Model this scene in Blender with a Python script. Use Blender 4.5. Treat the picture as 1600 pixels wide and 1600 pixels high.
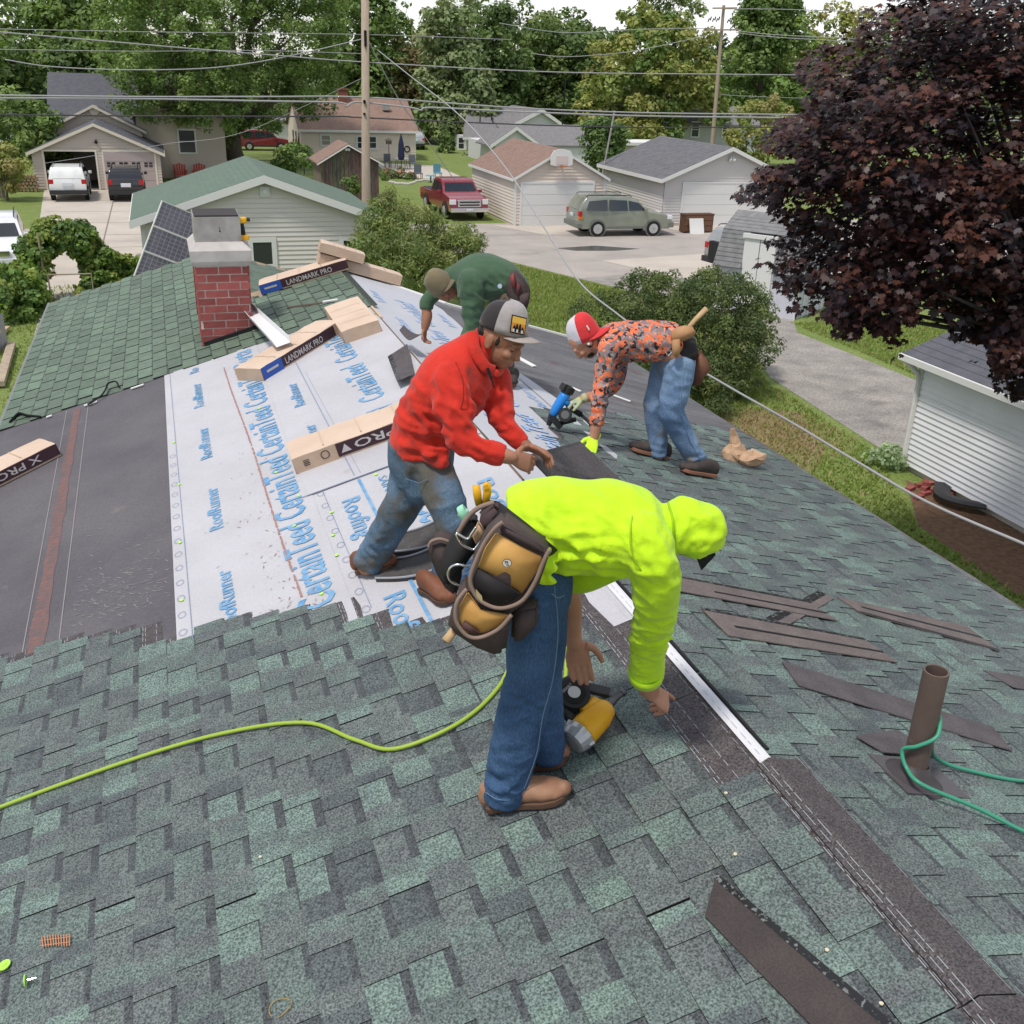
import bpy, bmesh, math, random
import numpy as np
from mathutils import Vector, Matrix, noise
rnd = random.Random(7)
nrg = np.random.default_rng(7)
scene = bpy.context.scene
for o in list(bpy.data.objects):
    bpy.data.objects.remove(o)
COL = scene.collection

# ------------------------------------------------------------------ camera
# world: X across the ridge to the right, Y along the ridge away from us, Z up, ground z = 0
CAM_H = 7.3
def _unit(v):
    v = np.array(v, float); return v/np.linalg.norm(v)
PITCH = math.radians(16.5)          # roof pitch
_dy = _unit([(233-800)/1600, (87-800)/1600, 1])
_u = np.array([(7735-800)/1600, (-2030-800)/1600, 1]); _u = _unit(_u-_dy*(_u@_dy))
_n = np.cross(_u, _dy)
ROT = np.array([math.cos(PITCH)*_u-math.sin(PITCH)*_n, _dy, math.sin(PITCH)*_u+math.cos(PITCH)*_n])
cd = bpy.data.cameras.new('camera'); cam = bpy.data.objects.new('camera', cd); COL.objects.link(cam)
cd.sensor_width = 36; cd.lens = 36.0; cd.clip_start = .05; cd.clip_end = 3000
mw = Matrix.Identity(4)
for i in range(3):
    mw[i][0] = ROT[i][0]; mw[i][1] = -ROT[i][1]; mw[i][2] = -ROT[i][2]
mw[2][3] = CAM_H
cam.matrix_world = mw
scene.camera = cam

# ------------------------------------------------------------------ light
SUN_EL, SUN_AZ = math.radians(64), math.radians(238)   # azimuth clockwise from +Y
w = bpy.data.worlds.new('World'); scene.world = w; w.use_nodes = True
nt = w.node_tree; nt.nodes.clear()
wo = nt.nodes.new('ShaderNodeOutputWorld'); bg = nt.nodes.new('ShaderNodeBackground')
sky = nt.nodes.new('ShaderNodeTexSky'); sky.sky_type = 'NISHITA'; sky.sun_disc = False
sky.sun_elevation = SUN_EL; sky.sun_rotation = SUN_AZ; sky.air_density = 1.0; sky.dust_density = .4
tc = nt.nodes.new('ShaderNodeTexCoord'); mp = nt.nodes.new('ShaderNodeMapping'); mp.inputs['Scale'].default_value = (1.6, 1.6, 4.5)
cn = nt.nodes.new('ShaderNodeTexNoise'); cn.inputs['Scale'].default_value = 2.2; cn.inputs['Detail'].default_value = 8; cn.inputs['Roughness'].default_value = .58
cr = nt.nodes.new('ShaderNodeValToRGB'); cr.color_ramp.elements[0].position = .40; cr.color_ramp.elements[1].position = .60
mx = nt.nodes.new('ShaderNodeMixRGB'); mx.inputs[2].default_value = (9.0, 9.0, 9.1, 1)
nt.links.new(tc.outputs['Generated'], mp.inputs['Vector']); nt.links.new(mp.outputs[0], cn.inputs['Vector'])
nt.links.new(cn.outputs['Fac'], cr.inputs[0]); nt.links.new(cr.outputs[0], mx.inputs[0]); nt.links.new(sky.outputs[0], mx.inputs[1])
nt.links.new(mx.outputs[0], bg.inputs[0]); bg.inputs[1].default_value = .088
nt.links.new(bg.outputs[0], wo.inputs[0])
sl = bpy.data.lights.new('sun', 'SUN'); sl.energy = 2.2; sl.angle = math.radians(8); sl.color = (1, .94, .86)
so = bpy.data.objects.new('sun', sl); COL.objects.link(so)
sdir = Vector((math.sin(SUN_AZ)*math.cos(SUN_EL), math.cos(SUN_AZ)*math.cos(SUN_EL), math.sin(SUN_EL)))
so.rotation_euler = sdir.to_track_quat('Z', 'Y').to_euler(); so.location = (0, 0, 40)
scene.view_settings.view_transform = 'Standard'; scene.view_settings.look = 'None'
scene.view_settings.exposure = 0.52; scene.view_settings.gamma = 1; scene.view_settings.use_curve_mapping = False
scene.cycles.use_denoising = True
scene.cycles.max_bounces = 6; scene.cycles.transparent_max_bounces = 6

# ------------------------------------------------------------------ survey: sight lines measured in the photograph
FW = ROT@np.array([0, 0, 1.]); FW[2] = 0; FW /= np.linalg.norm(FW)
RT = np.array([FW[1], -FW[0], 0])
C0 = np.array([0, 0, CAM_H])
def ray(px, py): return ROT@np.array([(px-800)/1600, (py-800)/1600, 1.])
def onG(px, py, z=0): r = ray(px, py); return Vector(C0+r*((z-CAM_H)/r[2]))
def atY(px, py, Y): r = ray(px, py); return Vector(C0+r*(Y/r[1]))
def atF(px, py, F): r = ray(px, py); return Vector(C0+r*(F/(r@FW)))
def fdist(p): return float(np.array(p[:3])@FW)

# ------------------------------------------------------------------ mesh helpers
class MB:
    def __init__(s): s.v = []; s.f = []; s.m = []; s.c = []
    def add(s, vs, fs, m=0, c=None):
        n = len(s.v); s.v += [tuple(v) for v in vs]
        for f in fs:
            s.f.append(tuple(i+n for i in f)); s.m.append(m); s.c.append(c)
        return s
    def quad(s, a, b, c_, d, m=0, c=None): return s.add([a, b, c_, d], [(0, 1, 2, 3)], m, c)
    def poly(s, pts, m=0, c=None): return s.add(pts, [tuple(range(len(pts)))], m, c)
    def hexa(s, p, m=0, c=None):   # 8 points: bottom 4 (ccw from above) then top 4
        return s.add(p, [(3, 2, 1, 0), (4, 5, 6, 7), (0, 1, 5, 4), (1, 2, 6, 5), (2, 3, 7, 6), (3, 0, 4, 7)], m, c)
    def box(s, x0, x1, y0, y1, z0, z1, m=0, c=None):
        return s.hexa([(x0, y0, z0), (x1, y0, z0), (x1, y1, z0), (x0, y1, z0), (x0, y0, z1), (x1, y0, z1), (x1, y1, z1), (x0, y1, z1)], m, c)
    def obox(s, c0, ax, ay, az, m=0, c=None):   # centre and three half-axis vectors
        c0, ax, ay, az = map(Vector, (c0, ax, ay, az))
        return s.hexa([c0-ax-ay-az, c0+ax-ay-az, c0+ax+ay-az, c0-ax+ay-az, c0-ax-ay+az, c0+ax-ay+az, c0+ax+ay+az, c0-ax+ay+az], m, c)
    def bar(s, a, b, w, h, up=(0, 0, 1), m=0, c=None):
        a, b, up = Vector(a), Vector(b), Vector(up); d = b-a; L = d.length
        if L < 1e-6: return s
        d = d/L; x = d.cross(up)
        if x.length < 1e-4: x = d.cross(Vector((1, 0, 0)))
        x.normalize(); z = x.cross(d)
        return s.obox((a+b)/2, x*w/2, d*L/2, z*h/2, m, c)
    def prism(s, pts, vec, m=0, c=None):   # polygon extruded by vec
        n = len(pts); vec = Vector(vec); P = [Vector(p) for p in pts]
        return s.add(P+[p+vec for p in P], [tuple(range(n))[::-1], tuple(range(n, 2*n))]+[(i, (i+1) % n, n+(i+1) % n, n+i) for i in range(n)], m, c)
    def tube(s, pts, r, n=8, m=0, c=None, cap=True, r2=None, up=None):
        P = [Vector(p) for p in pts]; k = len(P)
        R1 = r if isinstance(r, (list, tuple)) else [r]*k
        R2 = R1 if r2 is None else (r2 if isinstance(r2, (list, tuple)) else [r2]*k)
        t0 = (P[1]-P[0]).normalized()
        x = Vector(up) if up is not None else (Vector((0, 0, 1)) if abs(t0.z) < .9 else Vector((1, 0, 0)))
        vs = []
        for i in range(k):
            t = (P[min(i+1, k-1)]-P[max(i-1, 0)]).normalized()
            if up is not None and not isinstance(up, str): x = Vector(up)
            x = (x-t*x.dot(t))
            if x.length < 1e-5: x = t.orthogonal()
            x.normalize(); y = t.cross(x)
            for j in range(n):
                a = 2*math.pi*j/n
                vs.append(P[i]+x*(math.cos(a)*R1[i])+y*(math.sin(a)*R2[i]))
        fs = [(i*n+j, i*n+(j+1) % n, (i+1)*n+(j+1) % n, (i+1)*n+j) for i in range(k-1) for j in range(n)]
        if cap: fs += [tuple(range(n))[::-1], tuple(range((k-1)*n, k*n))]
        return s.add(vs, fs, m, c)
    def ball(s, c0, rx, ry=None, rz=None, nu=12, nv=8, m=0, c=None, rot=None):
        ry = rx if ry is None else ry; rz = rx if rz is None else rz
        c0 = Vector(c0); vs = []; fs = []
        for i in range(nv+1):
            th = math.pi*i/nv
            for j in range(nu):
                a = 2*math.pi*j/nu
                v = Vector((rx*math.sin(th)*math.cos(a), ry*math.sin(th)*math.sin(a), rz*math.cos(th)))
                if rot is not None: v = rot@v
                vs.append(c0+v)
        for i in range(nv):
            for j in range(nu):
                q = (i*nu+j, (i+1)*nu+j, (i+1)*nu+(j+1) % nu, i*nu+(j+1) % nu)
                fs.append(q)
        return s.add(vs, fs, m, c)
    def mesh(s, name, mats, smooth=False):
        me = bpy.data.meshes.new(name); me.from_pydata(s.v, [], s.f)
        for mt in (mats if isinstance(mats, (list, tuple)) else [mats]): me.materials.append(mt)
        me.polygons.foreach_set('material_index', s.m)
        if any(c is not None for c in s.c):
            ca = me.color_attributes.new('Col', 'FLOAT_COLOR', 'CORNER')
            arr = []
            for f, c in zip(s.f, s.c): arr.extend([*(c[:3] if c else (1, 1, 1)), 1]*len(f))
            ca.data.foreach_set('color', arr)
        if smooth: me.polygons.foreach_set('use_smooth', [True]*len(me.polygons))
        me.update(); return me

def link(o, parent=None):
    COL.objects.link(o)
    if parent is not None:
        o.parent = parent
        if parent.type == 'EMPTY' and parent.get('wbase'):
            o.matrix_parent_inverse = Matrix.Translation(-parent.location)
    return o
def tag(o, label=None, cat=None, group=None, kind=None):
    if label: o['label'] = label
    if cat: o['category'] = cat
    if group: o['group'] = group
    if kind: o['kind'] = kind
    return o
def obj(name, mb, mats, parent=None, smooth=False, label=None, bevel=0, kind=None):
    me = mb if isinstance(mb, bpy.types.Mesh) else mb.mesh(name, mats, smooth)
    o = bpy.data.objects.new(name, me); link(o, parent)
    if label: o['label'] = label
    if kind: o['kind'] = kind
    if bevel:
        b = o.modifiers.new('b', 'BEVEL'); b.width = bevel; b.segments = 2; b.limit_method = 'ANGLE'; b.angle_limit = math.radians(35)
        me.polygons.foreach_set('use_smooth', [True]*len(me.polygons))
        w_ = o.modifiers.new('w', 'WEIGHTED_NORMAL'); w_.keep_sharp = True
    return o
def thing(name, label, cat, loc=(0, 0, 0), group=None, world=True):
    o = bpy.data.objects.new(name, None); COL.objects.link(o); o.empty_display_size = .2
    o.location = loc
    if world: o['wbase'] = 1       # children are modelled in world coordinates
    return tag(o, label, cat, group)
def struct(name, mb, mats, smooth=False): return tag(obj(name, mb, mats, None, smooth), kind='structure')
def copy_tree(o, parent=None):
    c = o.copy(); COL.objects.link(c)
    if parent is not None: c.parent = parent; c.matrix_parent_inverse = o.matrix_parent_inverse
    for ch in list(o.children): copy_tree(ch, c)
    return c
def spline(pts, n=8):
    """Catmull-Rom through points (tuples of any length)."""
    P = [np.array(p, float) for p in pts]; out = []
    for i in range(len(P)-1):
        p0 = P[max(i-1, 0)]; p1 = P[i]; p2 = P[i+1]; p3 = P[min(i+2, len(P)-1)]
        for k in range(n):
            t = k/n
            out.append(.5*((2*p1)+(-p0+p2)*t+(2*p0-5*p1+4*p2-p3)*t*t+(-p0+3*p1-3*p2+p3)*t**3))
    out.append(P[-1]); return out

# ------------------------------------------------------------------ materials
def _nodes(name):
    m = bpy.data.materials.new(name); m.use_nodes = True; n = m.node_tree; n.nodes.clear()
    out = n.nodes.new('ShaderNodeOutputMaterial'); b = n.nodes.new('ShaderNodeBsdfPrincipled')
    n.links.new(b.outputs[0], out.inputs[0]); return m, n, b
def _noise(n, scale, detail=4, rough=.55, coord='Object', stretch=None, W=0):
    t = n.nodes.new('ShaderNodeTexCoord'); x = n.nodes.new('ShaderNodeTexNoise')
    x.inputs['Scale'].default_value = scale; x.inputs['Detail'].default_value = detail; x.inputs['Roughness'].default_value = rough
    src = t.outputs[coord] if coord != 'World' else n.nodes.new('ShaderNodeNewGeometry').outputs['Position']
    if stretch:
        mpn = n.nodes.new('ShaderNodeMapping'); mpn.inputs['Scale'].default_value = stretch
        n.links.new(src, mpn.inputs['Vector']); src = mpn.outputs[0]
    n.links.new(src, x.inputs['Vector']); return x
def _ramp(n, fac, lo, hi, a=(0, 0, 0, 1), b=(1, 1, 1, 1)):
    r = n.nodes.new('ShaderNodeValToRGB'); r.color_ramp.elements[0].position = lo; r.color_ramp.elements[1].position = hi
    r.color_ramp.elements[0].color = a; r.color_ramp.elements[1].color = b
    n.links.new(fac, r.inputs[0]); return r.outputs[0]
def _mix(n, fac, a, b, mode='MIX'):
    x = n.nodes.new('ShaderNodeMixRGB'); x.blend_type = mode
    for i, v in ((0, fac), (1, a), (2, b)):
        if hasattr(v, 'links'): n.links.new(v, x.inputs[i])
        elif i == 0: x.inputs[0].default_value = v
        else: x.inputs[i].default_value = (*v[:3], 1)
    return x.outputs[0]
def M(name, col, rough=.8, col2=None, ns=0, lo=.35, hi=.65, detail=4, bs=0, bstr=0, bdist=.01, metal=0, spec=.3, vcol=False, stretch=None, rnd_amt=0, dirt=None, coord='Object', sheen=0, alpha=None, grain=None):
    m, n, b = _nodes(name)
    c = None
    if ns:
        x = _noise(n, ns, detail, coord=coord, stretch=stretch)
        c = _mix(n, _ramp(n, x.outputs['Fac'], lo, hi), col, col2 if col2 else tuple(v*.6 for v in col))
    if vcol:
        a = n.nodes.new('ShaderNodeAttribute'); a.attribute_name = 'Col'
        c = _mix(n, 1.0, a.outputs['Color'], c if c is not None else col, 'MULTIPLY')
    if grain:   # (scale, amount)
        x = _noise(n, grain[0], 2, coord=coord)
        k = _ramp(n, x.outputs['Fac'], .3, .7, (1-grain[1],)*3+(1,), (1+grain[1],)*3+(1,))
        c = _mix(n, 1.0, c if c is not None else col, k, 'MULTIPLY')
    if rnd_amt:
        oi = n.nodes.new('ShaderNodeObjectInfo')
        k = _ramp(n, oi.outputs['Random'], 0, 1, (1-rnd_amt,)*3+(1,), (1+rnd_amt,)*3+(1,))
        c = _mix(n, 1.0, c if c is not None else col, k, 'MULTIPLY')
    if dirt:    # (scale, colour, lo, hi)
        x = _noise(n, dirt[0], 6, .65, coord=coord)
        c = _mix(n, _ramp(n, x.outputs['Fac'], dirt[2], dirt[3]), c if c is not None else col, dirt[1])
    if c is None: b.inputs['Base Color'].default_value = (*col, 1)
    else: n.links.new(c, b.inputs['Base Color'])
    b.inputs['Roughness'].default_value = rough; b.inputs['Metallic'].default_value = metal
    b.inputs['Specular IOR Level'].default_value = spec
    if sheen: b.inputs['Sheen Weight'].default_value = sheen
    if bs:
        x = _noise(n, bs, 5, coord=coord, stretch=stretch); bp = n.nodes.new('ShaderNodeBump')
        bp.inputs['Strength'].default_value = bstr; bp.inputs['Distance'].default_value = bdist
        n.links.new(x.outputs['Fac'], bp.inputs['Height']); n.links.new(bp.outputs[0], b.inputs['Normal'])
    return m
def leafmat(name, col, trans=.25, rough=.55):
    m = bpy.data.materials.new(name); m.use_nodes = True; n = m.node_tree; n.nodes.clear()
    out = n.nodes.new('ShaderNodeOutputMaterial'); b = n.nodes.new('ShaderNodeBsdfPrincipled'); t = n.nodes.new('ShaderNodeBsdfTranslucent')
    a = n.nodes.new('ShaderNodeAttribute'); a.attribute_name = 'Col'
    c = _mix(n, 1.0, a.outputs['Color'], col, 'MULTIPLY')
    n.links.new(c, b.inputs['Base Color']); b.inputs['Roughness'].default_value = rough; b.inputs['Specular IOR Level'].default_value = .25
    c2 = _mix(n, 1.0, c, (1.3, 1.35, .7), 'MULTIPLY'); n.links.new(c2, t.inputs[0])
    s = n.nodes.new('ShaderNodeMixShader'); s.inputs[0].default_value = trans
    n.links.new(b.outputs[0], s.inputs[1]); n.links.new(t.outputs[0], s.inputs[2]); n.links.new(s.outputs[0], out.inputs[0])
    return m
# ================================================================== materials of the setting
m_grass = M('grass', (.13, .185, .042), .9, (.18, .22, .065), 1.1, .35, .7, bs=30, bstr=.5, coord='World', dirt=(.35, (.2, .17, .085), .62, .8), grain=(14, .35))
m_road = M('road', (.38, .34, .31), .9, (.31, .28, .255), .5, bs=60, bstr=.3, coord='World', grain=(25, .15), dirt=(.25, (.2, .19, .175), .58, .75))
m_gravel = M('gravel', (.31, .285, .26), .95, (.22, .205, .19), 1.3, bs=40, bstr=.6, coord='World', grain=(18, .3), dirt=(.6, (.13, .125, .12), .57, .7))
m_conc = M('concrete', (.5, .445, .385), .85, (.43, .385, .335), .6, bs=50, bstr=.15, coord='World', grain=(20, .08))
m_concjoint = M('joint', (.2, .18, .15), .9)
m_mulch = M('mulch', (.13, .07, .04), .95, (.2, .12, .07), 9, bs=25, bstr=.9, bdist=.03, coord='World', dirt=(.8, (.07, .1, .03), .6, .66))
m_white = M('white_paint', (.66, .655, .64), .55)
m_trim = M('white_trim', (.66, .66, .65), .5)
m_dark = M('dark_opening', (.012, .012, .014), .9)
m_glass = M('window_glass', (.03, .035, .04), .08, spec=.6)
m_wood = M('weathered_wood', (.24, .195, .15), .9, (.1, .08, .065), 3, stretch=(8, 8, .7), bs=12, bstr=.4)
m_newwood = M('new_wood', (.5, .34, .19), .8, (.4, .26, .13), 20)

# ================================================================== ground, road, drives
def sheet(name, pts, z, m): return struct(name, MB().poly([(p[0], p[1], z) for p in pts]), m)
sheet('ground', [(-900, -300), (900, -300), (900, 1500), (-900, 1500)], 0, m_grass)
sheet('alley_road', [(-80, 44.6), (9.5, 44.0), (12.2, 42.6), (13.4, 40.3), (14.8, 36.6), (16.3, 32.8), (17.6, 27.5), (24.5, 34), (32, 38), (90, 38), (90, 50.4), (-80, 52.5)], .004, m_road)
sheet('gravel_drive', [(14.8, 36.6), (16.3, 32.8), (16.6, 27.5), (14.8, 22.8), (14.2, 17.3), (13.6, 8), (13.4, -5), (19.5, -5), (19, 14), (18.6, 21.8), (18.4, 27.2), (20.5, 31), (25, 36), (20, 38)], .008, m_gravel)
sheet('concrete_pad', [(17.2, 40.2), (24.5, 41.6), (30, 41.5), (30, 36), (19.6, 34.2)], .012, m_conc)
sheet('garage_apron', [(15.6, 50.6), (21.3, 50.4), (21.2, 46.9), (17.2, 47.3)], .012, m_conc)
sheet('right_garage_apron', [(24.2, 50.0), (32, 50.0), (32, 46.5), (24.8, 46.5)], .012, m_conc)
sheet('driveway', [(-6.5, 66.8), (1.2, 66.8), (1.0, 44.3), (-5.0, 44.3)], .012, m_conc)
jm = MB()
for y in (46, 49.4, 53.2, 57.2, 61.8): jm.box(-5.6, 1.05, y-.03, y+.03, .012, .016)
for x in (-2.6,): jm.box(x-.03, x+.03, 44.3, 66.6, .0125, .0165)
struct('driveway_joints', jm, m_concjoint)
sheet('garden_path', [(-5.0, 44.3), (-1.2, 44.3), (-2.4, 36), (-2.5, 28), (-3.7, 28), (-4.0, 36)], .009, m_conc)
sheet('mulch_bed', [(13.55, 15.6), (12.3, 13.6), (12.0, 10.5), (12.2, 4), (14.6, 4), (14.1, 13.0)], .006, m_mulch)
sheet('bare_soil', [(11.2, 19.8), (12.6, 20.6), (13.9, 20.0), (13.0, 17.6), (11.8, 16.2), (10.6, 17.2)], .005, M('soil', (.24, .17, .11), .95, (.17, .14, .06), 2, coord='World', grain=(30, .3)))
sheet('puddle', [tuple(onG(px, py))[:2] for px, py in ((868, 388), (930, 384), (1000, 389), (960, 392), (900, 392))], .009, M('damp', (.07, .065, .06), .25))
# rows of real grass blades on the lawns nearest to us
def blades(n, poly_pts, hmin, hmax, seed):
    g = np.random.default_rng(seed); P = np.array(poly_pts); lo = P.min(0); hi = P.max(0)
    q = g.uniform(lo, hi, (n*3, 2)); ins = np.zeros(len(q), bool)
    j = len(P)-1
    for i in range(len(P)):
        c = ((P[i, 1] > q[:, 1]) != (P[j, 1] > q[:, 1])) & (q[:, 0] < (P[j, 0]-P[i, 0])*(q[:, 1]-P[i, 1])/(P[j, 1]-P[i, 1]+1e-9)+P[i, 0]); ins ^= c; j = i
    q = q[ins][:n]; k = len(q)
    a = g.uniform(0, 6.28, k); h = g.uniform(hmin, hmax, k); wd = .018+.012*g.random(k)
    dx = np.cos(a)*wd; dy = np.sin(a)*wd; ln = g.normal(0, .5, (k, 2))*h[:, None]
    v = np.zeros((k, 3, 3)); v[:, 0, 0] = q[:, 0]-dx; v[:, 0, 1] = q[:, 1]-dy; v[:, 1, 0] = q[:, 0]+dx; v[:, 1, 1] = q[:, 1]+dy
    v[:, 2, :2] = q+ln; v[:, 2, 2] = h
    c = np.ones((k, 4)); t = g.random(k)[:, None]; c[:, :3] = (1-t)*np.array([.16, .235, .05])+t*np.array([.28, .345, .1])
    dry = (g.random(k) < .12)|((((q-np.array([12.5, 18.7]))**2).sum(1) < 3.2*g.random(k)+.6)&(g.random(k) < .85)); c[dry, :3] = (.34, .28, .14)
    return v.reshape(-1, 3), np.repeat(c, 3, 0)
def npmesh(name, v, per, cols, mat_):
    me = bpy.data.meshes.new(name); n = len(v)//per
    me.vertices.add(len(v)); me.vertices.foreach_set('co', v.ravel())
    me.loops.add(len(v)); me.loops.foreach_set('vertex_index', np.arange(len(v), dtype=np.int32))
    me.polygons.add(n); me.polygons.foreach_set('loop_start', np.arange(0, len(v), per, dtype=np.int32))
    ca = me.color_attributes.new('Col', 'FLOAT_COLOR', 'CORNER'); ca.data.foreach_set('color', cols.astype(np.float32).ravel())
    me.materials.append(mat_); me.update(calc_edges=True); return me
m_blade = leafmat('grass_blade', (1, 1, 1), .3)
v1, c1 = blades(70000, [(8.5, 30), (15.9, 33.5), (16.2, 27), (14.5, 22.5), (13.9, 17), (12.2, 13.4), (11.9, 6), (6, 6), (6, 30)], .03, .11, 1)
v2, c2 = blades(24000, [(18.9, 28.4), (24, 28), (23, 14), (18.9, 20)], .03, .1, 2)
v3, c3 = blades(26000, [(9.5, 40.5), (13.2, 40), (16, 33), (15, 30), (9, 30)], .04, .12, 3)
v4, c4 = blades(12000, [(-9, 38), (-2.5, 38), (-2, 15), (-9, 15)], .04, .14, 4)
go = bpy.data.objects.new('grass_blades', npmesh('grass_blades', np.concatenate([v1, v2, v3, v4]), 3, np.concatenate([c1, c2, c3, c4]), m_blade)); COL.objects.link(go)
tag(go, 'short green lawn grass growing around the house and beside the gravel drive', 'grass', kind='stuff')

# ================================================================== our house
RX, RZ = 1.789, 5.142
cP, sP = math.cos(PITCH), math.sin(PITCH)
def LP(y, s, h=0): return Vector((RX-s*cP-h*sP, y, RZ-s*sP+h*cP))
def RP(y, s, h=0): return Vector((RX+s*cP+h*sP, y, RZ-s*sP+h*cP))
def RK(y, s, h=0):       # the right slope's far rake is not quite square to the ridge
    return RP(y-(min(s, 1.2)/1.2*.7*(y-10)/2 if y > 10 else 0), s, h)
def Lmat(y, s, h=0, tilt=0, yaw=0):     # x along the ridge (away), y down the slope, z out of the roof
    m = Matrix(((0, -cP, -sP), (1, 0, 0), (0, -sP, cP))).to_4x4(); m.translation = LP(y, s, h)
    return m@Matrix.Rotation(yaw, 4, 'Z')@Matrix.Rotation(tilt, 4, 'X')
def Rmat(y, s, h=0, tilt=0, yaw=0):
    m = Matrix(((0, cP, sP), (-1, 0, 0), (0, -sP, cP))).to_4x4(); m.translation = RP(y, s, h)
    return m@Matrix.Rotation(yaw, 4, 'Z')@Matrix.Rotation(tilt, 4, 'X')
SE = 3.56; SER = 3.42; YN = -3.0; YF = 12.0; YW = 15.35; S2 = 1.22
house = thing('house', 'house being reroofed in the foreground, half new green shingles and half white underlayment', 'house', (1.79, 5, 0))
m_deck = M('roof_deck', (.33, .25, .17), .9, (.25, .18, .12), 6)
m_hsid = M('house_siding', (.62, .62, .6), .6)
b = MB(); b.box(-1.2, 4.75, YN+.4, YF-.4, 0, 4.05)
for y in (YN+.4, YF-.4): b.prism([(-1.2, y, 4.05), (4.75, y, 4.05), (RX, y, 4.95)], (0, .01 if y < 0 else -.01, 0))
b.box(-1.2, 2.4, YF-.4, YW-.4, 0, 4.05)
obj('wall', b, m_hsid, house)
def slab(P, y0, y1, s0, s1, t=.05, h=0, m=0, mb=None):
    mb = mb or MB()
    return mb.hexa([P(y0, s1, h-t), P(y0, s0, h-t), P(y1, s0, h-t), P(y1, s1, h-t), P(y0, s1, h), P(y0, s0, h), P(y1, s0, h), P(y1, s1, h)] if P is LP else
                   [P(y0, s0, h-t), P(y0, s1, h-t), P(y1, s1, h-t), P(y1, s0, h-t), P(y0, s0, h), P(y0, s1, h), P(y1, s1, h), P(y1, s0, h)], m)
b = MB(); slab(LP, YN, 9.28, 0, SE, mb=b); slab(LP, 9.28, 11.8, .075, SE, mb=b); slab(LP, 11.8, YF, 0, SE, mb=b); slab(LP, YF, YW, S2, SE, mb=b)
left_slope = obj('roof_slope', b, m_deck, house, label='left roof slope of sheathing boards facing the driveway')
b = MB(); slab(RP, YN, 10, .012, SER, mb=b); slab(RK, 10, YF, .012, 1.2, mb=b); slab(RK, 10, YF, 1.2, SER, mb=b)
right_slope = obj('roof_slope', b, m_deck, house, label='right roof slope of sheathing boards facing the lawn')
w2x = RX-S2*cP; w2z = RZ-S2*sP
b = MB()
def WP(y, s, h=0): return Vector((w2x+s*cP+h*sP, y, w2z-s*sP+h*cP))
slab(WP, YF+.02, YW, .01, 2.2, mb=b)
wing_slope = obj('wing_slope', b, m_deck, house)
# fascia, drip edge
b = MB(); b.box(LP(0, SE).x-.03, LP(0, SE).x-.004, YN, YW, LP(0, SE).z-.17, LP(0, SE).z+.004)
obj('fascia', b, M('grey_fascia', (.2, .21, .21), .7), house)
b = MB(); b.box(RP(0, SER).x-.03, RP(0, SER).x-.005, YN, YF-.7, RP(0, SER).z-.2, RP(0, SER).z-.03); obj('fascia', b, m_trim, house)
b = MB(); b.bar(RK(YF+.02, .02, .012), RK(YF+.02, 1.2, .012), .06, .02); b.bar(RK(YF+.02, 1.2, .012), RK(YF+.02, SER, .012), .06, .02); obj('drip_edge', b, m_trim, house, kind='stuff')

# ---- ridge vent slot with rafters showing
b = MB()
for y in (9.45, 9.86, 10.28, 10.7, 11.12, 11.54): b.bar(LP(y, .0, -.03), LP(y, .5, -.07), .05, .08)
obj('rafter', b, m_newwood, house, kind='stuff')
b = MB(); b.bar(RP(9.26, .012, .012), RP(11.85, .012, .012), .022, .02); obj('ridge_board', b, M('cut_plywood', (.55, .42, .27), .8), house)
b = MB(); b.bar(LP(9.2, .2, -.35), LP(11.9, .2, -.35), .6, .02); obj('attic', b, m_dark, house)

# ---- shingle granules
def granule(name, tint, gs=140, c=.64, rnd=.06):
    m, n, bs = _nodes(name)
    a = n.nodes.new('ShaderNodeAttribute'); a.attribute_name = 'Col'
    x = _noise(n, gs, 1.5, .7, coord='Object'); k = _ramp(n, x.outputs['Fac'], .34, .68, (1-c,)*3+(1,), (1+c*1.15,)*3+(1,))
    x2 = _noise(n, 9, 4, .6, coord='World'); k2 = _ramp(n, x2.outputs['Fac'], .35, .68, (.86, .84, .88, 1), (1.12, 1.16, 1.12, 1))
    oi = n.nodes.new('ShaderNodeObjectInfo'); k3 = _ramp(n, oi.outputs['Random'], 0, 1, (1-rnd,)*3+(1,), (1+rnd,)*3+(1,))
    cc = _mix(n, 1, _mix(n, 1, _mix(n, 1, _mix(n, 1, a.outputs['Color'], tint, 'MULTIPLY'), k, 'MULTIPLY'), k2, 'MULTIPLY'), k3, 'MULTIPLY')
    n.links.new(cc, bs.inputs['Base Color']); bs.inputs['Roughness'].default_value = .7; bs.inputs['Specular IOR Level'].default_value = .4
    bp = n.nodes.new('ShaderNodeBump'); bp.inputs['Strength'].default_value = .35; bp.inputs['Distance'].default_value = .002
    n.links.new(x.outputs['Fac'], bp.inputs['Height']); n.links.new(bp.outputs[0], bs.inputs['Normal']); return m
m_gran = granule('granules', (1, 1, 1))
m_oldgran = granule('old_granules', (1, 1, 1), 150, .3, .12)
m_asph = M('asphalt_edge', (.016, .016, .018), .8)
C_LIGHT, C_MID, C_GREY, C_DARK, C_BAND, C_NAIL = (.125, .172, .153), (.1, .13, .121), (.101, .117, .115), (.076, .09, .093), (.058, .066, .07), (.07, .06, .062)
EXP = .143; FULL = .337
m_paint = M('release_line', (.34, .39, .41), .7)
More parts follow.
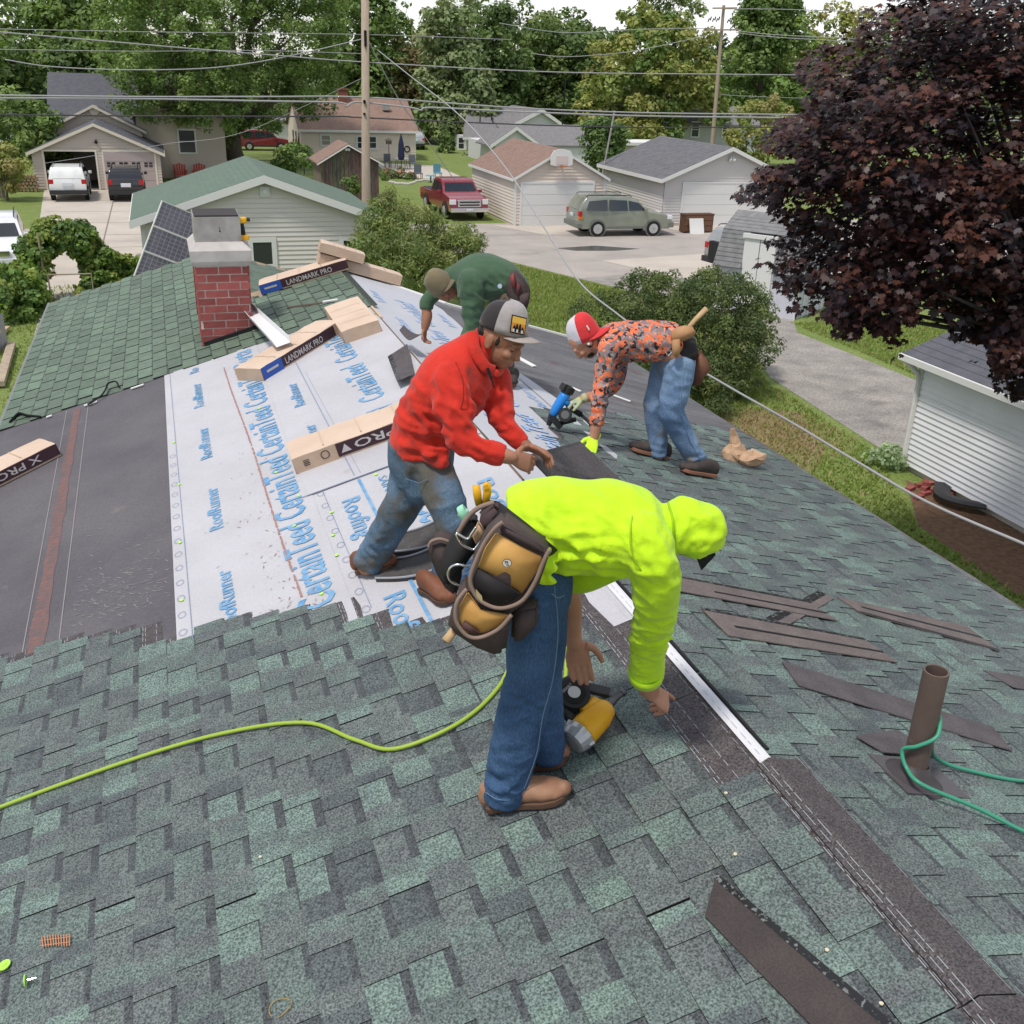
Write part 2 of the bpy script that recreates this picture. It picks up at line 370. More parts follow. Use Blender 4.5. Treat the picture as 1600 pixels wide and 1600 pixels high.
def shingle_mesh(seed, L=1.0, band=True, FULL=FULL):
    """local x along the course, y down the slope (butt at y=0, head at y=-FULL)."""
    r = random.Random(seed); b = MB(); g = .0018
    x = -L; cells = []
    while x < -1e-4:
        wd = r.uniform(.128, .162); wd = min(wd, -x) if -x-wd > .06 else -x
        cells.append((x, x+wd)); x += wd
    def pick(): return r.choices([C_LIGHT, C_MID, C_GREY, C_DARK], [.2, .38, .3, .12])[0]
    b.hexa([(-L+g, -FULL, 0), (-g, -FULL, 0), (-g, -EXP, 0), (-L+g, -EXP, 0), (-L+g, -FULL, .003), (-g, -FULL, .003), (-g, -EXP, .003), (-L+g, -EXP, .003)], 0, C_NAIL)
    for yy, ww in ((-.157, .0026), (-.171, .002), (-.228, .002)):
        xx = -L+.01
        while xx < -.02:
            l_ = r.uniform(.02, .05); b.quad((xx, yy-ww/2, .0034), (min(xx+l_, -.004), yy-ww/2, .0034), (min(xx+l_, -.004), yy+ww/2, .0034), (xx, yy+ww/2, .0034), 2); xx += l_+r.uniform(.008, .03)
    up = r.random() < .5
    for (a, c) in cells:
        a2 = max(a, -L+g); c2 = min(c, -g); col = pick()
        if up:     # raised tooth, two blends of granules on it
            col2 = pick(); mid = a2+(c2-a2)*r.uniform(.35, .7); h = .0085; t = .003
            P = lambda q, z: (q, -EXP-.004, z) ; Q = lambda q, z: (q, 0, z)
            b.quad(P(a2+t, h), P(mid, h), Q(mid, h), Q(a2+t, h), 0, col) ; b.quad(P(mid, h), P(c2-t, h), Q(c2-t, h), Q(mid, h), 0, col2)
            b.quad(Q(a2+t, 0), Q(a2+t, h), Q(c2-t, h), Q(c2-t, 0), 1)
            b.quad((a2+t, -EXP-.004, 0), (a2+t, -EXP-.004, h), (a2+t, 0, h), (a2+t, 0, 0), 1); b.quad((c2-t, 0, 0), (c2-t, 0, h), (c2-t, -EXP-.004, h), (c2-t, -EXP-.004, 0), 1)
        else:      # gap: lower layer with the dark band printed at its head
            bd = -EXP+(r.uniform(.024, .04) if (band and r.random() < .8) else .008); h = .0045; xb = a2+(c2-a2)*r.uniform(0, .25)*(r.random() < .6)
            b.quad((a2-.004, bd, h), (c2+.004, bd, h), (c2+.004, 0, h), (a2-.004, 0, h), 0, col)
            b.quad((a2-.004, -EXP-.004, h), (c2+.004, -EXP-.004, h), (c2+.004, bd, h), (a2-.004, bd, h), 0, C_BAND)
            b.quad((a2-.004, 0, 0), (a2-.004, 0, h), (c2+.004, 0, h), (c2+.004, 0, 0), 1)
        up = not up
    return b.mesh('shingle', [m_gran, m_asph, m_paint])
NVAR = 26
shing = [shingle_mesh(100+i) for i in range(NVAR)]
shing_L0 = [shingle_mesh(340+i, FULL=.324 if i < 3 else .285) for i in range(6)]; shing_topR = [shingle_mesh(320+i, FULL=.136) for i in range(3)]; shing_top = [shingle_mesh(300+i, FULL=.195) for i in range(3)]   # the last course, trimmed at the ridge
def interp(tab, s):
    for (a, ya), (c, yc) in zip(tab, tab[1:]):
        if a <= s <= c: return ya+(yc-ya)*(s-a)/(c-a)
    return tab[0][1] if s < tab[0][0] else tab[-1][1]
def inframe(p, mgn=160):
    q = ROT.T@(np.array(p)-C0)
    if q[2] < .3: return False
    X = 800+1600*q[0]/q[2]; Y = 800+1600*q[1]/q[2]
    return -mgn < X < 1600+mgn and -mgn < Y < 1600+mgn
EDGE_L = [(0, 3.9), (.3, 3.92), (.55, 4.02), (.8, 4.06), (.93, 4.1), (1.09, 4.24), (1.24, 4.48), (1.42, 4.66), (1.65, 4.72), (1.85, 4.78), (2.05, 4.82), (2.35, 5.1), (2.6, 5.2), (2.97, 5.28), (3.56, 5.42)]
EDGE_R = [(0, 4.9), (.25, 5.2), (.5, 5.6), (.62, 5.9), (.7, 6.9), (1, 7.1), (2, 7.6), (3.5, 8.1)]
cand = []
rs = random.Random(5)
for side, tab, s0, kn, mf in (('L', EDGE_L, .352, 23, Lmat), ('R', EDGE_R, .15, 23, Rmat)):
    for k in range(kn):
        s = s0+EXP*k; ye = interp(tab, s-.07)
        ph = .0725*k+rs.uniform(-.018, .018); y = round((ye-ph)/.145)*.145+ph; first = True
        while y > YN:
            L_ = 1.0
            ok = any(inframe((LP if side == 'L' else RP)(yy, s-.1)) for yy in (y, y-.5, y-1))
            if ok: cand.append((y, side, s, first))
            y -= L_; first = False
            if y < -1.5: break
for y in (2.43, 1.43, .43): cand.append((y, 'L', .352-EXP, True))
def sh_matrix(y, side, s):
    dz = .0138+rs.uniform(0, .0012)
    if side == 'L': return Lmat(y, s, dz, .05)
    # on the right slope local x points towards us, so a shingle ending at y starts one length nearer
    return Rmat(y-1.0, s, dz, .05)
def dcam(c):
    p = (LP if c[1] == 'L' else RP)(c[0]-.5, c[2]); return (Vector(p)-Vector((0, 0, CAM_H))).length
cand.sort(key=dcam)
rest = MB()
for i, c in enumerate(cand):
    me = shing_L0[rs.randrange(3)+(3 if c[1] == 'R' else 0)] if (c[1] == 'L' and .25 < c[2] < .36) or (c[1] == 'R' and .2 < c[2] < .3) else shing[rs.randrange(NVAR)] if c[2] > .25 else shing_top[rs.randrange(3)] if c[1] == 'L' else shing_topR[rs.randrange(3)]; mtx = sh_matrix(*c[:3])
    if i < 292:
        o = bpy.data.objects.new('shingle', me); link(o, left_slope if c[1] == 'L' else right_slope); o.matrix_basis = mtx
    else:
        cols = [d_.color[:] for d_ in me.color_attributes['Col'].data]; li = 0
        vs = [mtx@v.co for v in me.vertices]; n0 = len(rest.v); rest.v += [tuple(v) for v in vs]
        for p in me.polygons:
            rest.f.append(tuple(j+n0 for j in p.vertices)); rest.m.append(p.material_index); rest.c.append(cols[p.loop_start][:3])
print('shingles', len(cand))
if rest.v: obj('shingle_field', rest, [m_gran, m_asph, m_paint], right_slope, kind='stuff')
# ridge: dark nailing strips folded over the ridge in the near part, white membrane left bare further on
def fold(y0, y1, sl, sr, h, n=1, m=0, mb=None):
    mb = mb or MB(); v = []
    for y in (y0, y1):
        v += [LP(y, sl, h-.006), LP(y, .0, h+.004), RP(y, sr, h)]
    mb.add(v, [(0, 1, 4, 3), (1, 2, 5, 4)], m, C_NAIL)
    mb.add([LP(y0, sl, 0), LP(y0, 0, 0), RP(y0, sr, 0)]+v[:3], [(0, 3, 4, 1), (1, 4, 5, 2)], 1)
    mb.add([LP(y0, sl, 0), LP(y0, sl, h-.006), LP(y1, sl, h-.006), LP(y1, sl, 0)], [(0, 1, 2, 3)], 0, C_NAIL)
    mb.add([RP(y0, sr, 0), RP(y0, sr, h), RP(y1, sr, h), RP(y1, sr, 0)], [(3, 2, 1, 0)], 1)
    r = random.Random(int(y0*100))
    for sd, ss in ((LP, sl-.012), (LP, sl-.03), (RP, sr-.008)):
        y = y0+.01
        while y < y1-.03:
            l_ = r.uniform(.03, .08)
            if ss > .006: mb.quad(sd(y, ss, h+.0015), sd(y+l_, ss, h+.0015), sd(y+l_, ss-.002, h+.0015), sd(y, ss-.002, h+.0015), 2)
            y += l_+r.uniform(.006, .03)
    return mb
for y0, y1, sl, sr in ((-.6, .42, .055, .15), (.425, 1.42, .05, .145), (1.425, 2.44, .045, .12)):
    obj('ridge_strip', fold(y0, y1, sl, sr, .0275), [m_gran, m_asph, m_paint], left_slope)
b = MB(); v = []
for y in (2.44, 3.2, 3.95, 4.1): v += [LP(y, .03, .012), LP(y, 0, .019), RP(y, .004, .0185)]
b.add(v, [(0, 1, 4, 3), (1, 2, 5, 4), (3, 4, 7, 6), (4, 5, 8, 7), (6, 7, 10, 9), (7, 8, 11, 10)])
obj('ridge_membrane', b, M('membrane', (.62, .62, .66), .6), left_slope)
b = MB()
for y0, y1 in ((2.5, 3.0), (3.02, 3.5), (3.52, 4.0), (4.02, 4.6)): slab(RP, y0, y1, .012, .026, .012, .024, 0, b)
obj('shingle_edge', b, m_asph, right_slope, kind='stuff')

# ---- old three-tab shingles
def old_mesh(seed):
    r = random.Random(seed); b = MB(); W_ = .305
    for i in range(3):
        x0 = -W_*3+W_*i+.005; x1 = x0+W_-.024; k = r.uniform(.86, 1.14); c = (.108*k, .152*k, .11*k); h = .011+r.uniform(0, .002)
        j0, j1 = r.uniform(-.002, .002), r.uniform(-.002, .002)
        b.add([(x0, -.15, h), (x1, -.15, h), (x1, j1, h), (x0, j0, h), (x0, -.15, 0), (x1, -.15, 0), (x1, j1, 0), (x0, j0, 0)], [(0, 1, 2, 3)], 0, c)
        n = len(b.v)-8
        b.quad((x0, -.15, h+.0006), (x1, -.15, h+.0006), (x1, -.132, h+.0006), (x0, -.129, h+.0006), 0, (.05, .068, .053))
        for f in ((3, 2, 6, 7), (2, 1, 5, 6), (0, 3, 7, 4)): b.f.append(tuple(n+q for q in f)); b.m.append(1); b.c.append(None)
    b.quad((-W_*3, -.2, .0012), (0, -.2, .0012), (0, -.004, .0012), (-W_*3, -.004, .0012), 0, (.03, .042, .032))
    return b.mesh('old_shingle', [m_oldgran, m_asph])
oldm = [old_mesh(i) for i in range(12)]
n_old = 0
def old_half(seed):     # starts half a tab in, so joints break from course to course
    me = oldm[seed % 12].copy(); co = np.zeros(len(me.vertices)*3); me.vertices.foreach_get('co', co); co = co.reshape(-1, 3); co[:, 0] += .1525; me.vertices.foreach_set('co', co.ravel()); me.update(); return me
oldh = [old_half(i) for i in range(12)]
for k in range(26):
    s = .12+EXP*k
    if s > SE+.01: break
    y1 = YF if s < S2+.1 else YW; y = 9.75+.915+(rs.uniform(-.012, .012)); odd = k % 2
    while y < y1+.35:
        mtx = Lmat(min(y, y1-.1525*odd), s, .008+(.003 if y > y1 else 0), .03)
        if inframe(LP(y-.45, s), 60):
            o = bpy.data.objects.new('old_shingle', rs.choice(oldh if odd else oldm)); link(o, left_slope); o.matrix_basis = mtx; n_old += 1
        y += .915
b = MB()
for k in range(0, 24):     # half tabs closing the cut line
    s = .12+EXP*k
    if k % 2 and s < SE: b.hexa([LP(9.745, s, .008), LP(9.745, s-.14, .004), LP(9.9, s-.14, .004), LP(9.9, s, .008), LP(9.745, s, .0125), LP(9.745, s-.14, .008), LP(9.9, s-.14, .008), LP(9.9, s, .0125)], 0, (.095, .13, .095))
obj('cut_tab', b, m_oldgran, left_slope, kind='stuff')
print('old shingles', n_old)
b = MB()
for k in range(15):     # wing slope beyond: smaller, joined
    s = .14+EXP*k
    for j in range(13):
        y0 = YF+.05+j*.305+.15*(k % 2); q = rs.uniform(.85, 1.15)
        if y0+.3 > YW+.02: continue
        slab(WP, y0, y0+.296, s-EXP, s, .004, .01+.002*(j % 2), 0, b); b.c[-6:] = [(.098*q, .135*q, .1*q)]*6
obj('old_shingle_field', b, m_oldgran, wing_slope, kind='stuff')
b = MB(); b.tube([LP(YF+.1, S2, .018), LP(YW, S2, .018)], .012, 6); obj('ridge_cap', b, M('old_cap', (.12, .15, .115), .9), wing_slope)

# ---- felt and underlayment
m_felt = M('black_felt', (.09, .084, .096), .8, (.118, .11, .12), 1.4, coord='World', bs=55, bstr=.25, bdist=.004, dirt=(3.1, (.16, .145, .14), .66, .78), grain=(60, .12))
m_feltR = M('grey_felt', (.095, .095, .104), .8, (.155, .155, .162), 2.2, stretch=(.5, 3, 1), coord='World', bs=70, bstr=.3, bdist=.003, dirt=(2.4, (.1, .062, .055), .58, .72), grain=(50, .2))
m_under = M('underlayment', (.465, .46, .49), .65, (.42, .415, .44), 2, coord='World', bs=4, bstr=.3, bdist=.02, dirt=(7, (.38, .34, .33), .64, .8), grain=(90, .06))
m_underR = M('underlayment_right', (.46, .465, .505), .65, (.43, .44, .48), 2, coord='World', bs=3, bstr=.12, bdist=.02, dirt=(5, (.42, .4, .42), .62, .75))
m_print = M('blue_print', (.09, .26, .48), .7, (.22, .37, .54), 14, coord='World')
m_print2 = M('pale_print', (.24, .4, .66), .7, (.42, .5, .66), 10, coord='World')
def clothsheet(P, y0, y1, s0, s1, h, name, mt, parent, ny=26, ns_=8, amp=.002, jag=0, seed=1):
    amp *= 1.4
    b = MB(); r = random.Random(seed); v = []; off = 0
    for i in range(ny+1):
        for j in range(ns_+1):
            y = y0+(y1-y0)*i/ny; s = s0+(s1-s0)*j/ns_
            if jag and j == ns_: s += r.uniform(-jag, jag)
            if jag and i == 0: y += r.uniform(-jag, jag)*1.5
            v.append(P(y, s, h+amp*noise.noise(Vector((y*2.3, s*3.1, seed)))))
    n = ns_+1
    fs = [(i*n+j, i*n+j+1, (i+1)*n+j+1, (i+1)*n+j) for i in range(ny) for j in range(ns_)]
    if P is LP: fs = [f[::-1] for f in fs]
    b.add(v, fs)
    return obj(name, b, mt, parent, smooth=True)
clothsheet(LP, 4.2, 9.75, 1.9, SE, .004, 'felt_sheet', m_felt, left_slope, amp=.001)
clothsheet(LP, 3.5, 9.76, 0.0, 1.25, .006, 'underlayment_sheet', m_under, left_slope, seed=2)
clothsheet(LP, 4.2, 9.77, 1.13, 2.02, .0095, 'underlayment_sheet', m_under, left_slope, seed=3)
clothsheet(LP, 5.95, 9.3, 0.0, 1.16, .0135, 'underlayment_sheet', m_under, left_slope, seed=4)
clothsheet(RK, 4.4, YF-.05, .92, SER, .004, 'felt_sheet', m_feltR, right_slope, amp=.003, seed=6)
clothsheet(RK, 4.0, YF-.02, .013, 1.02, .010, 'underlayment_sheet', m_underR, right_slope, amp=.004, jag=.03, seed=7)
b = MB(); b.add([RP(5.9, .98, .016), RP(6.2, 1.12, .016), RP(7.2, 1.2, .016), RP(8.1, 1.1, .016), RP(8.6, .98, .016)], [(0, 1, 2, 3, 4)]); obj('torn_flap', b, m_underR, right_slope)
# printing
def text_mesh(txt, cap=1.0, bold=.0, sx=1.0):
    cu = bpy.data.curves.new('t', 'FONT'); cu.body = txt; cu.size = 1.0; cu.offset = bold; cu.resolution_u = 2
    o = bpy.data.objects.new('t', cu); COL.objects.link(o)
    me = bpy.data.meshes.new_from_object(o.evaluated_get(bpy.context.evaluated_depsgraph_get()))
    bpy.data.objects.remove(o); bpy.data.curves.remove(cu)
    vs = [(v.co.x*sx*cap/.69, v.co.y*cap/.69) for v in me.vertices]; fs = [tuple(p.vertices) for p in me.polygons]
    bpy.data.meshes.remove(me); return vs, fs
def width(t): xs = [v[0] for v in t[0]]; return min(xs), max(xs)
def put_text(par, t, fn, m=0, length=None):
    vs, fs = t; a, c = width(t); k = length/(c-a) if length else 1
    return obj('printed_lettering', MB().add([fn((x-a)*k, y) for x, y in vs], fs), m_print if par is left_slope else m_print2, par)
T_CT = text_mesh('CertainTeed', .19, .018); T_RR = text_mesh('RoofRunner', .085, .02); T_RF = text_mesh('Roofing', .11, .018); T_SG = text_mesh('SAINT-GOBAIN', .055, 0); T_BIG = text_mesh('CertainTeed', .22, .02)
b = MB()
def onL_(y0, s0, h, flip=False):
    return (lambda x, v: LP(y0+x, s0+v, h)) if not flip else (lambda x, v: LP(y0-x, s0-v, h))
for y0 in (4.58, 5.72, 6.86, 8.0, 9.14):
    if y0 < 9: put_text(left_slope, T_CT, onL_(y0, 1.2, .0138), 0, 1.05)
    else: put_text(left_slope, text_mesh('Certa', .19, .018), onL_(y0, 1.2, .0138), 0, .55)
for y0 in (4.69, 5.95, 7.22, 8.45): put_text(left_slope, T_RR, onL_(y0, 1.70, .0138), 0, .68)
put_text(left_slope, text_mesh('Ro', .085, .02), onL_(9.5, 1.70, .0138), 0, .16)
for y0 in (6.55, 7.62, 8.8): put_text(left_slope, T_RR, onL_(y0, .94, .0178), 0, .5 if y0 > 8.7 else .6)
for y0 in (6.05, 7.2, 8.32): put_text(left_slope, T_CT, onL_(y0, .38, .0178), 0, .95)
for y0 in (4.44, 5.7): put_text(left_slope, T_RF, onL_(y0, .98, .011, True), 0, .55)
for y0 in (4.9, 5.85): put_text(left_slope, T_SG, onL_(y0, .72, .011, True), 0, .75)
for y0 in (5.3, 6.6): put_text(left_slope, T_BIG, onL_(min(y0, 5.9), .62, .011, True), 0, 1.12) if y0 < 6 else None
put_text(left_slope, text_mesh('RooF', .13, .02), onL_(5.9, .62, .011, True), 0, .42)
put_text(left_slope, T_RR, onL_(5.3, .22, .011, True), 0, 1.3)
for y0, y1, s in ((3.95, 5.93, .82),): b.quad(LP(y0, s-.012, .0112), LP(y1, s-.0, .0112), LP(y1, s+.02, .0112), LP(y0, s+.008, .0112))
obj('printed_bar', b, m_print, left_slope)
b = MB()
for (y0, y1, s, h, wd) in ((4.75, 9.75, 1.935, .0138, .004), (4.4, 8.55, 1.05, .0112, .004), (6.0, 9.2, .84, .0178, .007), (6.0, 8.4, .80, .0178, .003)):
    b.quad(LP(y0, s, h), LP(y1, s+.03, h), LP(y1, s+.03+wd, h), LP(y0, s+wd, h))
b.bar(LP(5.955, .3, .0155), LP(5.955, 1.2, .0155), .006, .003)
g_ = random.Random(3)
for s, y0, y1, h in ((1.985, 4.85, 7.6, .0138), (1.08, 4.4, 6.2, .0112)):
    y = y0
    while y < y1:
        c0 = LP(y, s+g_.uniform(-.008, .008), h); ring = []
        for rr in (.028, .0245): ring += [LP(y+rr*math.sin(a)*1.2, s+rr*.8*math.cos(a), h) for a in [2*math.pi*q/12 for q in range(12)]]
        b.add(ring, [(q, (q+1) % 12, 12+(q+1) % 12, 12+q) for q in range(12)]); y += .19
obj('printed_lines', b, M('grey_print', (.2, .25, .36), .7), left_slope, kind='stuff')
b = MB()
for y0 in (5.6, 6.9, 8.2, 9.5): put_text(right_slope, T_CT, lambda x, v, y0=y0: RP(y0-.0+x, .62-v, .0165), 0, 1.1)
for y0 in (6.2, 7.5, 8.9, 10.2): put_text(right_slope, T_RR, lambda x, v, y0=y0: RP(y0+x, .26-v, .0165), 0, .62)
for y0 in (7.1, 8.4, 9.8): put_text(right_slope, T_RR, lambda x, v, y0=y0: RP(y0+x, .92-v, .0165), 0, .62)
# red chalk line, green cap nails in the sheets, scuffs
b = MB(); g_ = random.Random(11)
for i in range(210):
    t = i/210; y = 4.75+t*4.6; s = 1.36+.11*t+.006*math.sin(t*9)
    if g_.random() < .9: b.quad(LP(y, s-.004-g_.random()*.004, .0139), LP(y+.024, s-.004, .0139), LP(y+.024, s+.004, .0139), LP(y, s+.004+g_.random()*.006, .0139))
for i in range(150):
    t = g_.random()**1.7; y = 4.6+t*3; s = 1.42+g_.gauss(0, .14)
    a = g_.uniform(0, 3.1); l_ = g_.uniform(.004, .022); dx, dy = math.cos(a)*l_, math.sin(a)*l_
    if 1.2 < s < 1.95: b.quad(LP(y-dx, s-dy, .014), LP(y-dx*.3+.002, s+.003, .014), LP(y+dx, s+dy, .014), LP(y+.002, s-.003, .014), g_.choice([0, 1, 1]))
obj('chalk_mark', b, [M('red_chalk', (.34, .19, .17), .9), M('dirt_speck', (.3, .28, .27), .9)], left_slope, kind='stuff')
b = MB()
for y, s, h in [(5.2, 1.98, .014), (5.95, 1.97, .014), (6.9, 1.95, .014), (7.8, 1.97, .014), (5.05, 1.12, .013), (5.6, 1.06, .013), (5.3, 1.1, .013), (6.0, 1.21, .014), (5.9, .72, .0115), (4.7, 1.26, .014), (6.5, 1.3, .014), (7.9, 1.28, .014), (4.95, .55, .0115), (5.6, 1.29, .014), (8.9, 1.26, .014)]:
    b.tube([LP(y, s, h), LP(y, s, h+.003)], .011, 10)
obj('cap_nail_head', b, M('lime_plastic', (.45, .8, .12), .5), left_slope, kind='stuff')
b = MB()
for i in range(60):
    t = i/60; y = 5.25+t*4.4; s = 2.79+.04*t; wd = .055*(1-.3*t)*(.85+.3*noise.noise(Vector((y*3, 0, 0))))
    b.quad(LP(y, s-wd, .0062), LP(y+.074, s-wd*.97, .0062), LP(y+.074, s+wd*.97, .0062), LP(y, s+wd, .0062))
m_rust = M('rust_stain', (.22, .105, .088), .9, (.1, .09, .098), 22, .36, .6, stretch=(1, 4, 1), coord='World')
obj('rust_stripe', b, m_rust, left_slope)
b = MB(); g_ = random.Random(2)
for s0, s1 in ((2.66, 2.73), (2.86, 2.93)):
    b.quad(LP(5.25, s0-.003, .0066), LP(9.7, s1-.003, .0066), LP(9.7, s1+.003, .0066), LP(5.25, s0+.003, .0066))
for i in range(230):
    y = 5.3+abs(g_.gauss(0, .45)); s = g_.uniform(2.05, 2.6); a = g_.gauss(1.2, .5); l_ = g_.uniform(.006, .035)
    b.quad(LP(y-math.cos(a)*l_, s-math.sin(a)*l_, .0066), LP(y-.003, s+.002, .0066), LP(y+math.cos(a)*l_, s+math.sin(a)*l_, .0066), LP(y+.002, s-.002, .0066))
obj('scuff_mark', b, M('scuff', (.26, .24, .24), .9), left_slope, kind='stuff')

# ---- chimney: every brick its own piece
ch = MB(); CX0, CX1, CY0, CY1 = .225, .715, 10.3, 11.0; ZT = 5.5
ch.box(CX0+.008, CX1-.008, CY0+.008, CY1-.008, 4.2, ZT)
chim = obj('chimney', ch, M('mortar', (.66, .6, .55), .9, (.56, .48, .44), 14, bs=40, bstr=.3), house)
m_brick = M('brick', (.32, .09, .082), .85, (.25, .065, .06), 7, rnd_amt=.2, bs=50, bstr=.35, dirt=(9, (.42, .2, .18), .68, .85))
def brick_mesh(l):
    b = MB(); b.box(0, l, 0, .06, 0, .063); return b.mesh('brick', m_brick)
bcache = {}
def brick(face, u0, u1, z):
    l = round(u1-u0, 3)
    if l < .02: return
    if l not in bcache: bcache[l] = brick_mesh(l)
    o = bpy.data.objects.new('brick', bcache[l]); link(o, chim)
    j = rs.uniform(-.0015, .0015)
    if face == 'F': o.matrix_basis = Matrix.Translation((CX0+u0, CY0+j, z))
    elif face == 'L': o.matrix_basis = Matrix.Translation((CX0+j, CY1-u0, z))@Matrix.Rotation(-math.pi/2, 4, 'Z')
    elif face == 'R': o.matrix_basis = Matrix.Translation((CX1+j, CY0+u0, z))@Matrix.Rotation(math.pi/2, 4, 'Z')
    else: o.matrix_basis = Matrix.Translation((CX1-u0, CY1+j, z))@Matrix.Rotation(math.pi, 4, 'Z')
for k in range(14):
    z = ZT-.03-.074*(k+1)
    for face, W_ in (('F', .5), ('L', .7), ('R', .7), ('B', .5)):
        if face == 'B' and k > 7: continue
        if face == 'L' and z < 4.6: continue
        x = -(.105 if k % 2 else 0)-.012*k % .2 if face == 'F' else -(.1 if k % 2 else .0)
        while x < W_:
            a = max(x, .0 if face in 'FB' else .062); c = min(x+.205, W_ if face in 'FB' else W_-.062)
            if c-a > .03 and z > 4.62: brick(face, a, c, z)
            x += .217
m_crown = M('crown_concrete', (.5, .47, .45), .85, (.4, .37, .36), 6, bs=20, bstr=.3, dirt=(6, (.5, .3, .27), .62, .7))
def ringbox(z0, z1, e0, e1, mb, m=0):
    a = [(CX0-e0, CY0-e0, z0), (CX1+e0, CY0-e0, z0), (CX1+e0, CY1+e0, z0), (CX0-e0, CY1+e0, z0)]
    c = [(CX0-e1, CY0-e1, z1), (CX1+e1, CY0-e1, z1), (CX1+e1, CY1+e1, z1), (CX0-e1, CY1+e1, z1)]
    return mb.hexa(a+c, m)
b = MB(); ringbox(ZT-.03, ZT, .01, .028, b); ringbox(ZT, ZT+.02, .028, .036, b); ringbox(ZT+.02, ZT+.12, .036, .042, b); ringbox(ZT+.12, ZT+.19, .042, -.03, b)
obj('chimney_crown', b, m_crown, chim)
m_galv = M('galvanised', (.42, .41, .4), .5, (.3, .28, .27), 6, metal=.35, dirt=(4, (.26, .22, .2), .6, .75))
b = MB(); x0, x1, y0, y1, z0, z1 = CX0+.02, CX1-.04, CY0+.06, CY1-.08, ZT+.19, ZT+.42
t = .012
b.box(x0, x1, y0, y0+t, z0, z1); b.box(x0, x1, y1-t, y1, z0, z1); b.box(x0, x0+t, y0+t, y1-t, z0, z1); b.box(x1-t, x1, y0+t, y1-t, z0, z1)
obj('metal_cap', b, m_galv, chim)
b = MB(); b.box(x0+t, x1-t, y0+t, y1-t, z0, z1-.06); b.box(x0+.01, x1-.01, y0+.03, y1-.02, z1-.004, z1+.012); obj('flue_opening', b, M('soot', (.05, .045, .045), .9), chim)
b = MB(); b.tube([((x0+x1)/2+.02, y0-.004, z0+.1), ((x0+x1)/2+.02, y0+.004, z0+.1)], .008, 8); b.tube([((x0+x1)/2+.02, y0-.004, z0+.125), ((x0+x1)/2+.02, y0+.004, z0+.125)], .005, 8); obj('cap_screw', b, m_dark, chim)
b = MB(); b.bar(LP(10.285, 1.6, .03), LP(10.285, 1.03, .03), .02, .05); obj('chimney_flashing', b, m_asph, chim)
# ================================================================== neighbouring buildings
def siding_boards(o, u, n, length, z0, e, topf, openings=()):
    """Clapboards on a wall: yields (front, bottom) quads per board. o origin at the foot, u along the wall, n outward."""
    o, u, n = Vector(o), Vector(u).normalized(), Vector(n).normalized(); out = []
    zmax = max(topf(length*i/60) for i in range(61)); z = z0
    def rng(zz):
        ok = [length*i/240 for i in range(241) if topf(length*i/240) >= zz-1e-6]
        return (min(ok), max(ok)) if ok else None
    while z < zmax-.01:
        zt = min(z+e, zmax); r0 = rng(z); r1 = rng(zt) or (((r0[0]+r0[1])/2,)*2 if r0 else None)
        if r0:
            segs = [(r0[0], r0[1], r1[0], r1[1])]
            for (a, b, za, zb) in openings:
                if zt <= za+.02 or z >= zb-.02: continue
                ns_ = []
                for (p, q, p1, q1) in segs:
                    if a > p: ns_.append((p, min(a, q), max(p1, p) if p1 > p else p1, min(a, q1)))
                    if b < q: ns_.append((max(b, p), q, max(b, p1), q1))
                    if b <= p or a >= q:
                        if a >= q and a > p: pass
                segs = [s_ for s_ in ns_ if s_[1]-s_[0] > .02]
            for (p, q, p1, q1) in segs:
                W0 = lambda t, zz, d: o+u*t+n*d+Vector((0, 0, zz))
                out.append(([W0(p, z, .034), W0(q, z, .034), W0(q1, zt, .006), W0(p1, zt, .006)], [W0(p, z, 0), W0(q, z, 0), W0(q, z, .034), W0(p, z, .034)]))
        z += e
    return out
def add_siding(parent, mat_, o, u, n, length, z0, e, topf, openings=(), individual=False):
    bs_ = siding_boards(o, u, n, length, z0, e, topf, openings)
    flip = Vector(u).cross(Vector((0, 0, 1))).dot(Vector(n)) < 0
    fx = (lambda q: q[::-1]) if flip else (lambda q: q)
    if individual:
        for f, g in bs_:
            mb = MB(); mb.poly(fx(f)); mb.poly(fx(g)); obj('siding_board', mb, mat_, parent)
    else:
        mb = MB()
        for f, g in bs_: mb.poly(fx(f)); mb.poly(fx(g))
        obj('siding', mb, mat_, parent, kind='stuff')
def roofmat(name, c1, c2, wy=.14):
    m, n, b = _nodes(name)
    x = _noise(n, 3.5, 4, .6, coord='World'); y = _noise(n, 45, 2, .7, coord='World')
    c = _mix(n, _ramp(n, x.outputs['Fac'], .35, .65), c1, c2)
    c = _mix(n, 1, c, _ramp(n, y.outputs['Fac'], .3, .7, (.78,)*3+(1,), (1.22,)*3+(1,)), 'MULTIPLY')
    n.links.new(c, b.inputs['Base Color']); b.inputs['Roughness'].default_value = .9; return m
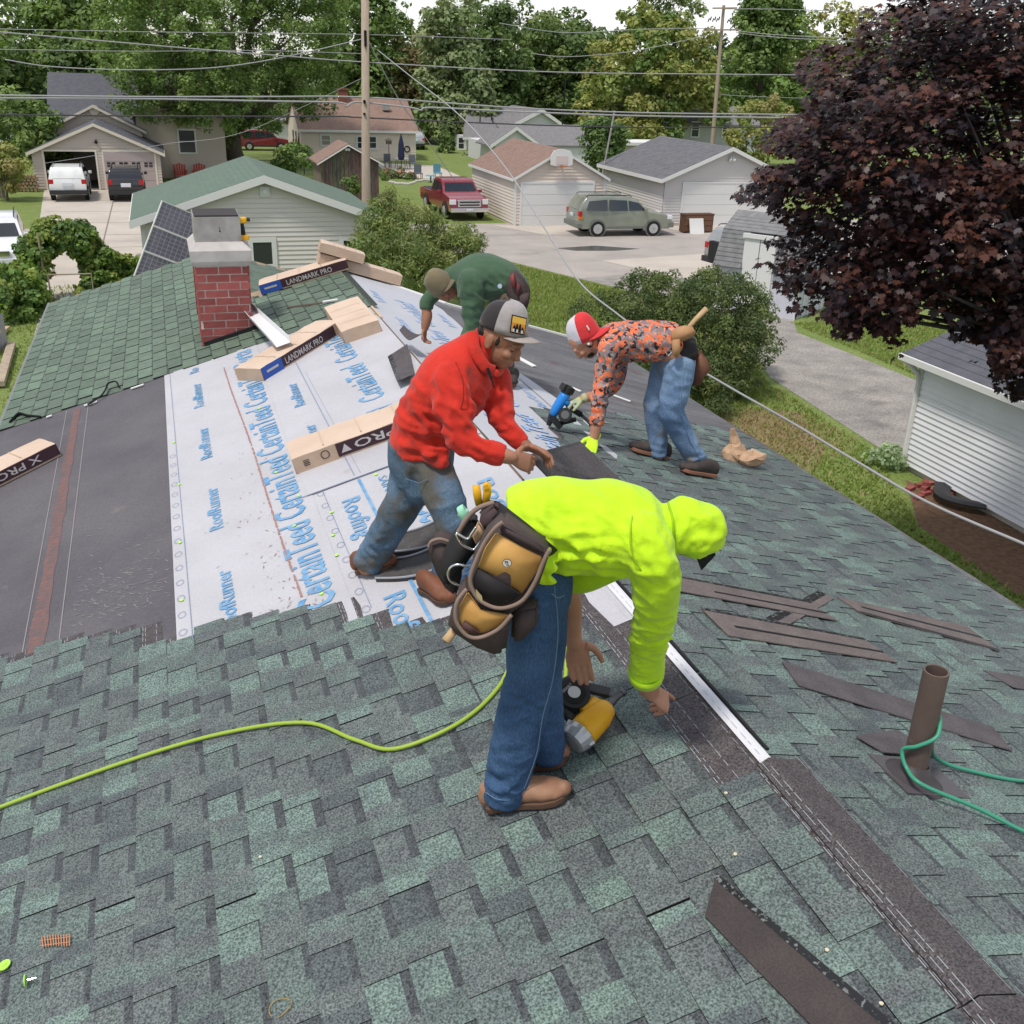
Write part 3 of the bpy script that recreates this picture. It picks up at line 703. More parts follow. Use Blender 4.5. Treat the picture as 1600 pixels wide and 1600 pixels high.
def gable_y(t, x0, x1, y0, y1, ze, zr, roofm, trim=m_trim, oh=.3, courses=0, rx=None, fas=.16, th=.06):
    """Ridge along Y. Adds roof slopes, fascia; returns ridge x."""
    rx = (x0+x1)/2 if rx is None else rx
    for sgn, xe in ((-1, x0-oh), (1, x1+oh)):
        dx = abs(xe-rx); slope = (zr-ze)/(abs((x0 if sgn < 0 else x1)-rx)); zlow = zr-slope*dx
        b = MB(); ya, yb = y0-oh, y1+oh
        if courses:
            for k in range(courses):
                a, c = k/courses, (k+1)/courses
                xa, xc = xe+(rx-xe)*a, xe+(rx-xe)*min(c+.25/courses, 1); za, zc = zlow+(zr-zlow)*a, zlow+(zr-zlow)*min(c+.25/courses, 1)
                p = [(xa, ya, za+.006), (xc, ya, zc-.004), (xc, yb, zc-.004), (xa, yb, za+.006)]
                top = [(q[0], q[1], q[2]+.022) for q in p]
                p2 = p+top
                b.hexa(p2 if sgn < 0 else [p2[i] for i in (1, 0, 3, 2, 5, 4, 7, 6)])
        p = [(xe, ya, zlow-th), (rx, ya, zr-th), (rx, yb, zr-th), (xe, yb, zlow-th), (xe, ya, zlow), (rx, ya, zr), (rx, yb, zr), (xe, yb, zlow)]
        b.hexa(p if sgn < 0 else [p[i] for i in (1, 0, 3, 2, 5, 4, 7, 6)])
        obj('roof', b, roofm, t)
        b = MB(); e_ = .02
        for yy, dy in ((ya, -.03), (yb, .03)):
            b.prism([(xe, yy, zlow-fas), (rx, yy, zr-fas-.0), (rx, yy, zr+.012), (xe, yy, zlow+.012)], (0, dy, 0))
        b.box(min(xe, xe+sgn*.03), max(xe, xe+sgn*.03), ya-.03, yb+.03, zlow-fas, zlow+.008)
        obj('fascia', b, trim, t)
    return rx
def wall_shell(t, x0, x1, y0, y1, ze, zr, m, rx=None, ridge='y'):
    b = MB(); b.box(x0, x1, y0, y1, 0, ze); rx = (x0+x1)/2 if rx is None else rx
    if ridge == 'y':
        for y, d in ((y0, .05), (y1, -.05)): b.prism([(x0, y, ze), (x1, y, ze), (rx, y, zr-.02)], (0, d, 0))
    else:
        ym = (y0+y1)/2
        for x, d in ((x0, .05), (x1, -.05)): b.prism([(x, y0, ze), (x, y1, ze), (x, ym, zr-.02)], (d, 0, 0))
    return obj('wall', b, m, t)
def window(t, o, u, n, w_, h_, frame=.09, bars=(1, 1), frm=None, glassm=None, name='window', depth=.05):
    """Frame, pane and bars on a wall. o = lower-left corner seen from outside."""
    o, u, n = Vector(o), Vector(u).normalized(), Vector(n).normalized(); z = Vector((0, 0, 1)); b = MB()
    def bx(mb, u0, u1, z0, z1, d0, d1):
        c = o+u*(u0+u1)/2+z*(z0+z1)/2+n*(d0+d1)/2; mb.obox(c, u*(u1-u0)/2, n*(d1-d0)/2, z*(z1-z0)/2)
    f = frame
    bx(b, -f, w_+f, -f, 0, 0, depth); bx(b, -f, w_+f, h_, h_+f, 0, depth); bx(b, -f, 0, 0, h_, 0, depth); bx(b, w_, w_+f, 0, h_, 0, depth)
    for i in range(1, bars[0]): bx(b, w_*i/bars[0]-.02, w_*i/bars[0]+.02, 0, h_, 0, depth*.8)
    for i in range(1, bars[1]): bx(b, 0, w_, h_*i/bars[1]-.025, h_*i/bars[1]+.025, 0, depth*.8)
    fo = obj(name, b, frm or m_trim, t)
    b = MB(); bx(b, 0, w_, 0, h_, .0, .03); obj('pane', b, glassm or m_glass, fo); return fo
def panel_door(t, o, u, n, w_, h_, m, rows=4, label=None, lines=.012):
    o, u, n = Vector(o), Vector(u).normalized(), Vector(n).normalized(); z = Vector((0, 0, 1)); b = MB()
    for i in range(rows):
        z0, z1 = h_*i/rows+lines/2, h_*(i+1)/rows-lines/2
        b.obox(o+u*w_/2+z*(z0+z1)/2+n*.02, u*w_/2, n*.02, z*(z1-z0)/2)
    b.obox(o+u*w_/2+z*h_/2+n*.005, u*w_/2, n*.005, z*h_/2)
    d = obj('garage_door', b, m, t, label=label)
    b = MB(); f = .1
    for (a, c, e, g) in ((-f, 0, 0, h_+f), (w_, w_+f, 0, h_+f), (-.0, w_, h_, h_+f)):
        b.obox(o+u*(a+c)/2+z*(e+g)/2+n*.03, u*(c-a)/2, n*.03, z*(g-e)/2)
    obj('door_frame', b, m_white, t); return d
X_, Y_, Z_ = Vector((1, 0, 0)), Vector((0, 1, 0)), Vector((0, 0, 1))
FRONT = -Y_
m_cream = M('cream_siding', (.63, .59, .56), .65); m_beige = M('beige_siding', (.5, .43, .365), .65); m_peach = M('peach_siding', (.64, .55, .48), .65)
m_tan = M('grey_beige_siding', (.57, .54, .525), .65); m_wsid = M('white_siding', (.7, .7, .72), .5, grain=(2, .04)); m_greys = M('grey_siding', (.6, .6, .61), .65); m_peachy = M('pale_peach_siding', (.7, .6, .51), .65)
m_lav = M('lavender_paint', (.5, .5, .58), .7, (.58, .58, .62), 2)
r_green = roofmat('green_roof', (.095, .14, .108), (.12, .165, .13)); r_slate = roofmat('slate_roof', (.075, .078, .095), (.1, .1, .118)); r_brown = roofmat('brown_roof', (.2, .125, .098), (.25, .165, .132))
r_grey = roofmat('grey_roof', (.15, .145, .15), (.2, .19, .195)); r_dgrey = roofmat('dark_roof', (.1, .1, .11), (.14, .14, .15))

# ---- green-roofed garage just behind the house
t = thing('garage', 'cream clapboard garage with green shingle roof directly behind the brick chimney', 'garage', (3.1, 40, 0))
gx0, gx1, gy0, gy1, gze, gzr, grx = -.78, 6.95, 36.4, 43.3, 2.5, 3.80, 3.22
wall_shell(t, gx0, gx1, gy0, gy1, gze, gzr, m_cream, grx)
tf = lambda u_: gze+(gzr-gze)*(1-abs(u_+gx0-grx)/((grx-gx0) if u_+gx0 < grx else (gx1-grx)))-.05
p1_ = atY(397, 413, gy0); p2_ = atY(424, 378, gy0); d1_ = atY(538, 420, gy0); d2_ = atY(572, 375, gy0)
ops = [(p1_.x-gx0-.1, p2_.x-gx0+.1, p1_.z-.1, p2_.z+.1), (d1_.x-gx0-.1, d2_.x-gx0+.1, 0, d2_.z+.1)]
add_siding(t, m_cream, (gx0, gy0, 0), X_, FRONT, gx1-gx0, .1, .155, tf, ops, individual=True)
gable_y(t, gx0, gx1, gy0, gy1, gze, gzr, r_green, m_white, oh=.32, courses=24, rx=grx, fas=.24)
window(t, (p1_.x, gy0-.02, p1_.z), X_, FRONT, p2_.x-p1_.x, p2_.z-p1_.z, .16, frm=m_white)
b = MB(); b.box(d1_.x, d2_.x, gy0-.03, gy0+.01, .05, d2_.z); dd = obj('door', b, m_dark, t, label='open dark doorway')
b = MB(); b.box(d1_.x-.16, d1_.x, gy0-.05, gy0, 0, d2_.z+.14); b.box(d1_.x, d2_.x+.12, gy0-.05, gy0, d2_.z, d2_.z+.14); b.box(d2_.x-.16, d2_.x-.12, gy0-.7, gy0-.05, .05, d2_.z-.03); obj('door_frame', b, m_white, t)
b = MB(); b.box(gx0-.03, gx0+.1, gy0-.035, gy0, 0, gze-.05); b.box(gx1-.1, gx1+.03, gy0-.035, gy0, 0, gze-.05); obj('corner_trim', b, m_white, t)
q = atY(413.5, 299, gy0); b = MB(); b.box(q.x-.16, q.x+.16, gy0-.09, gy0-.02, q.z-.16, q.z+.16); b.tube([(q.x, gy0-.09, q.z), (q.x, gy0-.14, q.z)], .09, 10); obj('vent', b, m_white, t)

# ---- beige two-door garage and house at the left
t = thing('garage', 'beige two bay garage with one door open at the end of the left driveway', 'garage', (-3.4, 70, 0))
lx0, lx1, ly0, ly1, lze, lzr = -6.9, .05, 66.9, 73, 2.15, 3.66
a1, a2, c1_, c2_ = atY(68, 238, ly0), atY(148, 238, ly0), atY(161, 238, ly0), atY(240, 238, ly0); dh = 2.12
b = MB(); b.box(lx0, a1.x, ly0, ly0+.1, 0, lze); b.box(a2.x, lx1, ly0, ly0+.1, 0, lze); b.box(a1.x, a2.x, ly0, ly0+.1, dh, lze); b.box(lx0, lx0+.1, ly0+.1, ly1, 0, lze); b.box(lx1-.1, lx1, ly0+.1, ly1, 0, lze); b.box(lx0, lx1, ly1, ly1+.1, 0, lze)
for y in (ly0, ly1): b.prism([(lx0, y, lze), (lx1, y, lze), ((lx0+lx1)/2, y, lzr)], (0, .1, 0))
obj('wall', b, m_beige, t)
tf2 = lambda u_: lze+(lzr-lze)*(1-abs(u_-(lx1-lx0)/2)/((lx1-lx0)/2))-.04
add_siding(t, m_beige, (lx0, ly0, 0), X_, FRONT, lx1-lx0, .08, .16, tf2, [(a1.x-lx0-.1, a2.x-lx0+.1, 0, dh+.1), (c1_.x-lx0-.1, c2_.x-lx0+.1, 0, dh+.1)])
gable_y(t, lx0, lx1, ly0, ly1, lze, lzr, r_slate, M('cream_trim', (.62, .56, .45), .6), oh=.25, courses=16)
b = MB(); f = .1
for (p, q) in ((a1.x, a2.x), (c1_.x, c2_.x)):
    b.box(p-f, p, ly0-.05, ly0-.0, 0, dh+f); b.box(q, q+f, ly0-.05, ly0, 0, dh+f); b.box(p, q, ly0-.05, ly0, dh, dh+f)
obj('door_frame', b, M('cream_frame', (.66, .6, .5), .6), t)
b = MB(); b.box(lx0+.1, lx1-.1, ly0+.12, ly1, .004, .02); obj('floor', b, M('garage_floor', (.18, .16, .15), .9), t)
b = MB(); b.box(-3.5, -3.4, ly0+.1, ly1, 0, lze); b.box(lx0+.15, -3.5, ly1-.5, ly1-.1, .02, 1.7); obj('interior_wall', b, M('interior', (.1, .09, .1), .9), t)
gd = MB()
for i in range(4): gd.box(c1_.x, c2_.x, ly0-.045, ly0-.005, dh*i/4+.008, dh*(i+1)/4-.008)
gd = obj('garage_door', gd, M('mauve_door', (.4, .33, .31), .6), t)
b = MB(); ww = (c2_.x-c1_.x)
for i in range(4):
    cx_ = c1_.x+ww*(.13+.247*i)
    for dx in (-.13, .13):
        for dz in (-.075, .075): b.box(cx_+dx-.1, cx_+dx+.1, ly0-.06, ly0-.04, 1.42+dz-.055, 1.42+dz+.055)
obj('pane', b, m_glass, gd, kind='stuff')
q = atY(150, 222, ly0); b = MB(); b.ball((q.x, ly0-.12, q.z), .09); b.box(q.x-.05, q.x+.05, ly0-.1, ly0-.02, q.z, q.z+.12); obj('wall_lamp', b, m_dark, t)
t = thing('house', 'beige clapboard house with slate roof behind the two bay garage', 'house', (-1, 78, 0))
b = MB(); b.box(-6.2, 3, 74.2, 83.5, 0, 3.25); b.box(-1.2, 4.2, 73.4, 83, 0, 3.9); b.prism([(-1.2, 73.4, 3.9), (4.2, 73.4, 3.9), (1.5, 73.4, 6.2)], (0, .1, 0)); b.box(-6.0, -1.2, 72.2, 74.2, 0, 3.0); b.prism([(-6.3, 72.2, 3.0), (-.9, 72.2, 3.0), (-3.6, 72.2, 4.35)], (0, .1, 0))
obj('wall', b, m_beige, t)
add_siding(t, m_beige, (-1.2, 73.4, 0), X_, FRONT, 5.4, .1, .16, lambda u_: 3.9+2.3*(1-abs(u_-2.7)/2.7)-.05)
add_siding(t, m_beige, (-6.3, 72.2, 0), X_, FRONT, 5.4, 2.0, .16, lambda u_: 3.0+1.35*(1-abs(u_-2.7)/2.7)-.05)
b = MB(); b.hexa([(-6.5, 73.9, 3.05), (-.9, 73.9, 3.05), (-.9, 79.5, 6.0), (-6.5, 79.5, 6.0), (-6.5, 73.9, 3.15), (-.9, 73.9, 3.15), (-.9, 79.5, 6.1), (-6.5, 79.5, 6.1)]); b.hexa([(-6.5, 79.5, 6.0), (3, 79.5, 6.0), (3, 85, 3.0), (-6.5, 85, 3.0), (-6.5, 79.5, 6.1), (3, 79.5, 6.1), (3, 85, 3.1), (-6.5, 85, 3.1)])
for sg in (1, -1): b.hexa([(1.5, 73.1, 6.2), (1.5+sg*3.0, 73.1, 3.7), (1.5+sg*3.0, 80, 3.7), (1.5, 80, 6.2), (1.5, 73.1, 6.3), (1.5+sg*3.0, 73.1, 3.8), (1.5+sg*3.0, 80, 3.8), (1.5, 80, 6.3)][::1] if sg > 0 else [(1.5, 80, 6.2), (-1.5, 80, 3.7), (-1.5, 73.1, 3.7), (1.5, 73.1, 6.2), (1.5, 80, 6.3), (-1.5, 80, 3.8), (-1.5, 73.1, 3.8), (1.5, 73.1, 6.3)])
for sg in (-1, 1): b.hexa([(-3.6, 71.9, 4.35), (-3.6+sg*3.0, 71.9, 2.85), (-3.6+sg*3.0, 74.6, 2.85), (-3.6, 74.6, 4.35), (-3.6, 71.9, 4.42), (-3.6+sg*3.0, 71.9, 2.92), (-3.6+sg*3.0, 74.6, 2.92), (-3.6, 74.6, 4.42)])
obj('roof', b, r_slate, t)
b = MB()
for sg in (-1, 1):
    b.prism([(-3.6, 71.9, 4.28), (-3.6+sg*3, 71.9, 2.78), (-3.6+sg*3, 71.9, 2.93), (-3.6, 71.9, 4.43)], (0, -.03, 0)); b.prism([(1.5, 73.1, 6.1), (1.5+sg*3, 73.1, 3.6), (1.5+sg*3, 73.1, 3.8), (1.5, 73.1, 6.3)], (0, -.03, 0))
obj('fascia', b, M('cream_trim2', (.66, .6, .5), .6), t)
q = atY(147, 172, 72.1); b = MB(); b.tube([(q.x, 72.2, q.z), (q.x, 72.05, q.z)], .3, 16); obj('round_vent', b, M('cream_vent', (.62, .54, .42), .7), t)
q1, q2 = atY(282, 238, 73.35), atY(303, 204, 73.35); window(t, (q1.x, 73.38, q1.z), X_, FRONT, q2.x-q1.x, q2.z-q1.z, .1, (1, 2), m_white)

# ---- peach single garage with basketball backboard
t = thing('garage', 'peach clapboard garage with brown roof and white door behind the parked silver suv', 'garage', (19, 54, 0))
x0, x1, y0, y1, ze, zr, rx_ = 16.62, 21.45, 50.3, 58.0, 2.38, 3.68, 19.0
wall_shell(t, x0, x1, y0, y1, ze, zr, m_peach, rx_)
d1, d2 = atY(816, 283, y0), atY(926, 283, y0)
add_siding(t, m_peach, (x0, y0, 0), X_, FRONT, x1-x0, .12, .155, lambda u_: ze+(zr-ze)*(1-abs(u_+x0-rx_)/2.4)-.04, [(d1.x-x0-.1, d2.x-x0+.1, 0, 2.15)])
add_siding(t, M('cream_side', (.6, .54, .47), .65), (x0, y1, 0), -Y_, -X_, y1-y0, .12, .155, lambda u_: ze-.05)
gable_y(t, x0, x1, y0, y1, ze, zr, r_brown, m_trim, oh=.16, courses=18, rx=rx_, fas=.12)
panel_door(t, (d1.x, y0-.02, 0), X_, FRONT, d2.x-d1.x, 2.05, m_white, 4)
b = MB(); b.box(x0-.03, x0+.09, y0-.035, y0, 0, ze); b.box(x1-.09, x1+.03, y0-.035, y0, 0, ze); obj('corner_trim', b, m_trim, t)
t2 = thing('basketball_backboard', 'white fan shaped basketball backboard fixed to the peach garage gable', 'backboard', (19.0, 50, 2.6))
q = atY(877, 247, 50.0); b = MB(); out = [(-.6, -.33), (-.62, .1), (-.45, .38), (-.12, .45), (.12, .45), (.45, .38), (.62, .1), (.6, -.33), (.3, -.4), (-.3, -.4)]
b.prism([(q.x+x*.95, 49.9, q.z+z*.95) for x, z in out], (0, .05, 0)); obj('board', b, m_white, t2)
b = MB(); b.box(q.x-.3, q.x+.3, 49.88, 49.895, q.z-.3, q.z+.1); obj('target_square', b, M('faint_print', (.6, .5, .48), .7), t2)
b = MB(); b.tube([(q.x+.23*math.cos(a), 49.62+.23*math.sin(a), q.z-.36) for a in [i*math.pi/8 for i in range(17)]], .015, 5); b.bar((q.x, 49.88, q.z-.36), (q.x, 50.3, q.z), .06, .06); obj('rim', b, M('rim', (.35, .12, .05), .6), t2)

# ---- grey-beige double garage
t = thing('garage', 'pale grey double garage with dark roof and wide white door at the right', 'garage', (28, 54, 0))
x0, x1, y0, y1, ze, zr, rx_ = 24.45, 31.6, 49.6, 57.6, 2.48, 3.92, 28.0
wall_shell(t, x0, x1, y0, y1, ze, zr, m_tan, rx_)
d1, d2 = atY(1069, 288, y0), Vector((30.9, 0, 0))
add_siding(t, m_tan, (x0, y0, 0), X_, FRONT, x1-x0, .14, .14, lambda u_: ze+(zr-ze)*(1-abs(u_+x0-rx_)/3.57)-.04, [(d1.x-x0-.1, d2.x-x0+.1, 0, 2.2)])
add_siding(t, m_tan, (x0, y1, 0), -Y_, -X_, y1-y0, .14, .14, lambda u_: ze-.05)
gable_y(t, x0, x1, y0, y1, ze, zr, r_dgrey, m_white, oh=.32, courses=22, rx=rx_, fas=.18)
panel_door(t, (d1.x, y0-.02, 0), X_, FRONT, d2.x-d1.x, 2.12, m_white, 4)
q = atY(1142, 247, y0); b = MB()
for dx in (-.1, .1): b.tube([(q.x+dx*.4, y0-.05, q.z+.1), (q.x+dx*1.2, y0-.2, q.z-.12)], [.05, .1], 8)
obj('flood_lamp', b, m_white, t)
b = MB(); b.box(x0, x1, y0-.02, y0+.1, 0, .14); obj('footing', b, m_conc, t)

# ---- peach bungalow with brown roof
t = thing('house', 'pale peach bungalow with brown roof and brick chimney behind the wooden pole', 'house', (15.5, 91, 0))
x0, x1, y0, y1, ze = 10.85, 20.2, 87.5, 96, 2.3
b = MB(); b.box(x0, x1, y0, y1, 0, ze); rid = atY(505, 152, 91.7); ym = 91.7; zr = rid.z
for x, d in ((x0, .1), (x1, -.1)): b.prism([(x, y0, ze), (x, y1, ze), (x, ym, zr-.05)], (d, 0, 0))
obj('wall', b, m_peachy, t)
add_siding(t, m_peachy, (x0, y0, 0), X_, FRONT, x1-x0, .2, .16, lambda u_: ze-.02)
b = MB(); e = .3
b.hexa([(x0-.2, y0-e, ze-.1), (x1+.2, y0-e, ze-.1), (x1+.2, ym, zr-.1), (x0-.2, ym, zr-.1), (x0-.2, y0-e, ze), (x1+.2, y0-e, ze), (x1+.2, ym, zr), (x0-.2, ym, zr)])
b.hexa([(x0-.2, ym, zr-.1), (x1+.2, ym, zr-.1), (x1+.2, y1+e, ze-.1), (x0-.2, y1+e, ze-.1), (x0-.2, ym, zr), (x1+.2, ym, zr), (x1+.2, y1+e, ze), (x0-.2, y1+e, ze)])
ro = obj('roof', b, r_brown, t)
q = atY(536, 148, 91.2); b = MB(); b.box(q.x-.38, q.x+.38, 91, 91.7, zr-.5, zr+.75); b.box(q.x-.43, q.x+.43, 90.95, 91.75, zr+.62, zr+.75); obj('chimney', b, M('far_brick', (.24, .1, .07), .9, (.19, .07, .05), 6), ro)
q = atY(603, 168, 90); b = MB(); b.box(q.x-.3, q.x+.3, 89.7, 90.2, q.z-.2, q.z+.18); obj('roof_vent', b, m_galv, ro)
b = MB(); b.box(x0-.22, x1+.22, y0-e-.03, y0-e, ze-.16, ze+.02); obj('gutter', b, m_white, t)
for (pa, pb, bars) in (((503, 226), (515, 212), (1, 2)), ((559, 231), (565, 214), (1, 2)), ((578, 231), (587, 214), (1, 2))):
    q1, q2 = atY(*pa, y0), atY(*pb, y0); window(t, (q1.x, y0-.02, q1.z), X_, FRONT, q2.x-q1.x, q2.z-q1.z, .14, bars, m_white, M('blind', (.3, .28, .22), .5) if pa[0] == 503 else None)
q = atY(636, 233, y0); b = MB(); b.tube([(q.x+.22*math.cos(a), y0-.06, q.z+.22*math.sin(a)) for a in [i*math.pi/8 for i in range(17)]], .045, 6); obj('wall_ring', b, m_dark, t)
q1, q2 = atY(453, 240, y0+1), atY(468, 205, y0+1)
b = MB(); b.box(x0-.06, x0, 88.4, 89.0, .9, 2.0); b.box(x0-.06, x0, 90.2, 90.8, .9, 2.0); b.box(x0-.06, x0, 92, 92.6, .9, 2.0); obj('side_window', b, m_glass, t, kind='stuff')

# ---- weathered board shed
t = thing('shed', 'weathered grey board shed with brown roof in front of the peach bungalow', 'shed', (10.4, 61, 0))
y0, y1 = 60.2, 63.2; x0 = atY(501, 250, y0).x; x1 = atY(592, 262, y0).x; ap = atY(543, 226, y0); ze = atY(497, 252, y0).z
b = MB(); b.box(x0+.03, x1-.03, y0+.03, y1-.03, 0, ze); b.prism([(x0, y0+.03, ze), (x1, y0+.03, ze), (ap.x, y0+.03, ap.z)], (0, .05, 0)); obj('wall', b, m_wood, t)
n_ = 15
for i in range(n_):
    a, c = x0+(x1-x0)*i/n_, x0+(x1-x0)*(i+1)/n_-.02
    def top(x): return ze+(ap.z-ze)*(1-abs(x-ap.x)/((ap.x-x0) if x < ap.x else (x1-ap.x)))-.03
    j = rs.uniform(0, .015); b = MB(); b.prism([(a, y0-j, rs.uniform(0, .05)), (c, y0-j, 0), (c, y0-j, top(c)), (a, y0-j, top(a))], (0, .03, 0)); obj('board', b, M('shed_board', (.17+rs.uniform(-.04, .04), .135+rs.uniform(-.03, .03), .105), .9, (.08, .065, .055), 4, stretch=(6, 6, .8)), t)
for i in range(14):
    a = y0+(y1-y0)*i/14; b = MB(); b.box(x0-.02, x0+.02, a, a+(y1-y0)/14-.02, 0, ze-.03); obj('board', b, m_wood, t)
b = MB()
for sg, xe in ((-1, x0-.25), (1, x1+.25)):
    zl = ze-(ap.z-ze)/(ap.x-x0)*.25
    p = [(xe, y0-.25, zl), (ap.x, y0-.25, ap.z), (ap.x, y1+.2, ap.z), (xe, y1+.2, zl)]; p = p+[(q[0], q[1], q[2]+.07) for q in p]
    b.hexa(p if sg < 0 else [p[i] for i in (1, 0, 3, 2, 5, 4, 7, 6)])
obj('roof', b, r_brown, t)
b = MB()
for sg, xe in ((-1, x0-.25), (1, x1+.25)):
    zl = ze-(ap.z-ze)/(ap.x-x0)*.25; b.prism([(xe, y0-.25, zl-.06), (ap.x, y0-.25, ap.z-.06), (ap.x, y0-.25, ap.z+.02), (xe, y0-.25, zl+.02)], (0, -.03, 0))
obj('fascia', b, m_trim, t)
b = MB(); b.ball((ap.x+.05, y0-.1, ap.z-.25), .09); b.ball((ap.x-.1, y0-.1, ap.z-.25), .09); obj('flood_lamp', b, m_white, t)

# ---- grey house far behind, low grey garage, sliver of roof at the left edge, pale house behind the right pole
t = thing('house', 'white gabled house with grey roof far behind the peach garage', 'house', (33, 103, 0))
y0 = 99.0; A_, B_ = atY(705, 205, 104), atY(768, 214, y0); ap = atY(845, 172, y0); Cx = atY(905, 203, y0).x; ze = B_.z
yb = 108.
b = MB(); b.box(B_.x, Cx-.6, y0, yb, 0, ze); b.prism([(B_.x, y0, ze), (Cx, y0, ze), (ap.x, y0, ap.z)], (0, .1, 0)); b.box(A_.x+.3, B_.x+2, y0+.03, yb-1, 0, ze-.05); obj('wall', b, m_greys, t)
b = MB(); p = [(A_.x, y0-.4, ze-.25), (B_.x-.3, y0-.4, ze-.1), (ap.x, y0-.4, ap.z), (ap.x, yb+6, ap.z), (A_.x, yb+6, ze+.2)]
b.hexa([(B_.x-.5, y0-.4, ze-.15), (ap.x, y0-.4, ap.z), (ap.x, yb, ap.z), (B_.x-.5, yb, ze-.15)]+[(B_.x-.5, y0-.4, ze-.03), (ap.x, y0-.4, ap.z+.12), (ap.x, yb, ap.z+.12), (B_.x-.5, yb, ze-.03)])
b.hexa([(ap.x, y0-.4, ap.z), (Cx+.3, y0-.4, ze-.1), (Cx+.3, yb, ze-.1), (ap.x, yb, ap.z)]+[(ap.x, y0-.4, ap.z+.12), (Cx+.3, y0-.4, ze+.02), (Cx+.3, yb, ze+.02), (ap.x, yb, ap.z+.12)])
rl = atY(770, 168, 104)
b.hexa([(A_.x-.3, y0-.35, ze-.15), (B_.x+1.5, y0-.35, ze-.15), (B_.x+4.5, 104, rl.z), (A_.x+1.6, 104, rl.z), (A_.x-.3, y0-.35, ze-.03), (B_.x+1.5, y0-.35, ze-.03), (B_.x+4.5, 104, rl.z+.1), (A_.x+1.6, 104, rl.z+.1)])
obj('roof', b, r_grey, t)
b = MB(); b.prism([(B_.x-.5, y0-.4, ze-.35), (ap.x, y0-.4, ap.z-.2), (ap.x, y0-.4, ap.z+.14), (B_.x-.5, y0-.4, ze-.0)], (0, -.05, 0)); b.prism([(Cx+.3, y0-.4, ze-.3), (ap.x, y0-.4, ap.z-.2), (ap.x, y0-.4, ap.z+.14), (Cx+.3, y0-.4, ze+.03)], (0, -.05, 0)); b.box(A_.x-.3, B_.x-.5, y0-.42, y0-.36, ze-.25, ze-.03); obj('fascia', b, m_white, t)
for px in (719, 737, 757):
    q = atY(px-2.5, 232, y0); window(t, (q.x, y0, q.z), X_, FRONT, .5, .95, .13, (1, 2), m_white)
b = MB()
for px, py, h_ in ((750, 195, .8), (768, 185, .45), (770, 192, .5)): q = atY(px, py, 101); b.tube([(q.x, 101, q.z-.2), (q.x, 101, q.z+h_)], .06, 6)
obj('vent_pipe', b, m_dark, t, kind='stuff')
t = thing('garage', 'low garage with long grey shingle roof between the white gabled house and peach garage', 'garage', (30, 88, 0))
y0 = 84.; e1 = atY(770, 226, y0); ap = atY(806, 200, y0); xr = atY(905, 203, 88).x
b = MB(); b.box(e1.x+.2, xr, y0, 92, 0, e1.z); b.prism([(e1.x, y0, e1.z), (2*ap.x-e1.x, y0, e1.z), (ap.x, y0, ap.z)], (0, .1, 0)); obj('wall', b, m_greys, t)
b = MB(); b.hexa([(ap.x, y0-.2, e1.z-.1), (xr, y0-.2, e1.z-.1), (xr, 88, ap.z), (ap.x-.5, 88, ap.z), (ap.x, y0-.2, e1.z), (xr, y0-.2, e1.z), (xr, 88, ap.z+.12), (ap.x-.5, 88, ap.z+.12)])
for sg in (-1, 1):
    xe = ap.x+sg*(ap.x-e1.x+.3); p = [(xe, y0-.3, e1.z-.15), (ap.x, y0-.3, ap.z), (ap.x, 88, ap.z), (xe, 88, e1.z-.15)]; p = p+[(q[0], q[1], q[2]+.1) for q in p]; b.hexa(p if sg < 0 else [p[i] for i in (1, 0, 3, 2, 5, 4, 7, 6)])
obj('roof', b, r_grey, t)
b = MB()
for sg in (-1, 1):
    xe = ap.x+sg*(ap.x-e1.x+.3); b.prism([(xe, y0-.3, e1.z-.3), (ap.x, y0-.3, ap.z-.15), (ap.x, y0-.3, ap.z+.11), (xe, y0-.3, e1.z-.04)], (0, -.04, 0))
obj('fascia', b, m_white, t)
t = thing('house', 'sliver of a grey shingled house at the left edge above the bushes', 'house', (-14, 92, 0))
q = atY(20, 163, 90); b = MB(); b.box(q.x-8, q.x-.4, 90.2, 97, 0, q.z-.1); obj('wall', b, m_greys, t)
b = MB(); b.hexa([(q.x-8.5, 89.8, q.z-.1), (q.x, 89.8, q.z-.1), (q.x-3, 94, q.z+1.3), (q.x-8.5, 94, q.z+1.3), (q.x-8.5, 89.8, q.z), (q.x, 89.8, q.z), (q.x-3, 94, q.z+1.4), (q.x-8.5, 94, q.z+1.4)]); obj('roof', b, r_grey, t)
b = MB(); b.box(q.x-8.5, q.x+.05, 89.72, 89.8, q.z-.2, q.z+.02); obj('gutter', b, m_white, t)
t = thing('house', 'pale green house mostly hidden behind trees and the far power pole', 'house', (52, 104, 0))
q1, q2 = atY(1060, 195, 100), atY(1180, 235, 100); b = MB(); b.box(q1.x, q2.x, 100, 107, 0, q1.z); obj('wall', b, M('pale_green', (.42, .43, .4), .8), t)
b = MB(); b.hexa([(q1.x-.4, 99.6, q1.z), (q2.x+.4, 99.6, q1.z), (q2.x+.4, 104, q1.z+1.6), (q1.x-.4, 104, q1.z+1.6), (q1.x-.4, 99.6, q1.z+.12), (q2.x+.4, 99.6, q1.z+.12), (q2.x+.4, 104, q1.z+1.72), (q1.x-.4, 104, q1.z+1.72)]); obj('roof', b, r_grey, t)
for px in (1085, 1133):
    q = atY(px-5, 213, 100); window(t, (q.x, 99.98, q.z), X_, FRONT, .75, 1.3, .13, (1, 2), m_white)
t = thing('outbuilding', 'long flat white roofed outbuilding behind the round shrub', 'outbuilding', (35, 72, 0))
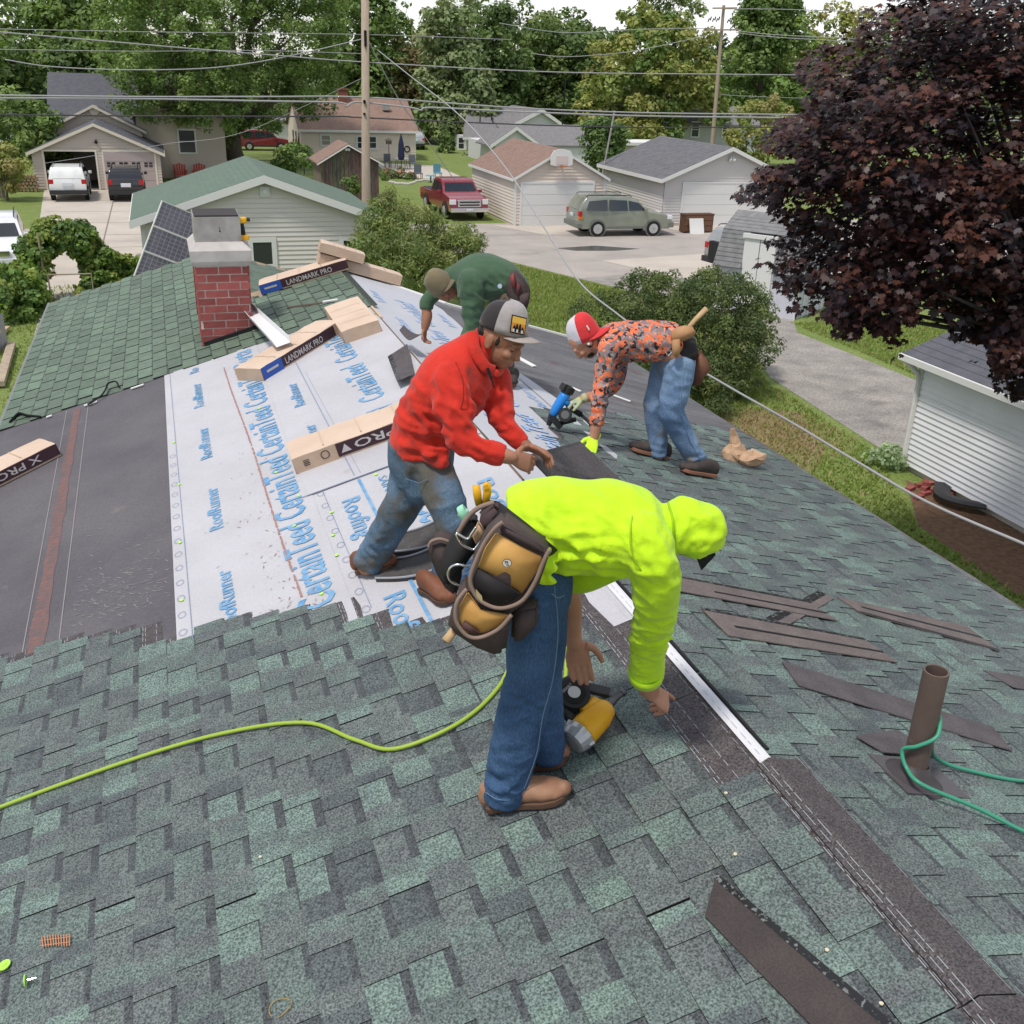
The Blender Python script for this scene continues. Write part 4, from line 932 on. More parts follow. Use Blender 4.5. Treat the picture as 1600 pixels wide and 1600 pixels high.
q1, q2 = atY(960, 222, 70), atY(1020, 240, 70); b = MB(); b.box(q1.x-.5, q2.x+2, 70, 73, 0, q1.z-.2); obj('wall', b, M('tan_wall', (.4, .35, .3), .8), t)
b = MB(); b.box(q1.x-.7, q2.x+2.2, 69.8, 73.2, q1.z-.2, q1.z); obj('roof', b, m_white, t)
t = thing('house', 'white house glimpsed beyond the dark red suv under the big maple', 'house', (8, 112, 0))
q1, q2 = atY(375, 205, 108), atY(440, 190, 108); b = MB(); b.box(q1.x-1, q2.x+1, 108, 112, 0, q2.z); obj('wall', b, m_white, t)
b = MB(); b.box(q1.x-1.3, q2.x+1.3, 107.6, 112.4, q2.z, q2.z+.15); obj('roof', b, r_grey, t)

# ---- white clapboard building at the right
t = thing('outbuilding', 'white clapboard outbuilding with white downpipe and grey roof at the right edge', 'outbuilding', (16, 10, 0))
wx, wy1, wy0 = 13.9, 16.15, 3.0
zt = None
r_ = ray(1440, 548); zt = CAM_H+r_[2]*(wx/r_[0])
b = MB(); b.box(wx, 20.5, wy0, wy1, .12, zt); obj('wall', b, m_wsid, t)
add_siding(t, m_wsid, (wx, wy1, 0), -Y_, -X_, wy1-wy0, .14, .115, lambda u_: zt-.06, individual=True)
b = MB(); b.box(wx+.05, 20.4, wy0, wy1-.05, 0, .12); obj('footing', b, m_conc, t)
b = MB(); xm = 17.2; zr = zt+1.25
for k in range(18):
    a, c = k/18, (k+1.25)/18
    p = [(wx-.3+(xm-wx+.3)*a, wy0, zt-.1+(zr-zt+.1)*a+.01), (wx-.3+(xm-wx+.3)*c, wy0, zt-.1+(zr-zt+.1)*c-.004), (wx-.3+(xm-wx+.3)*c, wy1+.3, zt-.1+(zr-zt+.1)*c-.004), (wx-.3+(xm-wx+.3)*a, wy1+.3, zt-.1+(zr-zt+.1)*a+.01)]
    b.hexa(p+[(q[0], q[1], q[2]+.02) for q in p])
b.hexa([(wx-.3, wy0, zt-.16), (xm, wy0, zr-.06), (xm, wy1+.3, zr-.06), (wx-.3, wy1+.3, zt-.16), (wx-.3, wy0, zt-.1), (xm, wy0, zr), (xm, wy1+.3, zr), (wx-.3, wy1+.3, zt-.1)])
b.hexa([(xm, wy0, zr-.06), (20.8, wy0, zt-.16), (20.8, wy1+.3, zt-.16), (xm, wy1+.3, zr-.06), (xm, wy0, zr), (20.8, wy0, zt-.1), (20.8, wy1+.3, zt-.1), (xm, wy1+.3, zr)])
obj('roof', b, r_slate, t)
b = MB(); b.box(wx-.36, wx-.24, wy0, wy1+.32, zt-.2, zt-.08); b.tube([(wx-.3, wy1+.2, zt-.16), (wx-.1, wy1-.02, zt-.42), (wx-.05, wy1-.04, zt-.6), (wx-.05, wy1-.04, .15)], .055, 8); b.box(wx-.06, wx+.03, wy1-.1, wy1+.02, .1, zt-.1); obj('gutter', b, m_white, t)

# ---- gambrel garden shed under the purple tree
t = thing('garden_shed', 'pale lavender gambrel shed with grey shingles and white double doors under the purple maple', 'shed', (19.2, 30.5, 0))
o_ = Vector((17.6, 31.1, 0)); a_ = (Vector((19.24, 28.8, 0))-o_).normalized(); n2 = Vector((-a_.y, a_.x, 0)); n2 = n2 if n2.dot(Vector((-1, -1, 0))) > 0 else -n2; n2 = Vector((a_.y, -a_.x, 0)) if Vector((a_.y, -a_.x, 0)).dot(Vector((-1, -1, 0))) > 0 else -Vector((a_.y, -a_.x, 0))
LL = 2.85; DD = 2.7; bk = -n2
def SH(a, d, z): return o_+a_*a+bk*d+Z_*z
def shx(mb, a0, a1, d0, d1, z0, z1, m=0): return mb.obox(SH((a0+a1)/2, (d0+d1)/2, (z0+z1)/2), a_*(a1-a0)/2, bk*(d1-d0)/2, Z_*(z1-z0)/2, m)
b = MB(); shx(b, 0, LL, 0, DD, 0, 1.5); b.prism([SH(LL, 0, 1.5), SH(LL, .42, 2.55), SH(LL, DD/2, 3.05), SH(LL, DD-.42, 2.55), SH(LL, DD, 1.5)], -a_*.05); b.prism([SH(.05, 0, 1.5), SH(.05, .42, 2.55), SH(.05, DD/2, 3.05), SH(.05, DD-.42, 2.55), SH(.05, DD, 1.5)], -a_*.05)
obj('wall', b, m_lav, t)
b = MB()
def rp(a0, a1, d0, z0, d1, z1, th=.05): 
    p = [SH(a0, d0, z0), SH(a1, d0, z0), SH(a1, d1, z1), SH(a0, d1, z1)]; nn = (p[1]-p[0]).cross(p[3]-p[0]).normalized(); nn = nn if nn.z > 0 else -nn
    b.hexa([q for q in p]+[q+nn*th for q in p]) if (p[1]-p[0]).cross(p[2]-p[0]).z > 0 else b.hexa([p[i] for i in (0, 3, 2, 1)]+[p[i]+nn*th for i in (0, 3, 2, 1)])
DA, DB = .85, 1.95
for k in range(8):
    f0, f1 = k/8, (k+1.2)/8
    for (s0_, s1_) in ((-.15, DA), (DB, LL+.15)): rp(s0_, s1_, -.12+.54*f0, 1.42+1.13*f0, -.12+.54*f1, 1.42+1.13*f1, .045)
for k in range(6):
    f0, f1 = k/6, (k+1.15)/6; rp(-.15, LL+.15, .38+(DD/2-.38)*f0, 2.54+.52*f0, .38+(DD/2-.38)*f1, 2.54+.52*f1, .045)
rp(-.15, LL+.15, DD/2, 3.06, DD-.38, 2.54); rp(-.15, LL+.15, DD-.38, 2.54, DD+.12, 1.42)
obj('roof', b, roofmat('shed_roof', (.15, .15, .155), (.21, .21, .215)), t)
b = MB(); b.bar(SH(DA-.05, -.06, 2.5), SH(DB+.05, -.06, 2.5), .1, .14); b.prism([SH(DA, -.05, 1.45), SH(DA, -.05, 2.5), SH(DA, .4, 2.5)], a_*.03); b.prism([SH(DB, -.05, 1.45), SH(DB, -.05, 2.5), SH(DB, .4, 2.5)], -a_*.03); obj('fascia', b, m_white, t)
for a0, a1 in ((DA+.03, (DA+DB)/2-.015), ((DA+DB)/2+.015, DB-.03)):
    b = MB(); shx(b, a0, a1, -.05, .02, .25, 2.42); obj('door', b, m_white, t)
b = MB(); shx(b, LL+.001, LL+.04, -.03, .12, 0, 1.5)
for d_ in (.6, 1.1, 1.7, 2.3): shx(b, LL+.001, LL+.03, d_, d_+.1, 0, 1.5)
obj('corner_trim', b, m_white, t)
# ================================================================== trees, shrubs, poles, wires
m_bark = M('bark', (.16, .13, .1), .95, (.09, .075, .06), 5, stretch=(6, 6, 1), bs=8, bstr=.6, bdist=.05, coord='World')
m_leaf = leafmat('leaf', (2.0, 1.9, 2.0), .34)
m_leafd = leafmat('purple_leaf', (1, 1, 1), .10, .42)
def leaf_cloud(ells, npuff, nleaf, size, puff, cols, seed, up=.45, aspect=.62, keep=None, shell=.55, flat=1.0):
    """ells: list of (centre, rx, ry, rz). Returns quads of leaf clumps grouped in puffs over the ellipsoids."""
    g = np.random.default_rng(seed); V = []; C = []
    vol = np.array([e[1]*e[2]*e[3] for e in ells])**.75; vol = vol/vol.sum()
    cols = np.array(cols)
    for e, f in zip(ells, vol):
        k = max(3, int(npuff*f)); c0 = np.array(e[0]); R3 = np.array(e[1:4])
        d = g.normal(size=(k, 3)); d /= np.linalg.norm(d, axis=1)[:, None]
        r = shell+(1-shell)*g.random(k)**.6
        pc = c0+d*R3*r[:, None]
        pr = puff*g.uniform(.6, 1.35, k)
        for i in range(k):
            m = int(nleaf*pr[i]/puff)
            dd = g.normal(size=(m, 3)); dd[:, 2] = dd[:, 2]*.9+.25; dd /= np.linalg.norm(dd, axis=1)[:, None]
            p = pc[i]+dd*(pr[i]*(.62+.42*g.random(m)))[:, None]*np.array([1, 1, .8*flat])
            n = dd*.75+np.array([0, 0, up])+g.normal(size=(m, 3))*.38; n /= np.linalg.norm(n, axis=1)[:, None]
            t = np.cross(n, g.normal(size=(m, 3))); t /= np.linalg.norm(t, axis=1)[:, None]; b_ = np.cross(n, t)
            s = size*g.uniform(.6, 1.3, m)[:, None]
            q = np.stack([p-t*s, p+b_*s*aspect, p+t*s, p-b_*s*aspect], 1)
            ci = cols[g.integers(len(cols))]*g.uniform(.82, 1.2); cc = np.ones((m, 4, 4)); cc[:, :, :3] = (ci*g.uniform(.75, 1.25, m)[:, None])[:, None, :]
            V.append(q); C.append(cc)
    V = np.concatenate(V); C = np.concatenate(C)
    if keep is not None: k = keep(V.mean(1)); V = V[k]; C = C[k]
    return V.reshape(-1, 3), C.reshape(-1, 4)
def branches(mb, base, ells, r0, seed, top=None):
    r = random.Random(seed); base = Vector(base)
    cen = Vector(np.mean([np.array(e[0]) for e in ells], 0)); zlow = min(e[0][2]-e[3] for e in ells)
    fork = Vector((base.x+(cen.x-base.x)*.3, base.y+(cen.y-base.y)*.3, max(zlow+.2, (cen.z+base.z)*.35)))
    mb.tube([base-Vector((0, 0, .1)), base+Vector((0, 0, .25)), (base+fork)/2+Vector((r.uniform(-.1, .1)*r0*3, 0, 0)), fork], [r0*1.45, r0*1.1, r0*.95, r0*.85], 10)
    tg = [Vector(e[0]) for e in ells]; 
    while len(tg) < 6: e = r.choice(ells); tg.append(Vector(e[0])+Vector((r.uniform(-.7, .7)*e[1], r.uniform(-.7, .7)*e[2], r.uniform(-.5, .8)*e[3])))
    for q in tg:
        md = fork.lerp(q, .5)+Vector((r.uniform(-.1, .1), r.uniform(-.1, .1), .12))*(q-fork).length
        mb.tube([fork-Vector((0, 0, .1)), md, q], [r0*.5, r0*.32, r0*.1], 6)
        for _ in range(3):
            e = r.choice(ells); z = md.lerp(q, r.random()); w = z+Vector((r.uniform(-1, 1), r.uniform(-1, 1), r.uniform(0, 1)))*(q-fork).length*.3
            mb.tube([z, w], [r0*.2, r0*.05], 5)
    return mb
def px_ell(px, py, rx, ry, Y, dep=None):
    c = atY(px, py, Y); k = (Vector((0, 0, CAM_H))-c).length/1600; return (tuple(c), rx*k, (dep or rx)*k, ry*k)
def tree(name, label, cat, ells, trunk, r0, cols, npuff, nleaf, size, puff, seed, group=None, mat_=None, stem=True, **kw):
    base = Vector(trunk); t = thing(name, label, cat, base, group)
    V, C = leaf_cloud(ells, npuff, nleaf, size, puff, cols, seed, **kw)
    o = bpy.data.objects.new('crown', npmesh('crown', V, 4, C, mat_ or m_leaf)); link(o, t)
    if stem: obj('trunk', branches(MB(), base, ells, r0, seed), m_bark, t, smooth=True)
    return t
G_MAPLE = [(.075, .12, .033), (.09, .14, .04), (.06, .1, .028), (.1, .145, .045)]
G_DARK = [(.062, .1, .032), (.052, .086, .029), (.074, .112, .036)]
G_MID = [(.07, .11, .033), (.085, .12, .037), (.06, .095, .03)]
G_YEL = [(.13, .15, .042), (.15, .16, .05), (.11, .14, .04), (.16, .15, .06)]
G_BRN = [(.11, .1, .045), (.13, .11, .055), (.08, .09, .035)]
G_PALE = [(.12, .16, .07), (.14, .17, .085), (.1, .14, .06)]
tr = atY(372, 262, 80); 
tree('maple_tree', 'huge mid green maple spreading over the beige house, its trunk beside the dark red suv', 'tree',
     [px_ell(360, 20, 150, 100, 78), px_ell(260, 70, 95, 85, 71), px_ell(285, 120, 70, 45, 71), px_ell(455, 60, 85, 90, 80), px_ell(330, 135, 70, 60, 72), px_ell(215, 150, 45, 28, 71), px_ell(255, 172, 40, 18, 70.5), px_ell(320, 185, 50, 22, 71), px_ell(420, 150, 95, 45, 79), px_ell(375, 185, 55, 30, 77.5), px_ell(485, 135, 45, 45, 80), px_ell(300, -70, 170, 90, 81), px_ell(450, -50, 100, 80, 81), px_ell(235, 10, 80, 80, 72)],
     (tr.x, 80, 0), .62, G_MAPLE, 1150, 95, .115, .58, 21, up=.8)
BT = [  # px, py, rx, ry, Y, colours, name, label
 (45, 60, 110, 85, 108, G_MID, 'oak_tree', 'tall green tree at the far left edge with bare twisted branches showing'),
 (150, 30, 95, 95, 104, G_MAPLE, 'oak_tree', 'bright green tree just left of the huge maple'),
 (-40, 130, 80, 80, 96, G_DARK, 'oak_tree', 'dark tree cut by the left edge above the shingled roof sliver'),
 (130, 120, 70, 45, 98, G_DARK, 'oak_tree', 'low dark tree directly behind the slate roof of the beige house'),
 (560, 70, 60, 90, 112, G_MAPLE, 'oak_tree', 'green tree directly behind the wooden power pole'),
 (640, 135, 45, 75, 112, G_BRN, 'oak_tree', 'olive brown tree behind the right end of the peach bungalow'),
 (700, 115, 46, 105, 106, G_PALE, 'poplar_tree', 'tall pale green columnar tree beside the peach bungalow'),
 (775, 105, 45, 85, 114, G_DARK, 'oak_tree', 'dark rounded tree right of the pale columnar tree'),
 (840, 110, 55, 75, 120, G_MID, 'oak_tree', 'mid green tree behind the white gabled house'),
 (905, 130, 55, 75, 118, G_DARK, 'oak_tree', 'dark tree in the gap behind the short grey post'),
 (745, 165, 35, 40, 104, G_PALE, 'spruce_tree', 'small blue green conical tree behind the white gabled house'),
 (1205, 100, 70, 95, 112, G_MAPLE, 'oak_tree', 'tall full green tree right of the far power pole'),
 (1200, 20, 40, 60, 112, G_MAPLE, 'oak_tree', 'pointed green top rising behind the far power pole'),
 (1300, 90, 75, 75, 124, G_YEL, 'oak_tree', 'hazy yellow green tree partly behind the purple maple'),
 (880, 75, 60, 50, 135, G_MID, 'oak_tree', 'distant tree crown on the skyline left of the yellow green maple'),
 (1120, 140, 50, 70, 125, G_DARK, 'oak_tree', 'dark tree behind the far power pole and pale green house'),
 (1420, 110, 80, 90, 118, G_DARK, 'oak_tree', 'dark green tree almost wholly behind the purple maple'),
]
for i, (px, py, rx, ry, Y, cols, nm, lab) in enumerate(BT):
    e = [px_ell(px, py, rx, ry, Y), px_ell(px-rx*.45, py+ry*.25, rx*.6, ry*.6, Y-1), px_ell(px+rx*.45, py+ry*.2, rx*.6, ry*.6, Y-.5), px_ell(px+rx*.1, py-ry*.45, rx*.55, ry*.5, Y), px_ell(px, py+ry*.55, rx*.8, ry*.5, Y-1.5)]
    if nm == 'poplar_tree': e = [px_ell(px, py+ry*k, rx*(1-.25*abs(k)), ry*.35, Y) for k in (-.75, -.4, 0, .4, .75)]
    if nm == 'spruce_tree': e = [px_ell(px, py+ry*k, rx*(.35+.5*(k+1)/2), ry*.3, Y) for k in (-.9, -.4, 0, .4, .8)]
    b0 = onG(px, 250); tree(nm, lab, 'tree', e, (atY(px, py, Y).x, Y, 0), .35, cols, 150, 70, .27, 1.05, 40+i, group='trees behind the houses')
tree('maple_tree', 'large yellow green maple left of the far power pole, behind the grey-beige garage', 'tree',
     [px_ell(1020, 120, 95, 80, 102), px_ell(960, 165, 60, 50, 100), px_ell(1075, 150, 60, 60, 100), px_ell(1010, 65, 60, 45, 102), px_ell(1060, 90, 55, 50, 101), px_ell(1000, 195, 70, 35, 99)], (atY(1020, 200, 102).x, 102, 0), .45, G_YEL[:3]+G_MAPLE[:1], 260, 80, .25, 1.0, 71)
# thin wispy tops against the sky
for i, (px, py, rx, ry, lab) in enumerate([(625, 50, 45, 50, 'thin feathery birch showing sky left of the columnar tree'), (735, 20, 40, 35, 'wispy tree top above the columnar tree'), (805, 45, 40, 45, 'loose tree top on the skyline right of the thin far mast'), (860, 60, 40, 40, 'feathery skyline tree left of the yellow green maple'), (1015, 20, 35, 45, 'sparse tree top above the yellow green maple'), (1060, 15, 45, 35, 'sparse crown poking into the sky beside the far power pole')]):
    e = [px_ell(px+dx*rx, py+dy*ry, rx*.4, ry*.4, 130) for dx, dy in ((0, 0), (-.5, .3), (.5, .2), (.2, -.6), (-.3, -.5), (.1, .7))]
    tree('birch_tree', lab, 'tree', e, (atY(px, py, 130).x, 130, 0), .16, G_PALE if i % 2 else G_MID, 46, 26, .28, .8, 90+i, group='thin trees on the skyline')
# woodland mass closing the view behind the trees
ee = [px_ell(px, 150+10*math.sin(px), 120, 60, 165) for px in range(-300, 1950, 105)]
V, C = leaf_cloud(ee, 900, 60, .55, 2.6, [(.06, .09, .033), (.07, .1, .04), (.05, .08, .03), (.085, .09, .04)], 5)
o = bpy.data.objects.new('woodland', npmesh('woodland', V, 4, C, m_leaf)); COL.objects.link(o); tag(o, 'dark green far-off woodland closing the view behind the neighbourhood', 'woodland', kind='stuff')
# shrubs
def shrub(name, label, ells, cols, npuff, nleaf, size, puff, seed, base, group=None, **kw):
    return tree(name, label, 'shrub' if 'shrub' in name or 'bush' in name else 'plant', ells, base, .06, cols, npuff, nleaf, size, puff, seed, group, **kw)
shrub('leafy_bush', 'large dense green bush at the left edge beside the two bay garage', [px_ell(30, 215, 55, 55, 70), px_ell(0, 185, 60, 50, 71), px_ell(75, 225, 28, 40, 71)], G_MAPLE, 90, 90, .16, .6, 201, (atY(20, 250, 70).x, 70, 0))
shrub('leafy_bush', 'small yellowing bush at the left edge above the wooden fence', [px_ell(5, 262, 28, 30, 62)], G_YEL, 26, 80, .12, .4, 202, (atY(4, 262, 62).x, 62, 0))
shrub('leafy_bush', 'round dark green shrub between the peach and the grey-beige garages', [px_ell(945, 225, 33, 36, 66), px_ell(940, 205, 22, 20, 66)], G_DARK, 60, 80, .13, .5, 203, (atY(945, 225, 66).x, 66, 0))
shrub('leafy_bush', 'yellow green shrub in front of the pale green house', [px_ell(1190, 205, 45, 45, 84), px_ell(1165, 225, 30, 28, 83)], G_YEL, 60, 80, .16, .6, 204, (atY(1190, 205, 84).x, 84, 0))
shrub('leafy_bush', 'clipped dark conical shrub at the corner of the white gabled house', [px_ell(700, 232, 14, 20, 96), px_ell(700, 218, 8, 14, 96)], G_DARK, 30, 60, .13, .35, 205, (atY(700, 232, 96).x, 96, 0))
shrub('leafy_bush', 'low grey green shrub under the windows of the white gabled house', [px_ell(725, 254, 24, 12, 94)], G_PALE, 22, 60, .13, .35, 206, (atY(725, 254, 94).x, 94, 0))
shrub('leafy_bush', 'green shrub left of the weathered shed beside the low fence', [px_ell(462, 245, 22, 20, 72), px_ell(445, 255, 18, 12, 72)], G_MAPLE, 36, 60, .13, .4, 207, (atY(462, 245, 72).x, 72, 0))
shrub('flower_bed_plant', 'low green garden plants edging the patio behind the red pickup', [px_ell(612, 275, 20, 14, 74), px_ell(640, 277, 14, 8, 73), px_ell(598, 285, 12, 10, 72)], G_MID+[(.2, .1, .06)], 40, 50, .1, .3, 208, (atY(612, 285, 74).x, 74, 0))
shrub('leafy_bush', 'tiny green bush against the right side of the weathered shed', [px_ell(550, 292, 12, 14, 59)], G_MID, 14, 60, .1, .25, 209, (atY(550, 292, 59).x, 59, 0))
# fruit tree right of the green roofed garage: long drooping leaves
pe = [px_ell(648, 362, 52, 42, 33), px_ell(610, 385, 48, 42, 32), px_ell(700, 398, 52, 34, 32), px_ell(640, 420, 60, 40, 31), px_ell(725, 372, 38, 16, 32.5), px_ell(595, 345, 30, 28, 33), px_ell(612, 318, 22, 20, 33.5), px_ell(580, 395, 28, 25, 31.5)]
tree('peach_tree', 'bushy fruit tree with long drooping green leaves beside the cream garage', 'tree', pe, (atY(650, 420, 32.5).x, 32.5, 0), .1, [(.105, .135, .04), (.085, .12, .036), (.066, .095, .03), (.125, .14, .055)], 330, 75, .085, .32, 301, aspect=.24, up=.2)
# round bush by the gravel drive
re_ = [px_ell(1080, 520, 120, 90, 22.5, 110), px_ell(1150, 560, 65, 65, 21.5), px_ell(1010, 475, 75, 45, 24.5), px_ell(1130, 470, 70, 45, 23.5), px_ell(950, 490, 60, 30, 25.5), px_ell(1090, 600, 60, 50, 20.5), px_ell(1060, 455, 50, 30, 24.5), px_ell(1165, 500, 45, 45, 22.5)]
tree('leafy_bush', 'big rounded small-leaved bush between the roof edge and the gravel drive', 'shrub', re_, (13.0, 22, 0), .08, [(.048, .072, .024), (.066, .092, .03), (.036, .055, .02), (.085, .105, .04)], 560, 110, .042, .24, 302, up=.3, aspect=.5)
# vine covered garden arch
def arch_px(t):   # along the arch opening from left foot over the top to the right foot
    P = spline([(50, 470), (52, 420), (62, 385), (95, 368), (125, 375), (150, 400), (165, 430), (180, 425), (205, 425)], 6); return P[int(t*(len(P)-1))][:2]
ae = [px_ell(*arch_px(i/26), 24 if i < 20 else 16, 20 if i < 20 else 20, 35.5+.05*i) for i in range(27)]+[px_ell(20, 445, 38, 28, 34), px_ell(10, 480, 45, 22, 33), px_ell(45, 475, 25, 25, 34), px_ell(155, 445, 26, 24, 36), px_ell(190, 440, 26, 18, 37)]
t = tree('vine_arch', 'garden arch smothered in leafy green vine over the concrete path', 'plant', ae, (-3.9, 35.2, 0), .05, [(.09, .14, .03), (.07, .12, .028), (.13, .17, .04), (.05, .09, .025)], 420, 60, .085, .24, 303, up=.25, aspect=.75, stem=False)
b = MB(); p0, p1 = atY(70, 440, 35.2), atY(135, 440, 36.2)
for p in (p0, p1): b.tube([(p.x, p.y, 0), (p.x, p.y, 2.2)], .03, 6)
gq = [atY(75, 432, 35), atY(143, 432, 35)]; b.tube([(gq[0].x, 35, .95), (gq[1].x, 35, .95), (gq[1].x, 35, 0)], .025, 6); b.tube([(gq[0].x, 35, .95), (gq[0].x, 35, 0)], .025, 6)
obj('gate_frame', b, M('rusty_wire', (.3, .24, .18), .8), t, kind='stuff')

# ---- purple maple, close, five lobed leaves
def maple_leaf():
    pts = []; prof = [(-90, .12), (-62, .5), (-40, .42), (-28, .78), (-12, .58), (5, .95), (22, .62), (40, .92), (55, .56), (72, .78), (90, 1.1), (108, .78), (125, .56), (140, .92), (158, .62), (175, .95), (192, .58), (208, .78), (220, .42), (242, .5)]
    return np.array([(r*math.cos(math.radians(a)), r*math.sin(math.radians(a))) for a, r in prof])
LEAF = maple_leaf(); NL = len(LEAF)
POLY = np.array([(1405, -60), (1400, 15), (1345, 30), (1290, 55), (1250, 100), (1262, 130), (1235, 165), (1215, 215), (1190, 265), (1165, 292), (1180, 335), (1205, 340), (1212, 380), (1200, 425), (1195, 450), (1240, 450), (1265, 485), (1315, 500), (1320, 535), (1350, 515), (1395, 540), (1410, 500), (1500, 505), (1515, 560), (1560, 575), (1590, 640), (1760, 660), (1760, -60)], float)
def inpoly(P, q):
    ins = np.zeros(len(q), bool); j = len(P)-1
    for i in range(len(P)):
        c = ((P[i, 1] > q[:, 1]) != (P[j, 1] > q[:, 1])) & (q[:, 0] < (P[j, 0]-P[i, 0])*(q[:, 1]-P[i, 1])/(P[j, 1]-P[i, 1]+1e-9)+P[i, 0]); ins ^= c; j = i
    return ins
def to_px(p):
    q = (np.asarray(p)-C0)@ROT; return np.stack([800+1600*q[:, 0]/q[:, 2], 800+1600*q[:, 1]/q[:, 2]], 1)
g = np.random.default_rng(77)
tc_ = np.array([10.6, 10.9, 5.9])          # crown centre
pc = np.stack([g.uniform(5.5, 15, 60000), g.uniform(8, 14, 60000), g.uniform(2.8, 9.4, 60000)], 1); fq = pc@np.array([FW[0], FW[1], 0])
shell = (((pc-tc_)/np.array([4.4, 2.6, 3.4]))**2).sum(1)
k = inpoly(POLY, to_px(pc)) & (fq > 10.8) & (fq < 14.6) & (shell < 1) & (g.random(60000) < .25+.75*shell) & (np.sin(pc[:, 0]*2.9+1.3*np.sin(pc[:, 2]*2.3))*np.sin(pc[:, 2]*3.3+pc[:, 1]*1.1) > -.5+.45*shell*(fq < 13)); pc = pc[k][:2300]
# layered sprays: flattened puffs of leaves
V = []; Cc = []
cols = np.array([(.036, .0155, .016), (.026, .013, .0155), (.05, .02, .016), (.021, .014, .018), (.075, .028, .019)])
for i, c in enumerate(pc):
    m = 18; R_ = g.uniform(.18, .38)
    d = g.normal(size=(m, 3))*np.array([1, 1, .42]); d /= np.linalg.norm(d, axis=1)[:, None]
    p = c+d*R_*(.35+.65*g.random(m))[:, None]
    out = (p-tc_); out /= np.linalg.norm(out, axis=1)[:, None]
    n = np.array([0, 0, .75])+out*.55+g.normal(size=(m, 3))*.33; n /= np.linalg.norm(n, axis=1)[:, None]
    tip = out*.8+np.array([0, 0, -.75])+g.normal(size=(m, 3))*.5; tip -= n*(tip*n).sum(1)[:, None]; tip /= np.linalg.norm(tip, axis=1)[:, None]; sd = np.cross(tip, n)
    s = g.uniform(.04, .074, m)
    q = p[:, None, :]+(sd[:, None, :]*LEAF[None, :, 0:1]+tip[:, None, :]*LEAF[None, :, 1:2])*s[:, None, None]
    q -= n[:, None, :]*(np.abs(LEAF[None, :, 0:1])**2*.35*s[:, None, None])     # blades droop at the sides
    cc = np.ones((m, NL, 4)); ci = cols[g.integers(len(cols))]; cc[:, :, :3] = (ci*g.uniform(.65, 1.35, m)[:, None])[:, None, :]
    V.append(q); Cc.append(cc)
V = np.concatenate(V); Cc = np.concatenate(Cc); lp = to_px(V.mean(1)); kk = inpoly(POLY, lp+np.stack([26*np.sin(lp[:, 1]*.064+1)+13*np.sin(lp[:, 1]*.17), 22*np.sin(lp[:, 0]*.075)+12*np.sin(lp[:, 0]*.2+2)], 1)+g.normal(size=lp.shape)*7); V = V[kk]; Cc = Cc[kk]
t = thing('maple_tree', 'dark purple leaved maple hanging close over the right side of the view', 'tree', (12.6, 9.4, 0))
o = bpy.data.objects.new('crown', npmesh('crown', V.reshape(-1, 3), NL, Cc.reshape(-1, 4), m_leafd)); link(o, t)
b = MB(); fk = Vector((11.3, 10.5, 3.6)); b.tube([(12.6, 9.4, -.1), (12.55, 9.45, .5), (12.2, 9.8, 2.2), fk], [.3, .22, .18, .16], 10)
for q in pc[::40]: md = fk.lerp(Vector(q), .5)+Vector((0, 0, .25)); b.tube([fk, md, Vector(q)], [.07, .035, .008], 5)
obj('trunk', b, M('dark_bark', (.06, .05, .05), .95), t, smooth=True)

# ---- poles and wires
m_pole = M('pole_wood', (.4, .32, .25), .9, (.31, .25, .195), 4, stretch=(9, 9, .5), bs=9, bstr=.4, dirt=(3, (.16, .11, .08), .64, .75))
m_wire = M('wire', (.33, .33, .34), .6); m_wired = M('dark_wire', (.05, .05, .055), .6)
t = thing('utility_pole', 'tall weathered wooden utility pole beside the peach bungalow', 'pole', (9.95, 46, 0))
pb, pt = atY(572, 322, 46), atY(570, -60, 46); b = MB(); b.tube([(pb.x+.03, 46, 0), (pb.x, 46, pb.z), (pt.x, 46, pt.z)], [.2, .19, .15], 14)
obj('post', b, m_pole, t, smooth=True)
b = MB()
for py in (178, 158, 160): q = atY(571, py, 45.8); b.tube([(q.x-.04, 45.78, q.z), (q.x-.04, 45.9, q.z)], .05, 8)
q = atY(571, 60, 45.8); b.box(q.x-.05, q.x+.05, 45.76, 45.84, q.z-.3, q.z+.3); obj('bracket', b, m_dark, t)
t = thing('utility_pole', 'far utility pole with crossarms and insulators between the yellow green and full green trees', 'pole', (39, 92, 0))
a_, c_ = atY(1113, 225, 88), atY(1131, 8, 88); b = MB(); b.tube([(a_.x, 88, 0), (a_.x, 88, a_.z), (c_.x, 88, c_.z)], [.2, .19, .13], 10); obj('post', b, m_pole, t)
for (px0, px1, py) in ((1112, 1149, 13), (1102, 1152, 47)):
    q0, q1 = atY(px0, py, 88), atY(px1, py, 88); b = MB(); b.bar((q0.x, 87.8, q0.z), (q1.x, 87.8, q1.z+.02), .12, .12)
    if py > 20:
        for f in (.05, .25, .75, .95): b.tube([(q0.x+(q1.x-q0.x)*f, 87.8, q0.z), (q0.x+(q1.x-q0.x)*f, 87.8, q0.z+.28)], [.05, .08], 6)
    obj('crossarm', b, m_pole, t)
for px, py in ((1106, 30), (1113, 30), (1119, 30), (1136, 32), (1143, 40)):
    q = atY(px, py, 88); b = MB(); b.tube([(q.x-.12, 87.7, q.z-.2), (q.x-.02, 87.7, q.z+.05), (q.x+.1, 87.7, q.z-.08), (q.x+.15, 87.7, q.z+.2)], .06, 6); obj('insulator', b, m_dark, t)
